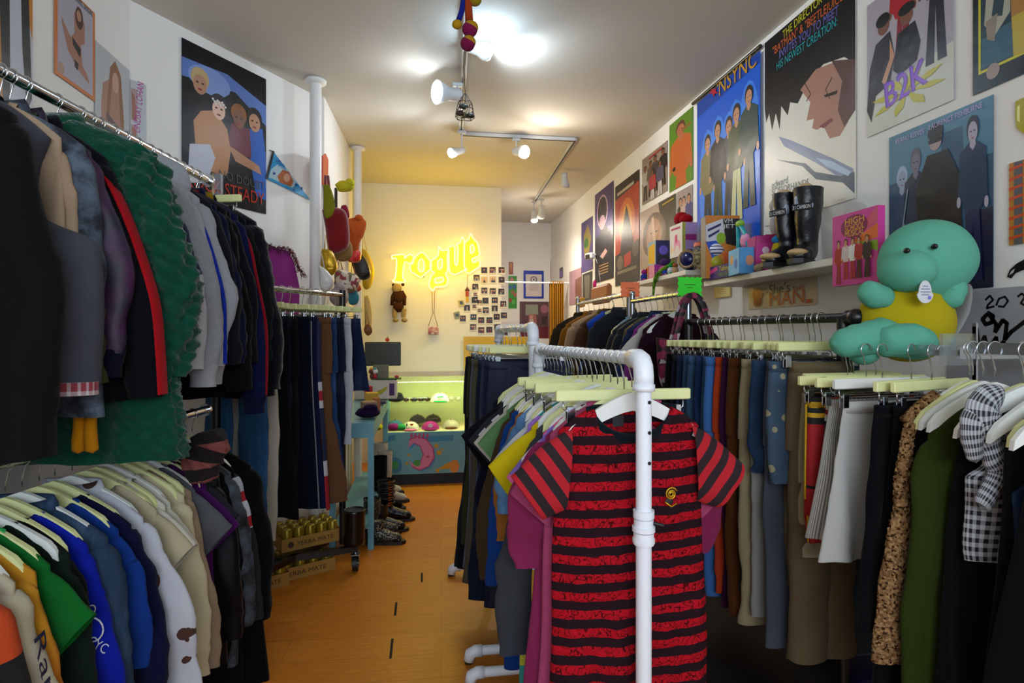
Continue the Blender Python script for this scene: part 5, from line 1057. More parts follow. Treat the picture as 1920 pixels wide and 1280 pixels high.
# -- back wall: instant photos
PH = [(933, 405), (992, 403), (1056, 403), (879, 458), (934, 472), (994, 470), (1056, 472), (870, 521), (934, 548), (993, 552), (1054, 555), (871, 574), (866, 615), (903, 627), (942, 619), (1007, 617), (1068, 642), (812, 670), (864, 660), (900, 688), (944, 687), (1007, 674), (857, 735), (912, 757), (970, 757), (1021, 733), (1072, 723), (782, 745), (855, 805), (912, 827), (969, 824), (1025, 806), (1078, 843)]
rg = random.Random(4)
for i, (x, y) in enumerate(PH):
    px, py = 660 + x / 3.764, 400 + y / 3.764; b = Board(*BW, off=.004); w_ = 6.6 if i not in (11, 13, 18, 19) else 4.4; h = 7.4 if w_ > 5 else 5
    b.sheet([(px - w_, py - h), (px + w_, py - h), (px + w_, py + h), (px - w_, py + h)], 'cfc8b4', .001); c = rg.choice(['1c1820', '2a2430', '141418', '3a2c30', '22303c']); k = w_ - 1.1
    b.poly([(px - k, py - h + 1), (px + k, py - h + 1), (px + k, py + h - 3), (px - k, py + h - 3)], c if i not in (4, 5) else 'c8a888')
    for dx in rg.choice([(-2, 2), (-2.5, .5, 3), (0,), (-1, 2.5)]):
        b.ell(px + dx, py - h * .25, 1.3, 1.7, rg.choice(['b08468', 'c89a80', '8a5a44']), 8); b.poly([(px + dx - 2, py + h - 3), (px + dx - 1.5, py - h * .25 + 2), (px + dx + 1.5, py - h * .25 + 2), (px + dx + 2, py + h - 3)], rg.choice(['7a2030', '2c3a5a', '8c8c90', '4a2c50', '101014']))
    b.done('instant_photo', 'small white bordered instant photo in the cluster on the back wall', 'photo', 'instant photos clustered on the back wall')
# yellow flag lettered rogue
b = Board(*BW, off=.03); b.sheet([(869, 631), (1000, 631), (1000, 694), (870, 694)], 'c8a010', .004); b.sheet([(870, 694), (1000, 694), (1000, 714), (871, 714)], 'c4bfa4', .004); b.sheet([(871, 714), (1000, 714), (1000, 720), (871, 720)], 'b89410', .004); b.text('rogue', (883, 671), (935, 671), 13, '161208'); b.done('cloth_banner', 'yellow cloth banner with black lettering hung on back wall', 'banner')
# alcove things
b = Board(*AW, off=.02).rect(982, 1019.5, (982, 507), (982, 559), '1034a8', th=.015); b.up([(.1, .13), (.9, .13), (.9, .93), (.1, .93)], 'cfc2bc'); b.ue(.5, .32, .17, .12, '5a5a60'); b.ue(.5, .32, .12, .085, 'cfc2bc'); b.ue(.5, .32, .05, .04, '5a5a60')
for v, w_ in ((.5, .2), (.55, .25), (.6, .22), (.65, .25), (.7, .2)): b.up([(.5 - w_, v), (.5 + w_, v), (.5 + w_, v + .015), (.5 - w_, v + .015)], '8a8488')
b.done('framed_certificate', 'certificate in a bright blue frame on the alcove wall', 'picture frame')
b = Board(*AW, off=.006).rect(974.5, 1029, (974.5, 565), (974.5, 634), '5a3c40'); b.up([(.2, .08), (.62, .08), (.64, .35), (.2, .38)], '8a8c7c'); b.up([(.3, .35), (.55, .33), (.6, .62), (.3, .62)], '96605a'); b.ue(.4, .42, .06, .06, 'b88a78'); b.up([(.34, .48), (.46, .48), (.5, .64), (.32, .64)], 'b8a0a0'); b.ue(.85, .2, .14, .12, '94606c'); b.up([(.74, .4), (.95, .4), (.9, .62), (.78, .62)], '3a2c30'); b.up([(0, .7), (1, .68), (1, 1), (0, 1)], '6a2430')
b.done('wall_poster', 'dusky pink room scene poster below the blue framed certificate', 'poster')
b = Board(*AW, off=.006).rect(953.5, 969, (954, 517), (954, 578), '2f8a20')
for cx, cy, c in ((.4, .12, 'c07878'), (.2, .35, '2c5a9c'), (.7, .33, '2c5a9c'), (.5, .5, '8a6a3a'), (.2, .75, '8a3a2c'), (.8, .58, '9c5a3a'), (.6, .8, '5aa848')): b.ue(cx, cy, .22, .07, c)
b.done('wall_poster', 'bright green patterned poster at left edge of the alcove', 'poster')
b = Board(*AW, off=.006).rect(954, 962, (954, 491), (954, 514), '8a4020'); b.up([(.2, .1), (.8, .1), (.6, .9)], 'b87830'); b.done('paper_tag', 'narrow brown paper strip above the green patterned poster', 'paper')
b = Board(*AW, off=.006).rect(1032, 1041, (1032, 488), (1032, 523), 'a07a88'); b.up([(0, 0), (1, 0), (.8, .3), (.1, .3)], 'a08a40'); b.up([(.1, .3), (.9, .25), (.9, .5), (.2, .5)], '1c6a24'); b.up([(.4, .55), (1, .5), (1, .95), (.4, 1)], '20a838'); b.done('wall_decoration', 'little green and pink paper decoration above curtain', 'decoration')
b = Board(*RW, off=.006).rect(1049, 1055, (1049, 503), (1049, 522), '3a3048'); b.up([(.1, .3), (.9, .3), (.9, .9), (.1, .9)], '7a5aa0'); b.done('photo_print', 'tiny dark print high on the far right wall', 'photo')
# ================================================================== display counter at the back
LB = mat('6aa6b8', rough=.45, bump=.05, bs=40); GLS = mat('f4fff8', rough=.02, trans=1, bump=0, var=0, alpha=.16)
CY0, CY1, CX0, CX1 = 5.62, 6.2, -.38, .88
t = thing('display_counter', 'light blue glass topped counter with painted moon front at the back', 'counter', (0, 0, 0)); CTz = 1.0
MB().box(((CX0 + CX1) / 2, (CY0 + CY1) / 2 + .02, .055), (CX1 - CX0, CY1 - CY0 - .04, .11), mat('1a2430', rough=.6)).build('plinth', t)
MB().box(((CX0 + CX1) / 2, CY0 + .01, .31), (CX1 - CX0, .02, .4), LB).build('front_panel', t)
MB().box(((CX0 + CX1) / 2, (CY0 + CY1) / 2, .505), (CX1 - CX0 - .02, CY1 - CY0 - .03, .012), mat('c9b98a', rough=.8)).build('case_floor', t)
mb = MB()
for x in (CX0 + .015, CX1 - .015):
    for y in (CY0 + .015, CY1 - .015): mb.box((x, y, .55), (.03, .03, .88), LB)
mb.build('frame', t)
MB().box(((CX0 + CX1) / 2, CY0 + .004, .75), (CX1 - CX0 - .06, .004, .48), GLS).build('front_glass', t)
MB().box(((CX0 + CX1) / 2, (CY0 + CY1) / 2, CTz), (CX1 - CX0, CY1 - CY0, .008), GLS).build('glass_top', t)
MB().box(((CX0 + CX1) / 2, (CY0 + CY1) / 2 + .04, .77), (CX1 - CX0 - .06, CY1 - CY0 - .16, .006), GLS).build('glass_shelf', t)
MB().box(((CX0 + CX1) / 2, CY1 - .01, .75), (CX1 - CX0, .012, .5), mat('a8ad72', rough=.7)).build('back_panel', t)
mb = MB(); LEDM = mat('fffbd8', emit=9, bump=0, var=0)
for i in range(62): mb.ell((CX0 + .05 + i * .019, CY0 + .02, CTz - .014), (.0045, .003, .004), LEDM, 8, 5)
mb.build('light_strip', t)
area('case_light', ((CX0 + CX1) / 2, CY0 + .05, CTz - .02), (math.radians(35), 0, 0), 1.1, .03, 5.0, (.86, 1, .5))
class Paint(Board): ink = staticmethod(flat)
b = Paint((0, CY0, 0), (0, -1, 0), off=.002)
b.poly([(790, 818), (850, 815), (850, 826), (800, 828)], '3f8ab0').poly([(724, 818), (740, 815), (742, 824), (724, 830)], '3f8ab0')
cres = [(765, 840), (768, 824), (782, 818), (800, 824), (812, 840), (814, 858), (804, 874), (786, 881), (772, 874), (766, 862), (774, 870), (788, 866), (794, 852), (788, 836), (776, 830)]
b.poly([(x + 3, y + 3) for x, y in cres], '3c8ac0').poly(cres, 'd880a8').line(cres[1:9], 2, 'c03070').line(cres[10:], 1.5, 'c03070').ell(782, 868, 7, 6, '4a9a48').ell(802, 856, 3, 2, 'c02848')
for x in (771, 778, 786, 794, 801): b.line([(x, 822), (x + 1, 812)], 2.5, 'c83a70').line([(x - 2, 817), (x + 3, 816)], 2, 'c83a70')
for x, y, r in ((818, 836, 6), (823, 848, 7), (829, 842, 3), (767, 853, 4), (763, 869, 4), (820, 882, 5)): b.poly([(x + (r if i % 2 else r * .5) * math.sin(i * PI / 5), y + (r if i % 2 else r * .5) * math.cos(i * PI / 5)) for i in range(10)], 'c89c10')
b.poly([(820, 880), (838, 868), (850, 864), (858, 862), (860, 880), (846, 878)], 'c8941c').ell(852, 874, 9, 12, 'd08a3c').ell(742, 872, 12, 15, '3c84a8').ell(740, 872, 7, 8, '3f9a58')
o = b.mb.build('painted_moon'); o.parent = t
for m_ in [LB]: pass
# side case along the left
t = thing('display_case', 'narrow light blue display table along left wall beside the boots', 'display case', (0, 0, 0))
SX0, SX1, SY0, SY1 = -.62, -.33, 4.0, 5.58
mb = MB(); mb.box(((SX0 + SX1) / 2, (SY0 + SY1) / 2, .8), (SX1 - SX0, SY1 - SY0, .1), LB); mb.build('top_frame', t)
for x in (SX0 + .02, SX1 - .02):
    for y in (SY0 + .02, SY1 - .02): MB().box((x, y, .375), (.038, .038, .75), LB).build('leg', t)
MB().box(((SX0 + SX1) / 2, (SY0 + SY1) / 2, .15), (SX1 - SX0 - .04, SY1 - SY0, .02), LB).build('lower_shelf', t)
MB().box(((SX0 + SX1) / 2, (SY0 + SY1) / 2, .855), (SX1 - SX0 + .01, SY1 - SY0 + .01, .008), GLS).build('glass_top', t)
# caps in the counter
def cap(px, y, z, c, c2, lab, extra=None, r=.085, rz=0):
    p = at(px, 700, y); t = thing('baseball_cap', lab, 'cap', (p.x, y, z), rz)
    prof = [(r * math.cos(a), r * .85 * math.sin(a)) for a in [i * PI / 2 / 8 for i in range(9)]]; mb = MB(); mb.lathe([(r, -.0)] + prof, cloth(c), n=24); mb.build('crown', t)
    MB().ell((0, -r * .98, .006), (r * .72, r * .6, .009), cloth(c2), 24, 8).build('brim', t)
    MB().ell((0, 0, r * .86), .008, cloth(c2), 10, 6).build('button', t)
    if extra: extra(t, r)
def capfront(fn):
    def f(t, r):
        mb = MB(); fn(mb, r); mb.build('front_print', t)
    return f
def _ilove(mb, r):
    text(mb, 'I', (-.04, -r - .012, r * .5), (1, 0, 0), (0, 0, 1), flat('16120e'), width=.012, height=.028)
    mb.poly([(.012 + .016 * (16 * math.sin(a) ** 3) / 16, -r - .012, r * .5 + .014 + .014 * (13 * math.cos(a) - 5 * math.cos(2 * a) - 2 * math.cos(3 * a) - math.cos(4 * a)) / 16) for a in [i * 2 * PI / 24 for i in range(24)]], flat('c01a20'))
    text(mb, 'FANTASY', (-.035, -r - .012, r * .22), (1, 0, 0), (0, 0, 1), flat('16120e'), width=.07, height=.012)
cap(770, 5.78, .515, 'd8d2b8', 'd86a94', 'cream cap with a red heart and pink brim in case', capfront(_ilove))
cap(741, 5.9, .515, '3c7890', '8a2070', 'teal glittery cap at the left of the case')
cap(783, 6.0, .55, '3a3434', '2a2626', 'dark grey cap behind the heart cap')
cap(807, 5.78, .515, 'a82a7c', '8a2068', 'magenta cap with a white skull print', capfront(lambda mb, r: mb.poly([(.0 + .024 * math.cos(a), -r - .008, r * .5 + .02 * math.sin(a)) for a in [i * PI / 6 for i in range(12)]], flat('c8b8c4'))))
cap(812, 6.0, .55, '3a3028', '2a2420', 'dark studded cap behind the skull cap', capfront(lambda mb, r: [mb.ell((x, -r - .004, r * .5), .005, STEEL, 8, 5) for x in (-.04, -.02, 0, .02, .04)]))
cap(845, 5.85, .515, 'c9c0a0', '6a4020', 'cream and brown trucker cap at the right')
cap(825, 5.86, .775, 'd4d0b4', '1e8a3c', 'white cap with green brim on the glass shelf', capfront(lambda mb, r: mb.poly([(-.03, -r - .006, .04), (.03, -r - .006, .045), (.03, -r - .006, .062), (-.03, -r - .006, .055)], flat('1e7a3c'))), r=.095)
for px, c, lab, y in ((742, '14141c', 'folded dark cloth hat at left of the glass shelf', 5.86), (690, '24103a', 'folded purple knit hat on the side case', 4.2)):
    p = at(px, 700, y); t = MB().ell((0, 0, .035), (.085, .07, .04), cloth(c), 24, 12, wob=.12).ell((.02, -.02, .07), (.05, .04, .025), cloth(c), 20, 10, wob=.1).build('knit_hat', loc=(p.x, y, .86 if px == 690 else .775)); tag(t, lab, 'hat')
for px, c, c2 in ((768, '2a1c14', 'brown wide sunglasses left on the glass shelf'), (784, '181818', 'black wide sunglasses in the middle of glass shelf'), (795, '2c2014', 'brown narrow sunglasses beside the green brimmed cap'), (853, '8a8a70', 'jewelled clear sunglasses right of green brimmed cap')):
    p = at(px, 700, 5.84); t = thing('sunglasses', c2, 'sunglasses', (p.x, 5.84, .775)); mb = MB()
    for s in (-1, 1): mb.ell((s * .034, 0, .022), (.03, .006, .022), mat(c, rough=.1, bump=0), 20, 10)
    mb.build('lenses', t); mb = MB(); mb.tube([(-.066, 0, .032), (0, -.004, .036), (.066, 0, .032)], .003, STEEL)
    for s in (-1, 1): mb.tube([(s * .066, 0, .032), (s * .068, .1, .03), (s * .066, .13, .012)], .002, STEEL)
    mb.build('frame', t)
for px, c, r, lab in ((752, '2a9a4a', .04, 'little green scarf roll before the teal cap'), (738, '8a1a6a', .045, 'magenta rolled scarf at the case corner'), (705, 'b8a818', .05, 'yellow woollen ball at the side of case')):
    p = at(px, 700, 5.74); tag(MB().ell((0, 0, r * .75), (r * 1.3, r, r * .75), cloth(c, bs=120, bump=.8), 20, 12, wob=.08).build('woollen_roll', loc=(p.x, 5.74, .512)), lab, 'scarf')
# on the counter corner: printed box, tablet screen, small figures, till things
p = at(712, 705, 5.5); t = thing('carton', 'white carton with yellow and purple print on the counter corner', 'box', (p.x - .02, 5.45, .86))
MB().box((0, 0, .085), (.36, .2, .17), mat('c4c2bc', rough=.6), bev=.003).build('box_body', t)
b2 = MB(); b2.poly([(-.0, -.1015, .05), (.04, -.1015, .04), (.09, -.1015, .085), (.1, -.1015, .12), (.05, -.1015, .09), (.01, -.1015, .075)], flat('a8a020')); b2.poly([(.115, -.1015, .03), (.16, -.1015, .03), (.16, -.1015, .14), (.115, -.1015, .14)], flat('4a2060')); b2.build('printed_label', t)
p = at(715, 668, 5.5); t = thing('monitor', 'dark monitor seen from behind on the counter corner', 'monitor', (p.x, 5.72, 1.004)); MB().box((0, 0, .25), (.34, .02, .23), mat('20261a', rough=.4), bev=.008).build('screen', t); MB().box((0, .01, .07), (.05, .02, .14), BLACKP).box((0, 0, .006), (.18, .13, .012), BLACKP).build('stand', t)
p = at(714, 675, 5.42); tag(MB().box((0, 0, .0), (.14, .014, .13), mat('6a6a5c', rough=.5), bev=.004).box((0, -.03, -.06), (.14, .07, .01), mat('3c3a34', rough=.5)).build('card_reader', loc=(p.x, 5.42, 1.1)), 'grey stand up card reader before the monitor', 'card reader')
p = at(735, 693, 5.4); tag(MB().box((0, 0, .005), (.17, .1, .01), mat('2c5a18', rough=.4), bev=.003).build('tray', loc=(p.x, 5.4, 1.035)), 'flat dark green tray on the white carton', 'tray')
for px, c, c2, lab in ((703, 'd8d8dc', 'b01c2c', 'tiny white and red plastic figurine on the carton'), (697, '5a2c1c', 'c8901c', 'small brown figurine standing on the carton')):
    p = at(px, 690, 5.38); t = thing('figurine', lab, 'figurine', (p.x, 5.38, 1.032)); MB().ell((0, 0, .03), (.018, .015, .03), mat(c2 if px == 703 else c, rough=.35, bump=0)).build('torso', t); MB().ell((0, 0, .075), (.028, .024, .024), mat(c, rough=.35, bump=0)).build('head', t); MB().ell((0, 0, .098), (.02, .018, .014), mat('2a8aa0' if px == 703 else c2, rough=.35, bump=0)).build('hat', t)
p = at(726, 650, 5.7); t = thing('paper_flower', 'small red flower ornament on top of the monitor', 'ornament', (p.x, 5.72, 1.37)); MB().ell((0, 0, .02), (.02, .01, .02), flat('c8401c')).build('bloom', t); MB().cyl((0, 0, .03), (.004, 0, .055), .003, flat('3c7a20')).cyl((0, 0, .0), (0, 0, -.03), .006, flat('c8a088')).build('stem', t)
p = at(744, 690, 5.4); tag(MB().ell((0, 0, .012), (.02, .02, .012), flat('c03050'), 12, 8, wob=.15).build('bow', loc=(p.x, 5.4, 1.045)), 'small pink bow at the right end of green tray', 'bow')
# clutter on the side case
for px, y, dim, c, lab in ((691, 4.9, (.05, .09, .16), 'a8162c', 'red paper folder standing on side case'), (697, 4.75, (.09, .1, .12), 'c8a02c', 'yellow display box on the side case'), (706, 4.55, (.05, .05, .1), 'a8683c', 'orange wooden craft piece on side case'), (692, 4.4, (.1, .12, .09), '8a7058', 'brown paper box on the side case'), (712, 5.0, (.08, .1, .025), '3c3858', 'flat grey blue pouch on side case')):
    p = at(px, 740, y); tag(MB().box((0, 0, dim[2] / 2), dim, mat(c, rough=.6), rz=.3, bev=.004).build('small_box', loc=(p.x, y, .86)), lab, 'box')
# back wall: hanging toy, purse and chime
t = thing('soft_toy', 'brown stuffed toy with cream feet hanging below the neon letter r', 'soft toy', at(748, 560, BY - .1))
BR = cloth('4a2a18', bs=150, bump=.8); CR = cloth('b8a070', bs=150, bump=.8)
def sc_(a, b_): return ((a - 748) * .0061, 0, -(b_ - 560) * .0061)
MB().ell(sc_(747, 556), (.065, .05, .075), BR).ell(sc_(747, 575), (.06, .05, .06), BR).build('torso', t)
mb = MB(); mb.ell(sc_(744, 541), (.055, .05, .05), CR).ell(sc_(738, 535), .018, BR).ell(sc_(755, 534), .018, BR); mb.build('head', t)
for x in (741, 757): mb = MB(); mb.cyl(sc_(x, 578), sc_(x - 1, 594), .03, CR, .024).ell(sc_(x + 1, 599), (.034, .05, .024), CR); mb.build('leg', t)
for x in (737, 758): MB().tube([sc_(747 + (x - 747) * .5, 546), sc_(x, 556), sc_(x - 1, 572)], .022, BR, 10).build('arm', t)
t = thing('purse', 'tiny pink purse hanging on a long cord below the neon sign', 'purse', at(812.5, 620, BY - .06))
MB().box((0, 0, 0), (.115, .04, .09), mat('b87884', kind='multi', p=30, cols=('b87884', 'c8a0a4', 'a05a6a', 'c8b8b4'), rough=.7), bev=.012).build('bag_body', t)
P0 = at(812.5, 620, BY - .06); mb = MB()
for a_, b__ in (((803, 612), (812, 585)), ((821, 612), (813, 585)), ((811, 585), (810, 545)), ((814, 585), (815, 545))): mb.tube([at(*a_, BY - .06) - P0, at(*b__, BY - .06) - P0], .003, flat('8a4a4c'))
mb.build('cord', t)
t = thing('hanging_ornament', 'red and brown beaded chime hanging under the last neon letter', 'ornament', at(876, 545, BY - .05)); P0 = at(876, 545, BY - .05)
MB().tube([at(877, 513, BY - .05) - P0, (0, 0, .04)], .002, flat('2a2018')).build('cord', t); MB().prism([(-.03, -.01, 0), (.03, -.01, 0), (.0, -.01, .05)], (0, .03, 0), flat('5a3418')).box((0, .005, -.03), (.035, .03, .07), flat('a04020')).box((0, .005, -.1), (.03, .02, .06), flat('c8a020')).build('charm', t)
for px, py, c, lab in ((864, 567, 'c0b060', 'small yellow printed card pinned left of photos'), (856, 590, '8a8a70', 'crooked stack of printed cards left of the photos')):
    b = Board(*BW, off=.008); b.sheet([(px - 6, py - 4), (px + 5, py - 7 + (3 if py < 580 else 0)), (px + 8, py + 6), (px - 3, py + 8)], c); b.poly([(px - 3, py - 2), (px + 3, py - 3), (px + 5, py + 3), (px - 1, py + 4)], '3c4a5a'); b.done('paper_card', lab, 'card')
# curtain in the alcove
t = thing('curtain', 'mustard yellow curtain gathered on a white rod in the alcove', 'curtain', (0, 0, 0)); CYY = 7.6
a, b_ = at(957, 529, CYY), at(1062, 530, CYY); MB().cyl((.87, CYY, a.z), (WX, CYY, a.z), .012, WHITEP).build('rod', t)
x0, x1 = at(1030, 530, CYY).x, at(1056, 530, CYY).x; P = []; u = np.linspace(0, 1, 90)
for i in range(20):
    k = i / 19; P.append(np.stack([x0 + (x1 - x0) * u, CYY + (.03 + .01 * k) * np.sin(u * 42) + .01 * np.sin(u * 17 + 2 * k), np.full_like(u, a.z + .02 - (a.z - .15) * k)], -1))
P = np.array(P); MB().grid(P, np.zeros(P.shape[:2] + (2,)), cloth('c88c18', bs=200)).build('fabric_panel', t)
mb = MB()
for i in range(6): mb.tube([(x0 + (x1 - x0) * (i + .5) / 6, CYY + .017 * math.cos(q), a.z + .017 * math.sin(q)) for q in [j * 2 * PI / 10 for j in range(11)]], .002, STEEL)
mb.build('ring', t)
# ================================================================== boots by the side case
def boot(px, py, c, lab, h=.4, sz=1.0, rz=0, sole='101010', cuffc=None, buckles=0, m=None, shaftr=.062):
    p = hit(px, py, Vector((0, 0, 0)), UP); t = thing('boot', lab, 'boot', p, rz); m = m or mat(c, rough=.3, bump=.3, bs=30)
    mb = MB(); s = sz; sweep(mb, [(0, 0, h), (0, 0, h * .6), (-.004, 0, .15 * s), (.01 * s, 0, .075 * s), (.09 * s, 0, .05 * s), (.19 * s, 0, .036 * s)], [(shaftr, shaftr * .85), (shaftr * .95, shaftr * .85), (.048 * s, .04 * s), (.05 * s, .042 * s), (.04 * s, .044 * s), (.022 * s, .034 * s)], m, n=24, rows=40, fold=.003, seed=3, cap0=0, cap1=.08); mb.build('upper', t)
    MB().prism([(-.055 * s, -.036 * s, 0), (.1 * s, -.045 * s, 0), (.19 * s, -.035 * s, 0), (.215 * s, 0, 0), (.19 * s, .035 * s, 0), (.1 * s, .045 * s, 0), (-.055 * s, .036 * s, 0)], (0, 0, .022), mat(sole, rough=.5)).box((-.02, 0, .03), (.07 * s, .07 * s, .04), mat(sole, rough=.5)).build('sole', t)
    for i in range(buckles):
        z = .14 + i * (h - .16) / max(1, buckles - 1); mb = MB(); mb.tube([((shaftr + .002) * math.cos(q), (shaftr * .85 + .002) * math.sin(q), z) for q in [j * 2 * PI / 20 for j in range(21)]], .009, BLACKP); mb.build('strap', t); MB().box((shaftr * .6, -shaftr * .72, z), (.026, .01, .026), mat('b88a28', metal=1, rough=.25, bump=0), rz=.6).build('buckle', t)
    return t
boot(714, 925, 'd0cbc0', 'tall cream suede boot standing behind the black boots', h=.46, rz=-.15, m=cloth('d0cbc0'))
boot(722, 940, 'c8c2b6', 'second tall cream suede boot nearest the aisle', h=.44, rz=-.2, m=cloth('cfc9bd'))
boot(712, 955, '0e0e10', 'tall black suede boot leaning against the side case', h=.44, rz=-.1, m=cloth('0a0a0c'))
boot(724, 975, '0c0c0e', 'black platform boot with rows of gold buckles', h=.32, rz=-.15, buckles=5, sz=1.05)
boot(712, 995, '0c0c0e', 'black leather ankle boot before the buckled boot', h=.2, rz=-.1)
boot(703, 1018, '14120e', 'short black boot with studded toe at the table leg', h=.16, rz=-.15, m=mat('1a1814', kind='spots', c2='c8c0a8', p=90, vs=.3, rough=.5))
boot(698, 1000, '14120e', 'grey patterned boot hidden behind the blue table leg', h=.26, rz=-.1, m=mat('2a2824', kind='spots', c2='8a8474', p=70, vs=.35, rough=.6))
# ================================================================== drink cartons under the jeans rack
def carton(pa, w_, y0, z0, lab, cans=1):
    t = thing('drink_carton', lab, 'carton', pa, .52 + PI / 2 - PI / 2); KR = mat('a87c34', rough=.75, bump=.1)
    mb = MB(); H = .075; D = .24
    mb.box((0, 0, .002), (w_, D, .004), KR); mb.box((0, -D / 2, H / 2), (w_, .004, H), KR); mb.box((0, D / 2, H / 2), (w_, .004, H), KR); mb.box((-w_ / 2, 0, H / 2), (.004, D, H), KR); mb.box((w_ / 2, 0, H / 2), (.004, D, H), KR); mb.build('tray', t)
    mb = MB(); text(mb, 'YERBA MATE', (-w_ * .26, -D / 2 - .003, .024), (1, 0, 0), (0, 0, 1), flat('241a0a'), width=w_ * .62, height=.026)
    mb.poly([(-w_ * .36 + .018 * math.cos(a), -D / 2 - .003, .037 + .018 * math.sin(a)) for a in [i * PI / 6 for i in range(12)]], flat('3c2a10')); mb.build('printed_lettering', t)
    mb = MB(); CAN = mat('a8902c', rough=.3, metal=.6, bump=0)
    for i in range(5):
        for j in range(3): mb.lathe([(.001, .004), (.028, .004), (.031, .012), (.031, .105), (.026, .118), (.026, .122), (.001, .12)], CAN, (-w_ / 2 + .04 + i * (w_ - .08) / 4, -.08 + j * .08, 0), 14)
    if cans: mb.build('drink_cans', t)
a = hit(577, 1030, Vector((0, 0, .17)), UP)
carton(Vector((a.x - .05, a.y + .2, .155)), .36, 0, 0, 'upper brown drink carton with dark lettering and gold cans')
a = hit(550, 1078, Vector((0, 0, 0)), UP); carton(Vector((a.x, a.y + .06, 0)), .4, 0, 0, 'lower right brown drink carton on the floor under the rack')
a = hit(478, 1100, Vector((0, 0, 0)), UP); carton(Vector((a.x - .02, a.y + .02, 0)), .34, 0, 0, 'lower left brown drink carton beside the dark coats')
# orange rolling dolly
p = hit(478, 1190, Vector((0, 0, 0)), UP); t = thing('rolling_dolly', 'bright orange furniture dolly corner under the lower left rail', 'dolly', (p.x, p.y, 0)); MB().box((-.1, .02, .11), (.28, .2, .045), mat('d8481c', rough=.5), rz=.3, bev=.012).build('platform', t); caster(t, 0, -.01, .9)
# ================================================================== things hanging on the left recess wall
HX = -.56
def hp(px, py, x=HX): return atx(px, py, x)
def hitem(px, py, x=HX): return hp(px, py, x)
RV = cloth('8c1018', rough=.8, sheen=.5)
p = hitem(629, 440); t = thing('velvet_bag', 'dark red velvet bag hanging on a thin strap from the wall', 'bag', p); s_ = .0042
def L_(x, y, d=0): return ((x - 629) * s_, d, -(y - 440) * s_)
def soft(t, pts, th, m, name, n=3):
    """cushion shaped bag from an outline (local x,z)"""
    c = (sum(q[0] for q in pts) / len(pts), sum(q[2] for q in pts) / len(pts)); rings = []; K = 9
    base = crom([*pts, pts[0]], len(pts) * 4 + 1)
    for i in range(K):
        a = -PI / 2 + PI * i / (K - 1); f = .55 + .45 * math.cos(a) if 0 < i < K - 1 else .0; f = max(.001, math.cos(a) ** .45) if 0 < i < K - 1 else .001
        rings.append(np.stack([c[0] + (base[:, 0] - c[0]) * f, base[:, 1] + th * math.sin(a), c[1] + (base[:, 2] - c[1]) * f], -1))
    P = np.array(rings); return MB().grid(P, np.zeros(P.shape[:2] + (2,)), m).build(name, t)
soft(t, [L_(609, 402), (L_(630, 398)), L_(646, 408), L_(650, 450), L_(640, 465), L_(620, 468), L_(614, 430)], .05, RV, 'bag_body')
MB().tube([L_(613, 402), L_(614, 350), L_(618, 350), L_(622, 400)], .009, RV, 8).build('strap', t)
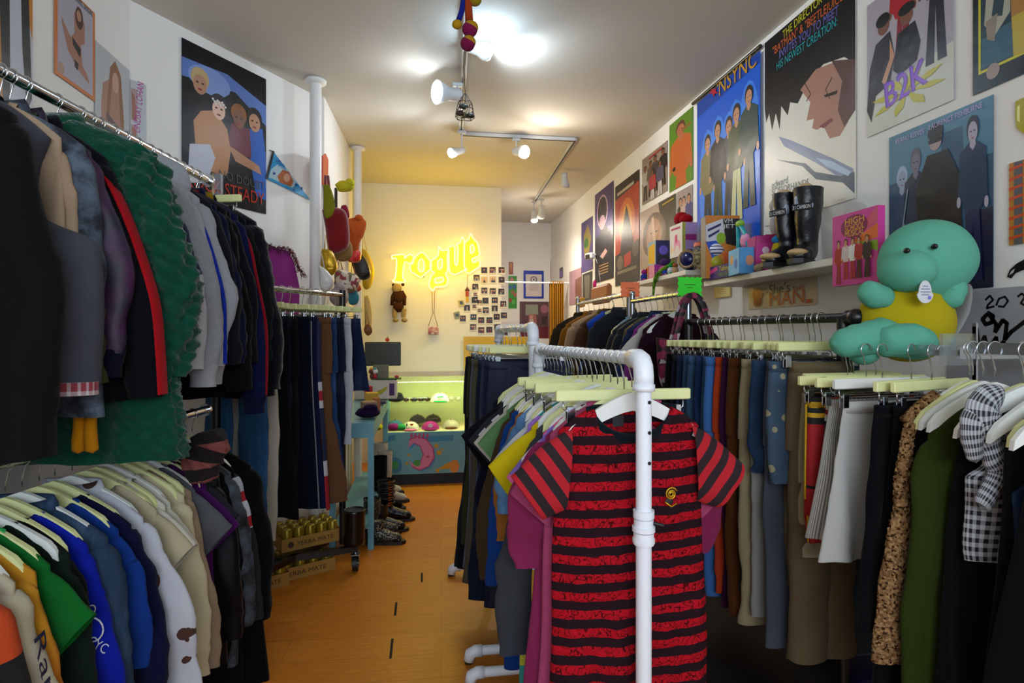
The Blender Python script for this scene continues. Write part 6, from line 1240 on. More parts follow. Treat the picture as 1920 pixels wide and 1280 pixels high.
SPL = [
 ('soft_toy', 'yellow stuffed bird lying on top of the hanging bags', 'soft toy', (649, 351), 'd0c82c', [(632, 348), (640, 342), (652, 342), (662, 348), (656, 356), (638, 358)], .05),
 ('neck_tie', 'green and yellow quilted strip hanging behind the red bag', 'fabric', (617, 370), '8a8a1c', [(608, 350), (618, 352), (626, 380), (622, 398), (610, 400)], .01),
 ('soft_toy', 'orange stuffed toy dangling among the bags by the pipe', 'soft toy', (660, 440), 'b8501c', [(652, 415), (672, 412), (682, 420), (678, 440), (672, 452), (668, 480), (654, 482), (652, 460), (656, 436)], .06),
 ('leather_pouch', 'round red leather pouch below the orange toy', 'pouch', (666, 480), 'c01c20', [(658, 470), (668, 467), (675, 476), (673, 488), (662, 490), (656, 482)], .05),
 ('canvas_bag', 'pale tan canvas bag under the red velvet bag', 'bag', (636, 475), 'a8844c', [(622, 462), (652, 455), (656, 478), (642, 488), (626, 480)], .05),
 ('gold_bag', 'shiny gold shoulder bag beneath the canvas bag', 'bag', (618, 490), 'b8901c', [(606, 470), (622, 474), (630, 498), (622, 512), (606, 506)], .04),
 ('leather_bag', 'black leather shoulder bag against the pipe', 'bag', (680, 500), '0c0c0c', [(662, 480), (680, 482), (692, 505), (690, 518), (676, 520), (664, 500)], .05),
 ('shoulder_bag', 'yellow lined bag right of the white pipe', 'bag', (690, 500), 'b89c18', [(680, 470), (690, 478), (700, 505), (694, 532), (682, 530)], .04),
 ('backpack', 'brown leather backpack hanging furthest right beside the pipe', 'backpack', (700, 520), '3c2a14', [(692, 490), (702, 500), (708, 522), (706, 545), (692, 552), (686, 530)], .07),
 ('floral_bag', 'cream floral patterned bag under the black bag', 'bag', (645, 520), 'c8b49c', [(630, 505), (650, 510), (668, 520), (664, 540), (645, 545), (632, 530)], .05),
 ('leather_shoe', 'small orange red shoe hanging by its lace', 'shoe', (668, 530), 'a83818', [(660, 515), (668, 520), (676, 540), (664, 545), (658, 532)], .03),
 ('woven_bag', 'white tote bag with black stitching on the left', 'bag', (612, 520), 'c4c0bc', [(600, 500), (612, 508), (624, 525), (618, 540), (604, 540)], .04),
 ('soft_toy', 'pale pink round stuffed toy low beside the rail', 'soft toy', (638, 555), 'c8b4b0', [(624, 545), (636, 538), (650, 550), (648, 566), (634, 572), (622, 562)], .05),
 ('soft_toy', 'light blue fuzzy stuffed toy low on the pipe', 'soft toy', (662, 560), '3c8a9c', [(654, 548), (664, 545), (671, 556), (668, 568), (656, 568)], .04),
 ('fabric_sash', 'cream patterned sash hanging down right of the pipe', 'sash', (690, 590), 'b8a060', [(684, 560), (692, 562), (696, 590), (694, 612), (686, 614)], .012),
 ('helmet_bag', 'dark brown pouch at the bottom of the sash', 'pouch', (692, 620), '6a3c20', [(686, 610), (694, 610), (697, 622), (690, 628), (684, 620)], .03),
 ('hat', 'red white and blue knit hat among the bags', 'hat', (648, 402), '98283c', [(642, 388), (650, 388), (654, 405), (646, 410), (640, 398)], .03)]
for nm, lab, ct, (cx, cy), c, ol, th in SPL:
    xx = HX + random.Random(cx).uniform(-.02, .04); P0 = hp(cx, cy, xx); t = thing(nm, lab, ct, P0); Z = (P0 - CAM).dot(FW); s2 = Z / F * 1.18
    m_ = cloth(c, bs=150, bump=.7, rough=.8) if nm in ('soft_toy', 'hat', 'neck_tie', 'canvas_bag') else mat(c, rough=.35, bump=.25, bs=60, metal=.6 if nm == 'gold_bag' else 0)
    if nm == 'floral_bag': m_ = mat('c8b49c', kind='multi', p=40, cols=('c8b49c', 'c8b49c', '8a3040', 'd8ccb8', '6a5a3c'), rough=.7)
    soft(t, [((x - cx) * s2, 0, -(y - cy) * s2) for x, y in ol], th, m_, 'torso' if nm == 'soft_toy' else 'body')
    if nm == 'soft_toy':
        xs = [q[0] for q in ol]; hx = (max(xs) + cx) / 2 if cy < 500 else cx; mb = MB(); mb.ell(((hx - cx) * s2, -th * .4, -(min(q[1] for q in ol) + 3 - cy) * s2), (.035, .035, .033), m_); mb.build('head', t)
    elif nm not in ('neck_tie', 'fabric_sash', 'hat'):
        tx = (ol[0][0] + ol[1][0]) / 2; ty = min(q[1] for q in ol); mb = MB(); mb.tube([((tx - 4 - cx) * s2, 0, -(ty + 4 - cy) * s2), ((tx - 2 - cx) * s2, -.01, -(ty - 22 - cy) * s2), ((tx + 3 - cx) * s2, 0, -(ty + 4 - cy) * s2)], .004, m_, 8); mb.build('strap', t)
b = Board((-.69, 4.5, 0), (1, -.02, 0), off=.02); b.sheet([(606, 292), (611, 288), (616, 300), (615, 345), (606, 347)], 'c8543c', .01); b.done('hanging_scarf', 'short coral scarf hanging from a wall hook above the bags', 'scarf')
# pegboard rail
tag(MB().box((-.64, 4.45, 1.95), (.02, .02, 1.15), mat('2c2418', rough=.6)).build('hook_rail'), 'dark vertical hook strip the red bag hangs beside', 'rail')
# fringed top on angled wall
t = thing('fringed_top', 'bright magenta top with red fringed collar hung on angled wall', 'top'); b = Board(*LA, off=.05)
b.mb.prism([b.w(*q) for q in [(492, 466), (505, 462), (540, 470), (552, 492), (562, 540), (560, 600), (490, 600)]], -b.N * .03, cloth('a83c98')); b.mb.build('body', t)
mb = MB(); rg = random.Random(2)
path = [(494, 463), (505, 461), (518, 465), (532, 466), (544, 470), (550, 480), (556, 492), (562, 505), (570, 518)]
C = crom([tuple(b.w(*q, l=0)) for q in path], 120)
for i in range(120):
    q = Vector(C[i]); 
    for k in range(2): e = q + Vector((rg.uniform(-.02, .03), rg.uniform(-.03, 0), rg.uniform(-.045, .015))); mb.tube([q, (q + e) / 2 + Vector((0, 0, .008)), e], .0016, cloth(rg.choice(['6a1c30', '8a3048', '4a2438'])), 4)
mb.build('fringe', t)
# ================================================================== shelves with toys on the right wall
SHF = mat('d8d4c8', rough=.5, bump=.03)
zA, zB = 1.862, 1.765
tag(MB().box(((1.68 + WX) / 2, (3.56 + 4.5) / 2, zA - .016), (WX - 1.68, .94, .032), SHF, bev=.003).build('wall_shelf'), 'white floating shelf further back crowded with small toys', 'shelf')
tag(MB().box(((1.68 + WX) / 2, (2.14 + 3.31) / 2, zB - .016), (WX - 1.68, 1.17, .032), SHF, bev=.003).build('wall_shelf'), 'long white floating shelf nearer the camera holding the boots', 'shelf')
def sbox(px, x, z, w_, d, h, c, lab, rz=0, prints=(), name='toy_box', tilt=0):
    """box on a shelf, its front (local -Y) towards the camera"""
    y = yof(px, x); t = thing(name, lab, 'box', (x, y, z), rz); MB().box((0, 0, h / 2), (w_, d, h), mat(c, rough=.4, bump=.03), bev=.002).build('carton', t)
    if prints:
        mb = MB(); k = 0
        for f, pts, cc in prints:
            k += 1
            if f == 'F': mb.poly([(-w_ / 2 + u * w_, -d / 2 - .0008 - k * .0002, h * (1 - v)) for u, v in pts], flat(cc))
            elif f == 'L': mb.poly([(-w_ / 2 - .0008 - k * .0002, d / 2 - u * d, h * (1 - v)) for u, v in pts], flat(cc))
            elif f == 'T': text(mb, pts[0], (-w_ / 2 + pts[1] * w_, -d / 2 - .001 - k * .0002, h * (1 - pts[3])), (1, 0, 0), (0, 0, 1), flat(cc), width=(pts[2] - pts[1]) * w_, height=pts[4] * h)
            elif f == 'TL': text(mb, pts[0], (-w_ / 2 - .001 - k * .0002, d / 2 - pts[1] * d, h * (1 - pts[3])), (0, -1, 0), (0, 0, 1), flat(cc), width=(pts[2] - pts[1]) * d, height=pts[4] * h)
        mb.build('print', t)
    return t
def E(cx, cy, rx, ry, n=12): return [(cx + rx * math.cos(2 * PI * i / n), cy + ry * math.sin(2 * PI * i / n)) for i in range(n)]
# shelf A, left to right
sbox(1236, 1.80, zA + .11, .12, .16, .185, '28305c', 'blue and gold toy box standing behind the small toys', 0, [('F', [(0, 0), (1, 0), (1, 1), (0, 1)], '262a58'), ('F', E(.5, .4, .3, .2), '6a5ac0'), ('F', [(.1, .6), (.9, .6), (.9, .95), (.1, .95)], '1c1c28'), ('L', [(0, 0), (1, 0), (1, 1), (0, 1)], '8aa0b0'), ('L', [(.1, .2), (.9, .1), (.9, .95), (.1, .9)], 'd0a018')])
tag(MB().box((0, 0, .055), (.13, .17, .11), mat('a8902c', rough=.5), bev=.01).build('toy_box', loc=(1.80, yof(1236, 1.80), zA)), 'small brown box under the blue and gold box', 'box')
sbox(1281, 1.79, zA + .12, .105, .2, .225, 'b87ca8', 'white toy box with a pink winged horse print', 0, [('L', [(0, 0), (1, 0), (1, 1), (0, 1)], 'd4ccc0'), ('L', [(.1, .08), (.85, .1), (.85, .17), (.1, .15)], 'a03060'), ('L', [(.42, .32), (.6, .3), (.62, .5), (.8, .52), (.86, .66), (.78, .9), (.7, .66), (.48, .68), (.42, .9), (.34, .6)], 'd890a8'), ('L', E(.52, .45, .1, .14), 'c03868'), ('L', E(.2, .75, .12, .08), 'e0b890'), ('F', [(.2, 0), (1, 0), (1, 1), (.2, 1)], 'a88ab8'), ('F', [(0, 0), (.2, 0), (.2, 1), (0, 1)], 'a8a840'), ('F', [(.2, .36), (.95, .36), (.95, .54), (.2, .54)], '9c2070')])
t = thing('plush_heart', 'red furry plush heart lying on the winged horse box', 'plush toy', (1.79, yof(1281, 1.79), zA + .345)); MB().ell((0, .03, .045), (.05, .055, .05), cloth('a80c18', bs=150, bump=1), 20, 14, wob=.05).ell((0, -.045, .03), (.045, .05, .035), cloth('a80c18', bs=150, bump=1), 20, 14).build('body', t)
t = thing('globe_clock', 'round dark blue novelty clock standing at the shelf end', 'clock', (1.745, yof(1294, 1.745), zA + .075)); R_ = Vector((0, 0, 1)).rotation_difference(Vector((-.75, -.65, 0))).to_matrix()
MB().ell((0, 0, 0), (.072, .072, .072), mat('10144c', rough=.2, bump=0)).build('body', t); MB().lathe([(.06, .045), (.062, .056), (.052, .06), (.05, .052)], mat('8a6a3c', rough=.3, bump=0), R=R_).build('rim', t)
MB().lathe([(.051, .054), (.03, .055), (.001, .055)], mat('c8a880', rough=.4, bump=0), R=R_).build('dial', t); MB().tube([R_ @ Vector(q) for q in ((0, 0, .058), (.0, .03, .058))], .002, BLACKP).tube([R_ @ Vector(q) for q in ((0, 0, .058), (.022, 0, .058))], .002, BLACKP).build('hand', t); MB().tube([(-.03, -.02, -.06), (-.04, -.03, -.075)], .008, BLACKP).tube([(.03, .02, -.06), (.04, .03, -.075)], .008, BLACKP).build('foot', t)
t = thing('glass_jar', 'glass jar of pale shells with orange lid on shelf', 'jar', (1.78, yof(1315, 1.78), zA)); JM = mat('d8d8c8', rough=.05, trans=.8, bump=0, alpha=.45)
MB().lathe([(.001, .003), (.05, .003), (.055, .02), (.055, .14), (.045, .155)], JM).build('glass', t); MB().lathe([(.047, .15), (.048, .175), (.001, .176)], mat('c85018', rough=.4)).build('lid', t)
mb = MB(); rg = random.Random(9)
for i in range(46): mb.ell((rg.uniform(-.033, .033), rg.uniform(-.033, .033), rg.uniform(.015, .13)), (.014, .012, .01), flat(rg.choice(['b89c50', 'c8b070', 'a88c40'])), 8, 6)
o = mb.build('shells', t); o['kind'] = 'stuff'
TY = [(1208, 1.72, 'soft_toy', '3040a0', 'b03088', 'tiny blue and purple toy at far shelf end', .03), (1216, 1.76, 'soft_toy', 'c8c8d0', 'b01828', 'small white toy with red bow on shelf', .035), (1231, 1.78, 'soft_toy', 'b8a820', '8a2040', 'yellow and maroon soft toy slumped on shelf', .05), (1246, 1.75, 'soft_toy', 'b84a88', '4a2c6a', 'pink and purple soft toy behind the lizard', .045), (1258, 1.71, 'toy_figure', 'd8d8dc', '1ca040', 'white toy figure with green cap and purple spot', .026), (1266, 1.72, 'toy_figure', 'c8a880', 'b8683c', 'little tan toy figure by the clock', .024), (1248, 1.70, 'toy_figure', '2050b0', 'c86a88', 'little blue and pink toy figure by lizard tail', .022)]
for px, x, nm, c, c2, lab, r in TY:
    y = yof(px, x); t = thing(nm, lab, 'toy', (x, y, zA)); MB().ell((0, 0, r), (r, r, r * 1.05), cloth(c), 16, 10).build('torso', t); MB().ell((0, 0, r * 2.4), (r * .8, r * .8, r * .7), cloth(c2), 16, 10).build('head', t)
    for s in (-1, 1): MB().ell((-.3 * r, s * r * .8, r * .3), (r * .5, r * .35, r * .35), cloth(c2), 10, 6).build('foot', t)
t = thing('sweet_box', 'small magenta glitter box with orange edge', 'box', (1.72, yof(1228, 1.72), zA)); MB().box((0, 0, .05), (.06, .12, .1), mat('a03088', rough=.3, kind='spots', c2='e0a0d0', p=120, vs=.3)).build('carton', t); MB().box((-.032, .058, .05), (.006, .008, .1), flat('d88a20')).build('edge', t)
t = thing('toy_lizard', 'green rubber lizard drooping over the shelf edge', 'toy', (1.69, yof(1240, 1.69), zA)); mb = MB(); GLz = cloth('5a8a20', kind='multi', p=90, cols=('5a8a20', '7aa030', '3c6a18'))
mb.tube([(.02, -.12, .07), (0, -.06, .05), (-.008, 0, .03), (-.022, .03, .01), (-.03, .06, -.05), (-.032, .07, -.13), (-.03, .06, -.17)], .01, GLz, 8, rs=[.012, .016, .017, .015, .012, .008, .002]).ell((.022, -.14, .078), (.014, .022, .013), GLz); mb.build('body', t)
for q in ((-.05, .05), (.02, .01)): MB().tube([(-.01, q[0] + .02, .02), (-.035, q[0] + .03, -.01), (-.034, q[0] + .04, -.045)], .005, GLz, 6).build('leg', t)
# shelf B
sbox(1350, 1.75, zB + .01, .2, .09, .37, '2c3038', 'tall colourful toy package with striped swirl artwork', -.15, [('F', [(0, 0), (1, 0), (1, 1), (0, 1)], 'c8781c'), ('F', [(.0, .15), (.5, .05), (.55, .3), (.2, .5), (0, .4)], 'c8c8d0'), ('F', [(.05, .22), (.45, .12), (.44, .16), (.06, .26)], '20205c'), ('F', [(.07, .32), (.4, .22), (.39, .26), (.09, .36)], '20205c'), ('F', [(.5, .05), (1, .05), (1, .5), (.6, .45)], '0c0c14'), ('F', [(.0, .42), (.3, .4), (.55, .55), (.2, .7)], '1848b0'), ('F', E(.45, .36, .14, .09), '88b020'), ('F', [(.5, .6), (.9, .55), (1, .8), (.6, .85)], 'd05a18'), ('F', E(.75, .86, .2, .1), '6a9c28'), ('T', ('VM', .52, .78, .12, .07), 'd8d8d8'), ('T', ('JET', .5, .85, .2, .06), 'd8d8d8')], name='toy_package')
t = thing('toy_figure', 'toy figure with white striped dome before the package', 'toy', (1.71, yof(1341, 1.71), zB + .06)); MB().ell((0, 0, .045), (.04, .04, .045), mat('a8a01c', rough=.4)).build('torso', t); MB().ell((0, 0, .12), (.048, .048, .04), mat('d0d0d8', kind='stripes', cols=('d8d8e0', 'd8d8e0', '28285c'), p=.02, rough=.4)).build('dome', t)
sbox(1355, 1.685, zB - .0, .03, .26, .075, '2c1468', 'low purple box lettered Talking at the front of shelf', -.0, [('L', [(0, 0), (1, 0), (1, 1), (0, 1)], '2c1468'), ('L', [(.02, .3), (.36, .05), (.38, .35), (.06, .6)], 'c82c80'), ('TL', ('Talking', .46, .9, .46, .36), 'd0c820'), ('TL', ('MOJO JOJO', .44, .84, .86, .28), '6aa020')], name='toy_package')
sbox(1403, 1.72, zB, .15, .17, .135, '5a9cc8', 'light blue gift bag with small printed figures', -.2, [('F', [(0, 0), (1, 0), (1, 1), (0, 1)], '4a90c8'), ('F', E(.35, .5, .14, .2), 'c8886a'), ('F', E(.72, .4, .12, .15), '7a4a5a'), ('L', [(0, 0), (1, 0), (1, 1), (0, 1)], '6ab0d8'), ('L', E(.3, .4, .15, .2), 'd89858'), ('L', E(.7, .6, .15, .2), '3a70b8')], name='gift_bag')
sbox(1428, 1.78, zB, .12, .2, .19, 'b01c70', 'hot pink glittery box behind the light blue bag', -.25, [('F', [(0, .2), (1, .2), (1, 1), (0, 1)], 'c03088'), ('F', E(.4, .4, .15, .1), 'e8c8d8'), ('F', E(.6, .7, .14, .08), 'e8d0dc'), ('L', [(0, 0), (1, 0), (1, 1), (0, 1)], 'b02878'), ('L', E(.5, .4, .2, .12), 'e0a0c8')])
sbox(1446, 1.83, zB, .1, .16, .2, 'a01020', 'dark red box behind the hot pink box', -.3)
t = thing('toy_slide', 'aqua and green plastic toy hoop above the blue bag', 'toy', (1.74, yof(1393, 1.74), zB + .135)); MB().tube([(0, -.07, 0), (0, -.02, .1), (0, .03, .155), (0, .05, .15), (0, .045, .06), (0, .05, .0)], .012, mat('20a0a8', rough=.4), 10).build('hoop', t); MB().ell((0, .03, .16), (.02, .035, .02), mat('88b828', rough=.4)).build('cap', t); MB().ell((0, -.02, .06), (.015, .045, .04), mat('c878a8', rough=.4)).build('face_plate', t)
tag(MB().cyl((1.75, yof(1387, 1.75), zB + .25), (1.75, yof(1376, 1.75), zB + .245), .011, BLACKM).build('torch') if 0 else MB().ell((0, 0, 0), (.02, .03, .02), cloth('b8a080')).build('plush_toy', loc=(1.69, yof(1422, 1.69), zB + .02)), 'small tan plush paw sticking out by the boots', 'plush toy')
# fashion boots on the shelf
def shelf_boot(px, x, lab, lean):
    y = yof(px, x); t = thing('boot', lab, 'boot', (x, y, zB), -2.75 if lean == 0 else -2.5); LM = mat('0a0d14', rough=.35, bump=.3, bs=20)
    mb = MB(); sweep(mb, [(0, 0, .36), (0, 0, .22), (.0, 0, .12), (.02, 0, .07), (.09, 0, .045), (.17, 0, .03)], [(.088, .062), (.078, .056), (.055, .042), (.055, .045), (.045, .046), (.024, .038)], LM, n=28, rows=44, fold=.004, seed=px, cap0=0, cap1=.07); mb.build('upper', t)
    MB().prism([(-.055, -.04, 0), (.1, -.048, 0), (.17, -.036, 0), (.195, 0, 0), (.17, .036, 0), (.1, .048, 0), (-.055, .04, 0)], (0, 0, .02), mat('0c0c0e', rough=.5)).build('sole', t)
    mb = MB(); sweep(mb, [(.055, 0, .335), (.052, 0, .27), (.045, 0, .2)], [(.026, .042), (.03, .044), (.012, .02)], mat('8a98ac', rough=.25, bump=0), ref=(0, 1, 0), n=20, rows=14, fold=0, cap0=.1, cap1=.2); o = mb.build('grey_shin_panel', t); o['label'] = 'pale grey shin panel'
    mb = MB(); R = Vector((0, 0, 1)); mb.box((.085, 0, .265), (.003, .085, .03), flat('08080a')); text(mb, '31 CAMBON', (.0872, -.038, .256), (0, 1, 0), (0, 0, 1), flat('d8d8d8'), width=.076, height=.017); mb.build('name_band', t)
    MB().ell((.14, -.0, .05), (.055, .042, .018), mat('c0a070', rough=.5)).build('toe_trim', t); MB().ell((0.03, 0, .365), (.035, .03, .016), mat('c0a070', rough=.5)).build('top_trim', t)
    return t
shelf_boot(1478, 1.76, 'black tall boot with grey lettered shin panel, left one on shelf', 0)
shelf_boot(1515, 1.78, 'black tall boot with grey lettered shin panel, right one on shelf', 1)
t = thing('soft_toy', 'little white plush with pink bow peeking over the left boot', 'soft toy', atx(1460, 385, 1.84)); MB().ell((0, 0, 0), (.045, .05, .042), cloth('d0ccc8')).ell((0, .035, .035), (.014, .014, .018), cloth('d0ccc8')).build('head', t); MB().ell((0, -.03, .03), (.02, .03, .016), cloth('c8407c')).build('bow', t); MB().ell((0, 0, -.1), (.045, .045, .07), cloth('c8c4c0')).build('torso', t)
t = thing('soft_toy', 'blue and yellow striped plush tucked beside the boots', 'soft toy', atx(1459, 478, 1.72)); MB().ell((0, 0, .02), (.03, .03, .05), cloth('b8a41c')).build('torso', t); MB().ell((0, 0, .075), (.03, .03, .022), cloth('2880b8')).build('head', t)
# white wall camera, leather bag, pens
t = thing('wall_camera', 'small white security camera on right wall before the purple poster', 'camera', atx(1106, 480, 1.86)); MB().box((0, 0, 0), (.06, .12, .07), WHITEP, rz=.4, bev=.012).build('housing', t); MB().cyl((0, 0, 0), (.07, 0, .02), .012, WHITEP).build('bracket', t); MB().box((-.035, -.02, -.01), (.012, .06, .045), BLACKP, rz=.4).build('lens', t); MB().tube([(.06, 0, 0), (.068, -.1, -.12), (.06, -.2, -.3)], .003, WHITEP).build('cable', t)
p = atx(1127, 552, 1.62); t = thing('leather_bag', 'tan leather flat bag standing on the far chrome rack', 'bag', p); MB().box((0, 0, 0), (.05, .5, .17), mat('9c5c2c', rough=.45, bump=.15, bs=60), bev=.02).build('body', t); MB().box((-.028, 0, -.06), (.004, .2, .03), BLACKP).build('clasp', t)
p = atx(1089, 567, 1.45); tag(MB().box((0, 0, 0), (.05, .14, .09), mat('c8901c', rough=.5), bev=.01).build('yellow_pouch', loc=p), 'small yellow pouch hung at the far rail end', 'pouch')
p = atx(1115, 533, 1.88); tag(MB().ell((0, 0, 0), (.02, .03, .05), cloth('c02878')).build('pompom', loc=p), 'small hot pink pompom hanging on the wall', 'pompom')
# tote bag hung on the green card rack
p = rp('RB', 0) + Vector((-.02, -.09, -.03)); t = thing('tote_bag', 'black tote bag printed with pink hearts hanging on the rack end', 'tote bag', p); TM = mat('120a10', kind='multi', p=34, cols=('14080e', '8a1c48', '14080e', 'b8a8b0', '5a1430', '14080e'), rough=.6)
soft(t, [(-.19, 0, -.2), (-.06, 0, -.215), (.06, 0, -.215), (.13, 0, -.2), (.13, 0, -.45), (.04, 0, -.56), (-.08, 0, -.56), (-.17, 0, -.42)], .045, TM, 'body')
for s in (-1, 1): mb = MB(); sweep(mb, [(-.1, s * .02, -.22), (-.05, s * .02, -.04), (.0, s * .01, .01), (.05, s * .02, -.04), (.1, s * .02, -.22)], [(.016, .004)] * 2, TM, n=10, rows=24, fold=0, cap0=0); mb.build('handle', t)
# ================================================================== mint green plush on the right rail
PM = cloth('6cc0a4', bs=220, bump=.5, var=.08, vs=8); PY = cloth('c8b41a', bs=220, bump=.5); PW = cloth('a8a8a4', bs=220)
YP = 1.74; O = at(1700, 610, YP); t = thing('plush_toy', 'large plain mint green stuffed toy with yellow belly sitting above the rail', 'plush toy', O)
def pq(px, py, dy=0): return at(px, py, YP + dy) - O
r1 = (pq(1760, 480) - pq(1700, 480)).length
k_ = lambda px, py, dx=0: tuple(pq(px, py, dx))
def elq(mb, px, py, rw, rh, rd, m, dx=0, rot=0, **kw):
    c = pq(px, py, dx); s2 = ((c + O) - CAM).dot(FW) / F; R = None
    from mathutils import Matrix
    R = Matrix.Rotation(-TH, 3, 'Z') @ Matrix.Rotation(rot, 3, 'Y'); mb.ell(c, (rw * s2, rd, rh * s2), m, 40, 24, R=R, **kw)
mb = MB(); elq(mb, 1700, 600, 86, 78, .1, PY, .0, .25); mb.build('belly', t)
mb = MB(); elq(mb, 1738, 488, 84, 76, .115, PM, -.02, -.1, wob=.02); elq(mb, 1700, 508, 46, 40, .09, PM, -.06, 0); mb.build('head', t)
for a_, n_ in (([(1672, 560), (1640, 553), (1620, 530)], 'arm'), ([(1770, 575), (1785, 545), (1772, 515)], 'arm')):
    mb = MB(); z_ = -.03 if a_[0][0] < 1700 else -.07; sweep(mb, [k_(x, y, z_) for x, y in a_], [(.035, .035), (.042, .042), (.034, .034)], PM, ref=(.3, .9, .1), n=24, rows=18, fold=.003, cap0=.25, cap1=.3); mb.build('arm', t)
for a_ in ([(1690, 640), (1650, 630), (1598, 640), (1560, 645)], [(1750, 650), (1710, 640), (1670, 640), (1645, 642)]):
    mb = MB(); z_ = -.05 if a_[0][0] < 1700 else -.1; sweep(mb, [k_(x, y, z_) for x, y in a_], [(.045, .05), (.058, .06), (.05, .052), (.042, .042)], PM, ref=(.3, .9, .1), n=28, rows=22, fold=.003, cap0=.2, cap1=.22); mb.build('leg', t)
mb = MB(); elq(mb, 1620, 660, 26, 24, .05, PM, -.02); mb.build('tail', t)
for x, y in ((1700, 470), (1752, 462)): mb = MB(); elq(mb, x, y, 5, 5.5, .012, mat('0c0c0e', rough=.15, bump=0), -.128); mb.build('button_eye', t)
mb = MB(); q = Vector(k_(1735, 547, -.135)); mb.prism([q + Vector((.03 * math.cos(a) * (1 if math.sin(a) < 0 else .75), 0, .036 * math.sin(a))) for a in [i * PI / 12 for i in range(24)]], (0, .002, 0), mat('d0d0d4', rough=.5, bump=0))
for i, w_ in enumerate((.018, .03, .034, .026)): mb.box(q + Vector((0, -.001, .018 - i * .009)), (w_, .001, .0025), flat('7a7ca0'))
mb.poly([q + Vector((.014 + .006 * math.cos(a), -.0015, -.018 + .006 * math.sin(a))) for a in [i * PI / 6 for i in range(12)]], flat('7a70c8'))
mb.build('paper_tag', t)
sweep_ = MB(); sweep(sweep_, [k_(1806, 530, .06), k_(1796, 585, .05), k_(1762, 650, .05)], [(.012, .05), (.016, .06), (.012, .05)], PW, ref=(.3, .9, .1), n=20, rows=14, fold=.002, cap0=.2, cap1=.2); sweep_.build('white_back_piping', t)
# ================================================================== hanging from the ceiling track
p = at(872, 200, 3.3); t = thing('wire_basket', 'rusty wire basket of dark stones hanging from the ceiling track', 'basket', p); WR = mat('4a3a30', rough=.5, metal=.5, bump=0)
mb = MB()
for z, r in ((-.06, .055), (-.02, .048), (.02, .04)): mb.tube([(r * math.cos(a), r * math.sin(a), z + .004 * math.sin(5 * a)) for a in [i * 2 * PI / 16 for i in range(17)]], .0022, WR)
for i in range(8): a = i * PI / 4; mb.tube([(.055 * math.cos(a), .055 * math.sin(a), -.06), (.05 * math.cos(a + .3), .05 * math.sin(a + .3), -.02), (.04 * math.cos(a), .04 * math.sin(a), .02), (.005 * math.cos(a), .005 * math.sin(a), .075)], .0018, WR)
for i in range(4): a = i * PI / 4; mb.tube([(.055 * math.cos(a), .055 * math.sin(a), -.06), (-.055 * math.cos(a), -.055 * math.sin(a), -.06)], .0018, WR)
mb.build('wire_frame', t)
mb = MB(); mb.tube([(0, 0, .07), (-.003, 0, TZ - p.z - .015)], .0025, WR); mb.build('hanging_wire', t)
for i, (x, z, c) in enumerate(((-.01, -.02 + .015, '2a3a34'), (-.03, -.04, '3a2c20'), (.03, -.045, '20302c'), (.0, -.04, '8a7a50'))): MB().ell((x, -.01 + .01 * i, z), (.024, .02, .016), mat(c, rough=.3, bump=.3, bs=60), 16, 10, wob=.1).build('stone', t)
p = at(877, 40, 2.55); t = thing('jester_toy', 'colourful plush jester legs and round feet dangling from the track', 'soft toy', p)
def jq(x, y): q = at(x, y, 2.55) - p; return (q.x, q.y, q.z)
RB_ = cloth('8a1c50'); YB = cloth('c8981c'); 
MB().tube([jq(878, -30), jq(878, 10), jq(880, 38)], .017, cloth('b8481c'), 12).build('leg', t); MB().tube([jq(872, -20), jq(866, 20), jq(860, 38)], .012, cloth('1c2c98'), 12).build('leg', t)
for x, y, r in ((881, 55, .034), (877, 82, .032)): 
    MB().ell(jq(x, y), (r, r, r), RB_, 24, 16).build('ball_foot', t)
    MB().ell(Vector(jq(x, y)) + Vector((.004, .0, r * .24)), (r * .99, r * .99, r * .82), YB, 24, 16).build('ball_stripe', t)
MB().ell(jq(857, 46), (.022, .018, .02), YB, 20, 12, wob=.08).build('ball_foot', t); MB().ell(jq(890, 0), (.03, .025, .026), cloth('a8901c'), 20, 12).build('hand', t)
MB().tube([(0, 0, .15), (-.02, 0, TZ - p.z - .01)], .003, BLACKP).build('cord', t)
# ================================================================== details on particular garments
tee = C1t[0]; mb = MB(); GB = mat('c8a018', rough=.3, metal=.6, bump=0)
for r, c in ((.017, None), (.009, None)):
    pts = [(-.085 + r * math.cos(a) * (.4 + .6 * a / 9), .052, -.345 + r * math.sin(a) * (.4 + .6 * a / 9)) for a in [i * .5 for i in range(19)]]; mb.tube(pts, .0022, GB)
mb.ell((-.08, .05, -.365), (.012, .003, .009), flat('14080a')); mb.tube([(-.1, .052, -.37), (-.085, .053, -.378), (-.068, .052, -.365)], .002, GB); mb.build('gold_badge', tee)
mb = MB(); mb.box((.165, .052, -.872), (.045, .003, .022), flat('0c0c0e')); text(mb, 'HYSTERIC', (.186, .0540, -.877), (-1, 0, 0), (0, 0, 1), flat('d0d0d0'), width=.042, height=.011); mb.build('hem_label', tee)
mb = MB(); text(mb, 'ZOO', (.06, .01, -.155), (-1, 0, 0), (0, 0, 1), flat('c8c8c8'), width=.0, height=.012) if 0 else mb.box((.03, -.02, -.165), (.03, .002, .03), flat('16181c')); mb.build('neck_label', tee)
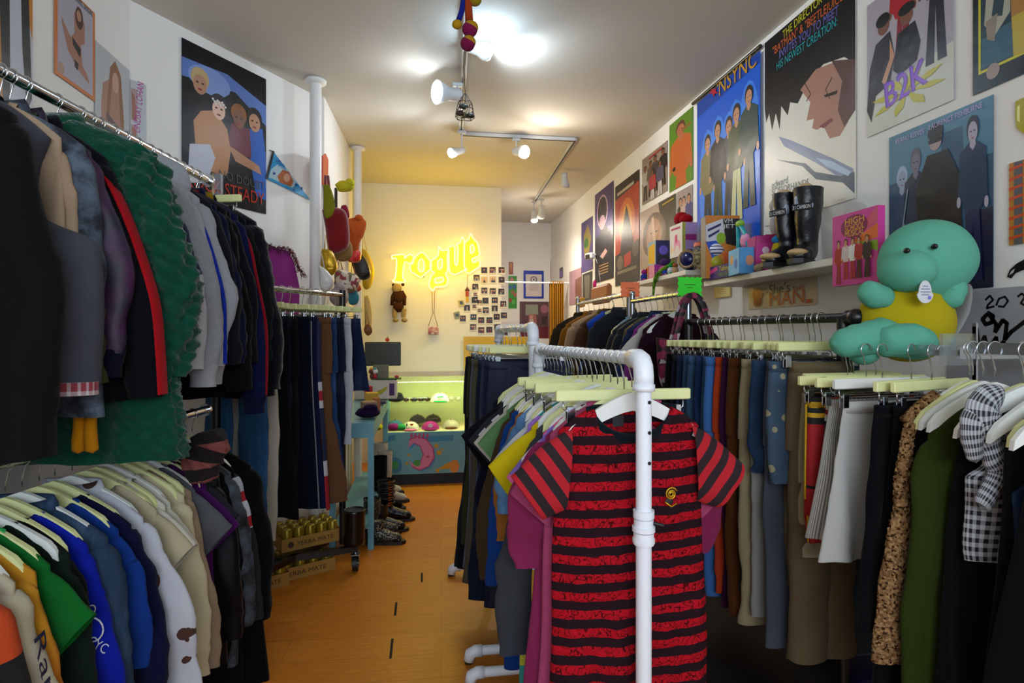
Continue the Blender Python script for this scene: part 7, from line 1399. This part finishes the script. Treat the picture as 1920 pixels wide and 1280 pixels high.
# lettering down the cream jersey sleeve
def sleeve_text(t, s, x, z0, z1, h, m, y=-.04, fl=1):
    mb = MB(); d = Vector((x[1] - x[0], 0, z1 - z0)); L = d.length; d.normalize(); up_ = Vector((0, -1, 0)).cross(d) * -fl
    text(mb, s, (x[0], y, z0), d, up_, m, width=L, height=h); return mb.build('sleeve_lettering', t)
mb = MB(); d_ = Vector((.33 - .262, 0, -.66 + .3)); L_r = d_.length; d_.normalize(); text(mb, 'Rabobank', (.262, -.026, -.3), d_, Vector((-.25, 1, 0)).normalized(), flat('0c1644'), width=L_r, height=.045); mb.build('sleeve_lettering', LLt[2])
mb = MB(); text(mb, 'PEO', (.195, -.036, -.33), Vector((.85, 0, -.5)), Vector((.5, 0, .85)), flat('c8ccd8'), width=.05, height=.03); text(mb, 'CYC', (.225, -.036, -.42), Vector((.85, 0, -.5)), Vector((.5, 0, .85)), flat('c8ccd8'), width=.05, height=.026)
mb.tube([(.235 + .03 * math.cos(a), -.036, -.385 + .03 * math.sin(a)) for a in [i * PI / 8 for i in range(17)]], .002, flat('c8ccd8')); mb.build('sleeve_print', LLt[7])
# eyelets on the black dress
mb = MB()
for x, z in ((.07, -.62), (.1, -.52), (.2, -.75), (.14, -.83), (.22, -.86), (.06, -.8), (.17, -.93), (.0, -.7)):
    mb.tube([(x + .009 * math.cos(a), .05, z + .009 * math.sin(a)) for a in [i * PI / 6 for i in range(13)]], .0018, CHROME)
mb.build('metal_eyelets', R4t[1])
for i in (0, 2):
    mb = MB(); sweep(mb, [(.11, .045, -.1), (.12, .05, -.3), (.15, .055, -.55)], [(.022, .005)] * 2, denim('2c5486'), n=12, rows=14, fold=.001, cap0=0); mb.box((.12, .06, -.3), (.05, .004, .03), CHROME); mb.build('shoulder_strap', R4t[i])
# crochet garment with wide sleeve on the rail front
CM = mat('96734e', rough=.95, bump=1, bs=130, kind='multi', p=170, cols=('9c7850', '7a5a3a', 'b08a5e', '8a6844', '3c2818'), spec=.05); p = rp('R4', fy('R4', 1.405)); t = thing('crochet_top', 'tan open knit crochet top with long flared sleeve at the rail end', 'top', p, rrz('R4') + .05)
mb = MB(); sweep(mb, [(.19, 0, -.2), (.215, .0, -.3), (.225, 0, -.45), (.24, 0, -.62), (.25, 0, -.84)], [(.016, .012), (.018, .014), (.026, .016), (.05, .02), (.068, .02)], CM, n=90, rows=220, fold=.004, fr=170, cap0=.03, seed=6); mb.build('sleeve', t)
MB().tube([(.1, -.012, -.13), (.15, -.012, -.16), (.2, -.012, -.2)], .016, CM, 10).build('shoulder', t)
hanger('R4', p, rrz('R4') + .05, 'shirt hangers on the near right rail', 'curved white wooden hanger on the near right rail', 's', WOODW)
# gingham bow
p = rp('R4', fy('R4', 1.25)); t = thing('gingham_scarf', 'black and white gingham scarf tied on a hanger', 'scarf', p, rrz('R4')); GM = mat('0c0c10', c2='c8ccd2', kind='gingham', p=.02, rough=.85)
mb = MB(); sweep(mb, [(.1, .03, -.1), (.17, .04, -.14), (.15, .04, -.24), (.12, .035, -.3), (.18, .04, -.38)], [(.02, .012), (.05, .018), (.03, .016), (.03, .014), (.028, .012)], GM, n=24, rows=50, fold=.005, cap0=.1, cap1=.05); mb.build('tail', t)
mb = MB(); sweep(mb, [(.14, .03, -.12), (.2, .04, -.17), (.19, .04, -.27)], [(.02, .012), (.034, .016), (.02, .01)], GM, n=24, rows=30, fold=.004, cap0=.1, cap1=.1); mb.build('loop', t)
# mittens and scarf between the two left rails
p = rp('LU', fy('LU', 1.6)); t = thing('mittens', 'pair of yellow orange mittens poking out under the denim jacket', 'mittens', (p.x + .2, p.y, 1.2))
for dx in (-.012, .014): mb = MB(); sweep(mb, [(dx, 0, .06), (dx, -.005, 0), (dx * 1.3, -.004, -.05)], [(.014, .014)] * 2, cloth('c8860c', bs=120, bump=.8), n=16, rows=12, fold=.002, cap1=.1); mb.build('cuff', t)
p = rp('LU', fy('LU', 2.05)); t = thing('fuzzy_scarf', 'black and pink fuzzy scarf bunched above the grey tee', 'scarf', (p.x + .27, p.y, .98)); FZ = mat('3a1c20', rough=1, bump=1, bs=90, kind='stripes', cols=('14090c', '14090c', '8a4a44'), p=.06)
mb = MB(); sweep(mb, [(0, 0, .15), (.01, 0, .1), (-.01, -.01, .05), (.0, 0, -.02)], [(.05, .04), (.06, .045), (.06, .045), (.04, .03)], FZ, n=40, rows=60, fold=.007, fr=90, cap0=.1, cap1=.1); mb.build('body', t)
# folder at the bottom right
p = hit(1690, 1275, Vector((0, 0, .25)), UP); tag(MB().box((0, 0, .13), (.2, .012, .26), mat('140c4a', rough=.5)).build('storage_box') if 0 else MB().box((0, 0, .12), (.24, .16, .24), mat('140c4a', rough=.5), rz=-.1, bev=.006).build('storage_box', loc=(p.x, p.y + .1, 0)), 'dark blue storage box on the floor under skirts', 'box')
p = hit(1650, 1170, Vector((0, 0, .3)), UP)
tag(MB().ell((0, 0, .16), (.16, .22, .16), cloth('7a8494', var=.2), 30, 18, wob=.14, seed=3).build('laundry_bundle', loc=(1.72, 2.3, 0)), 'pale grey cloth bundle on the floor behind the black rack', 'bundle')
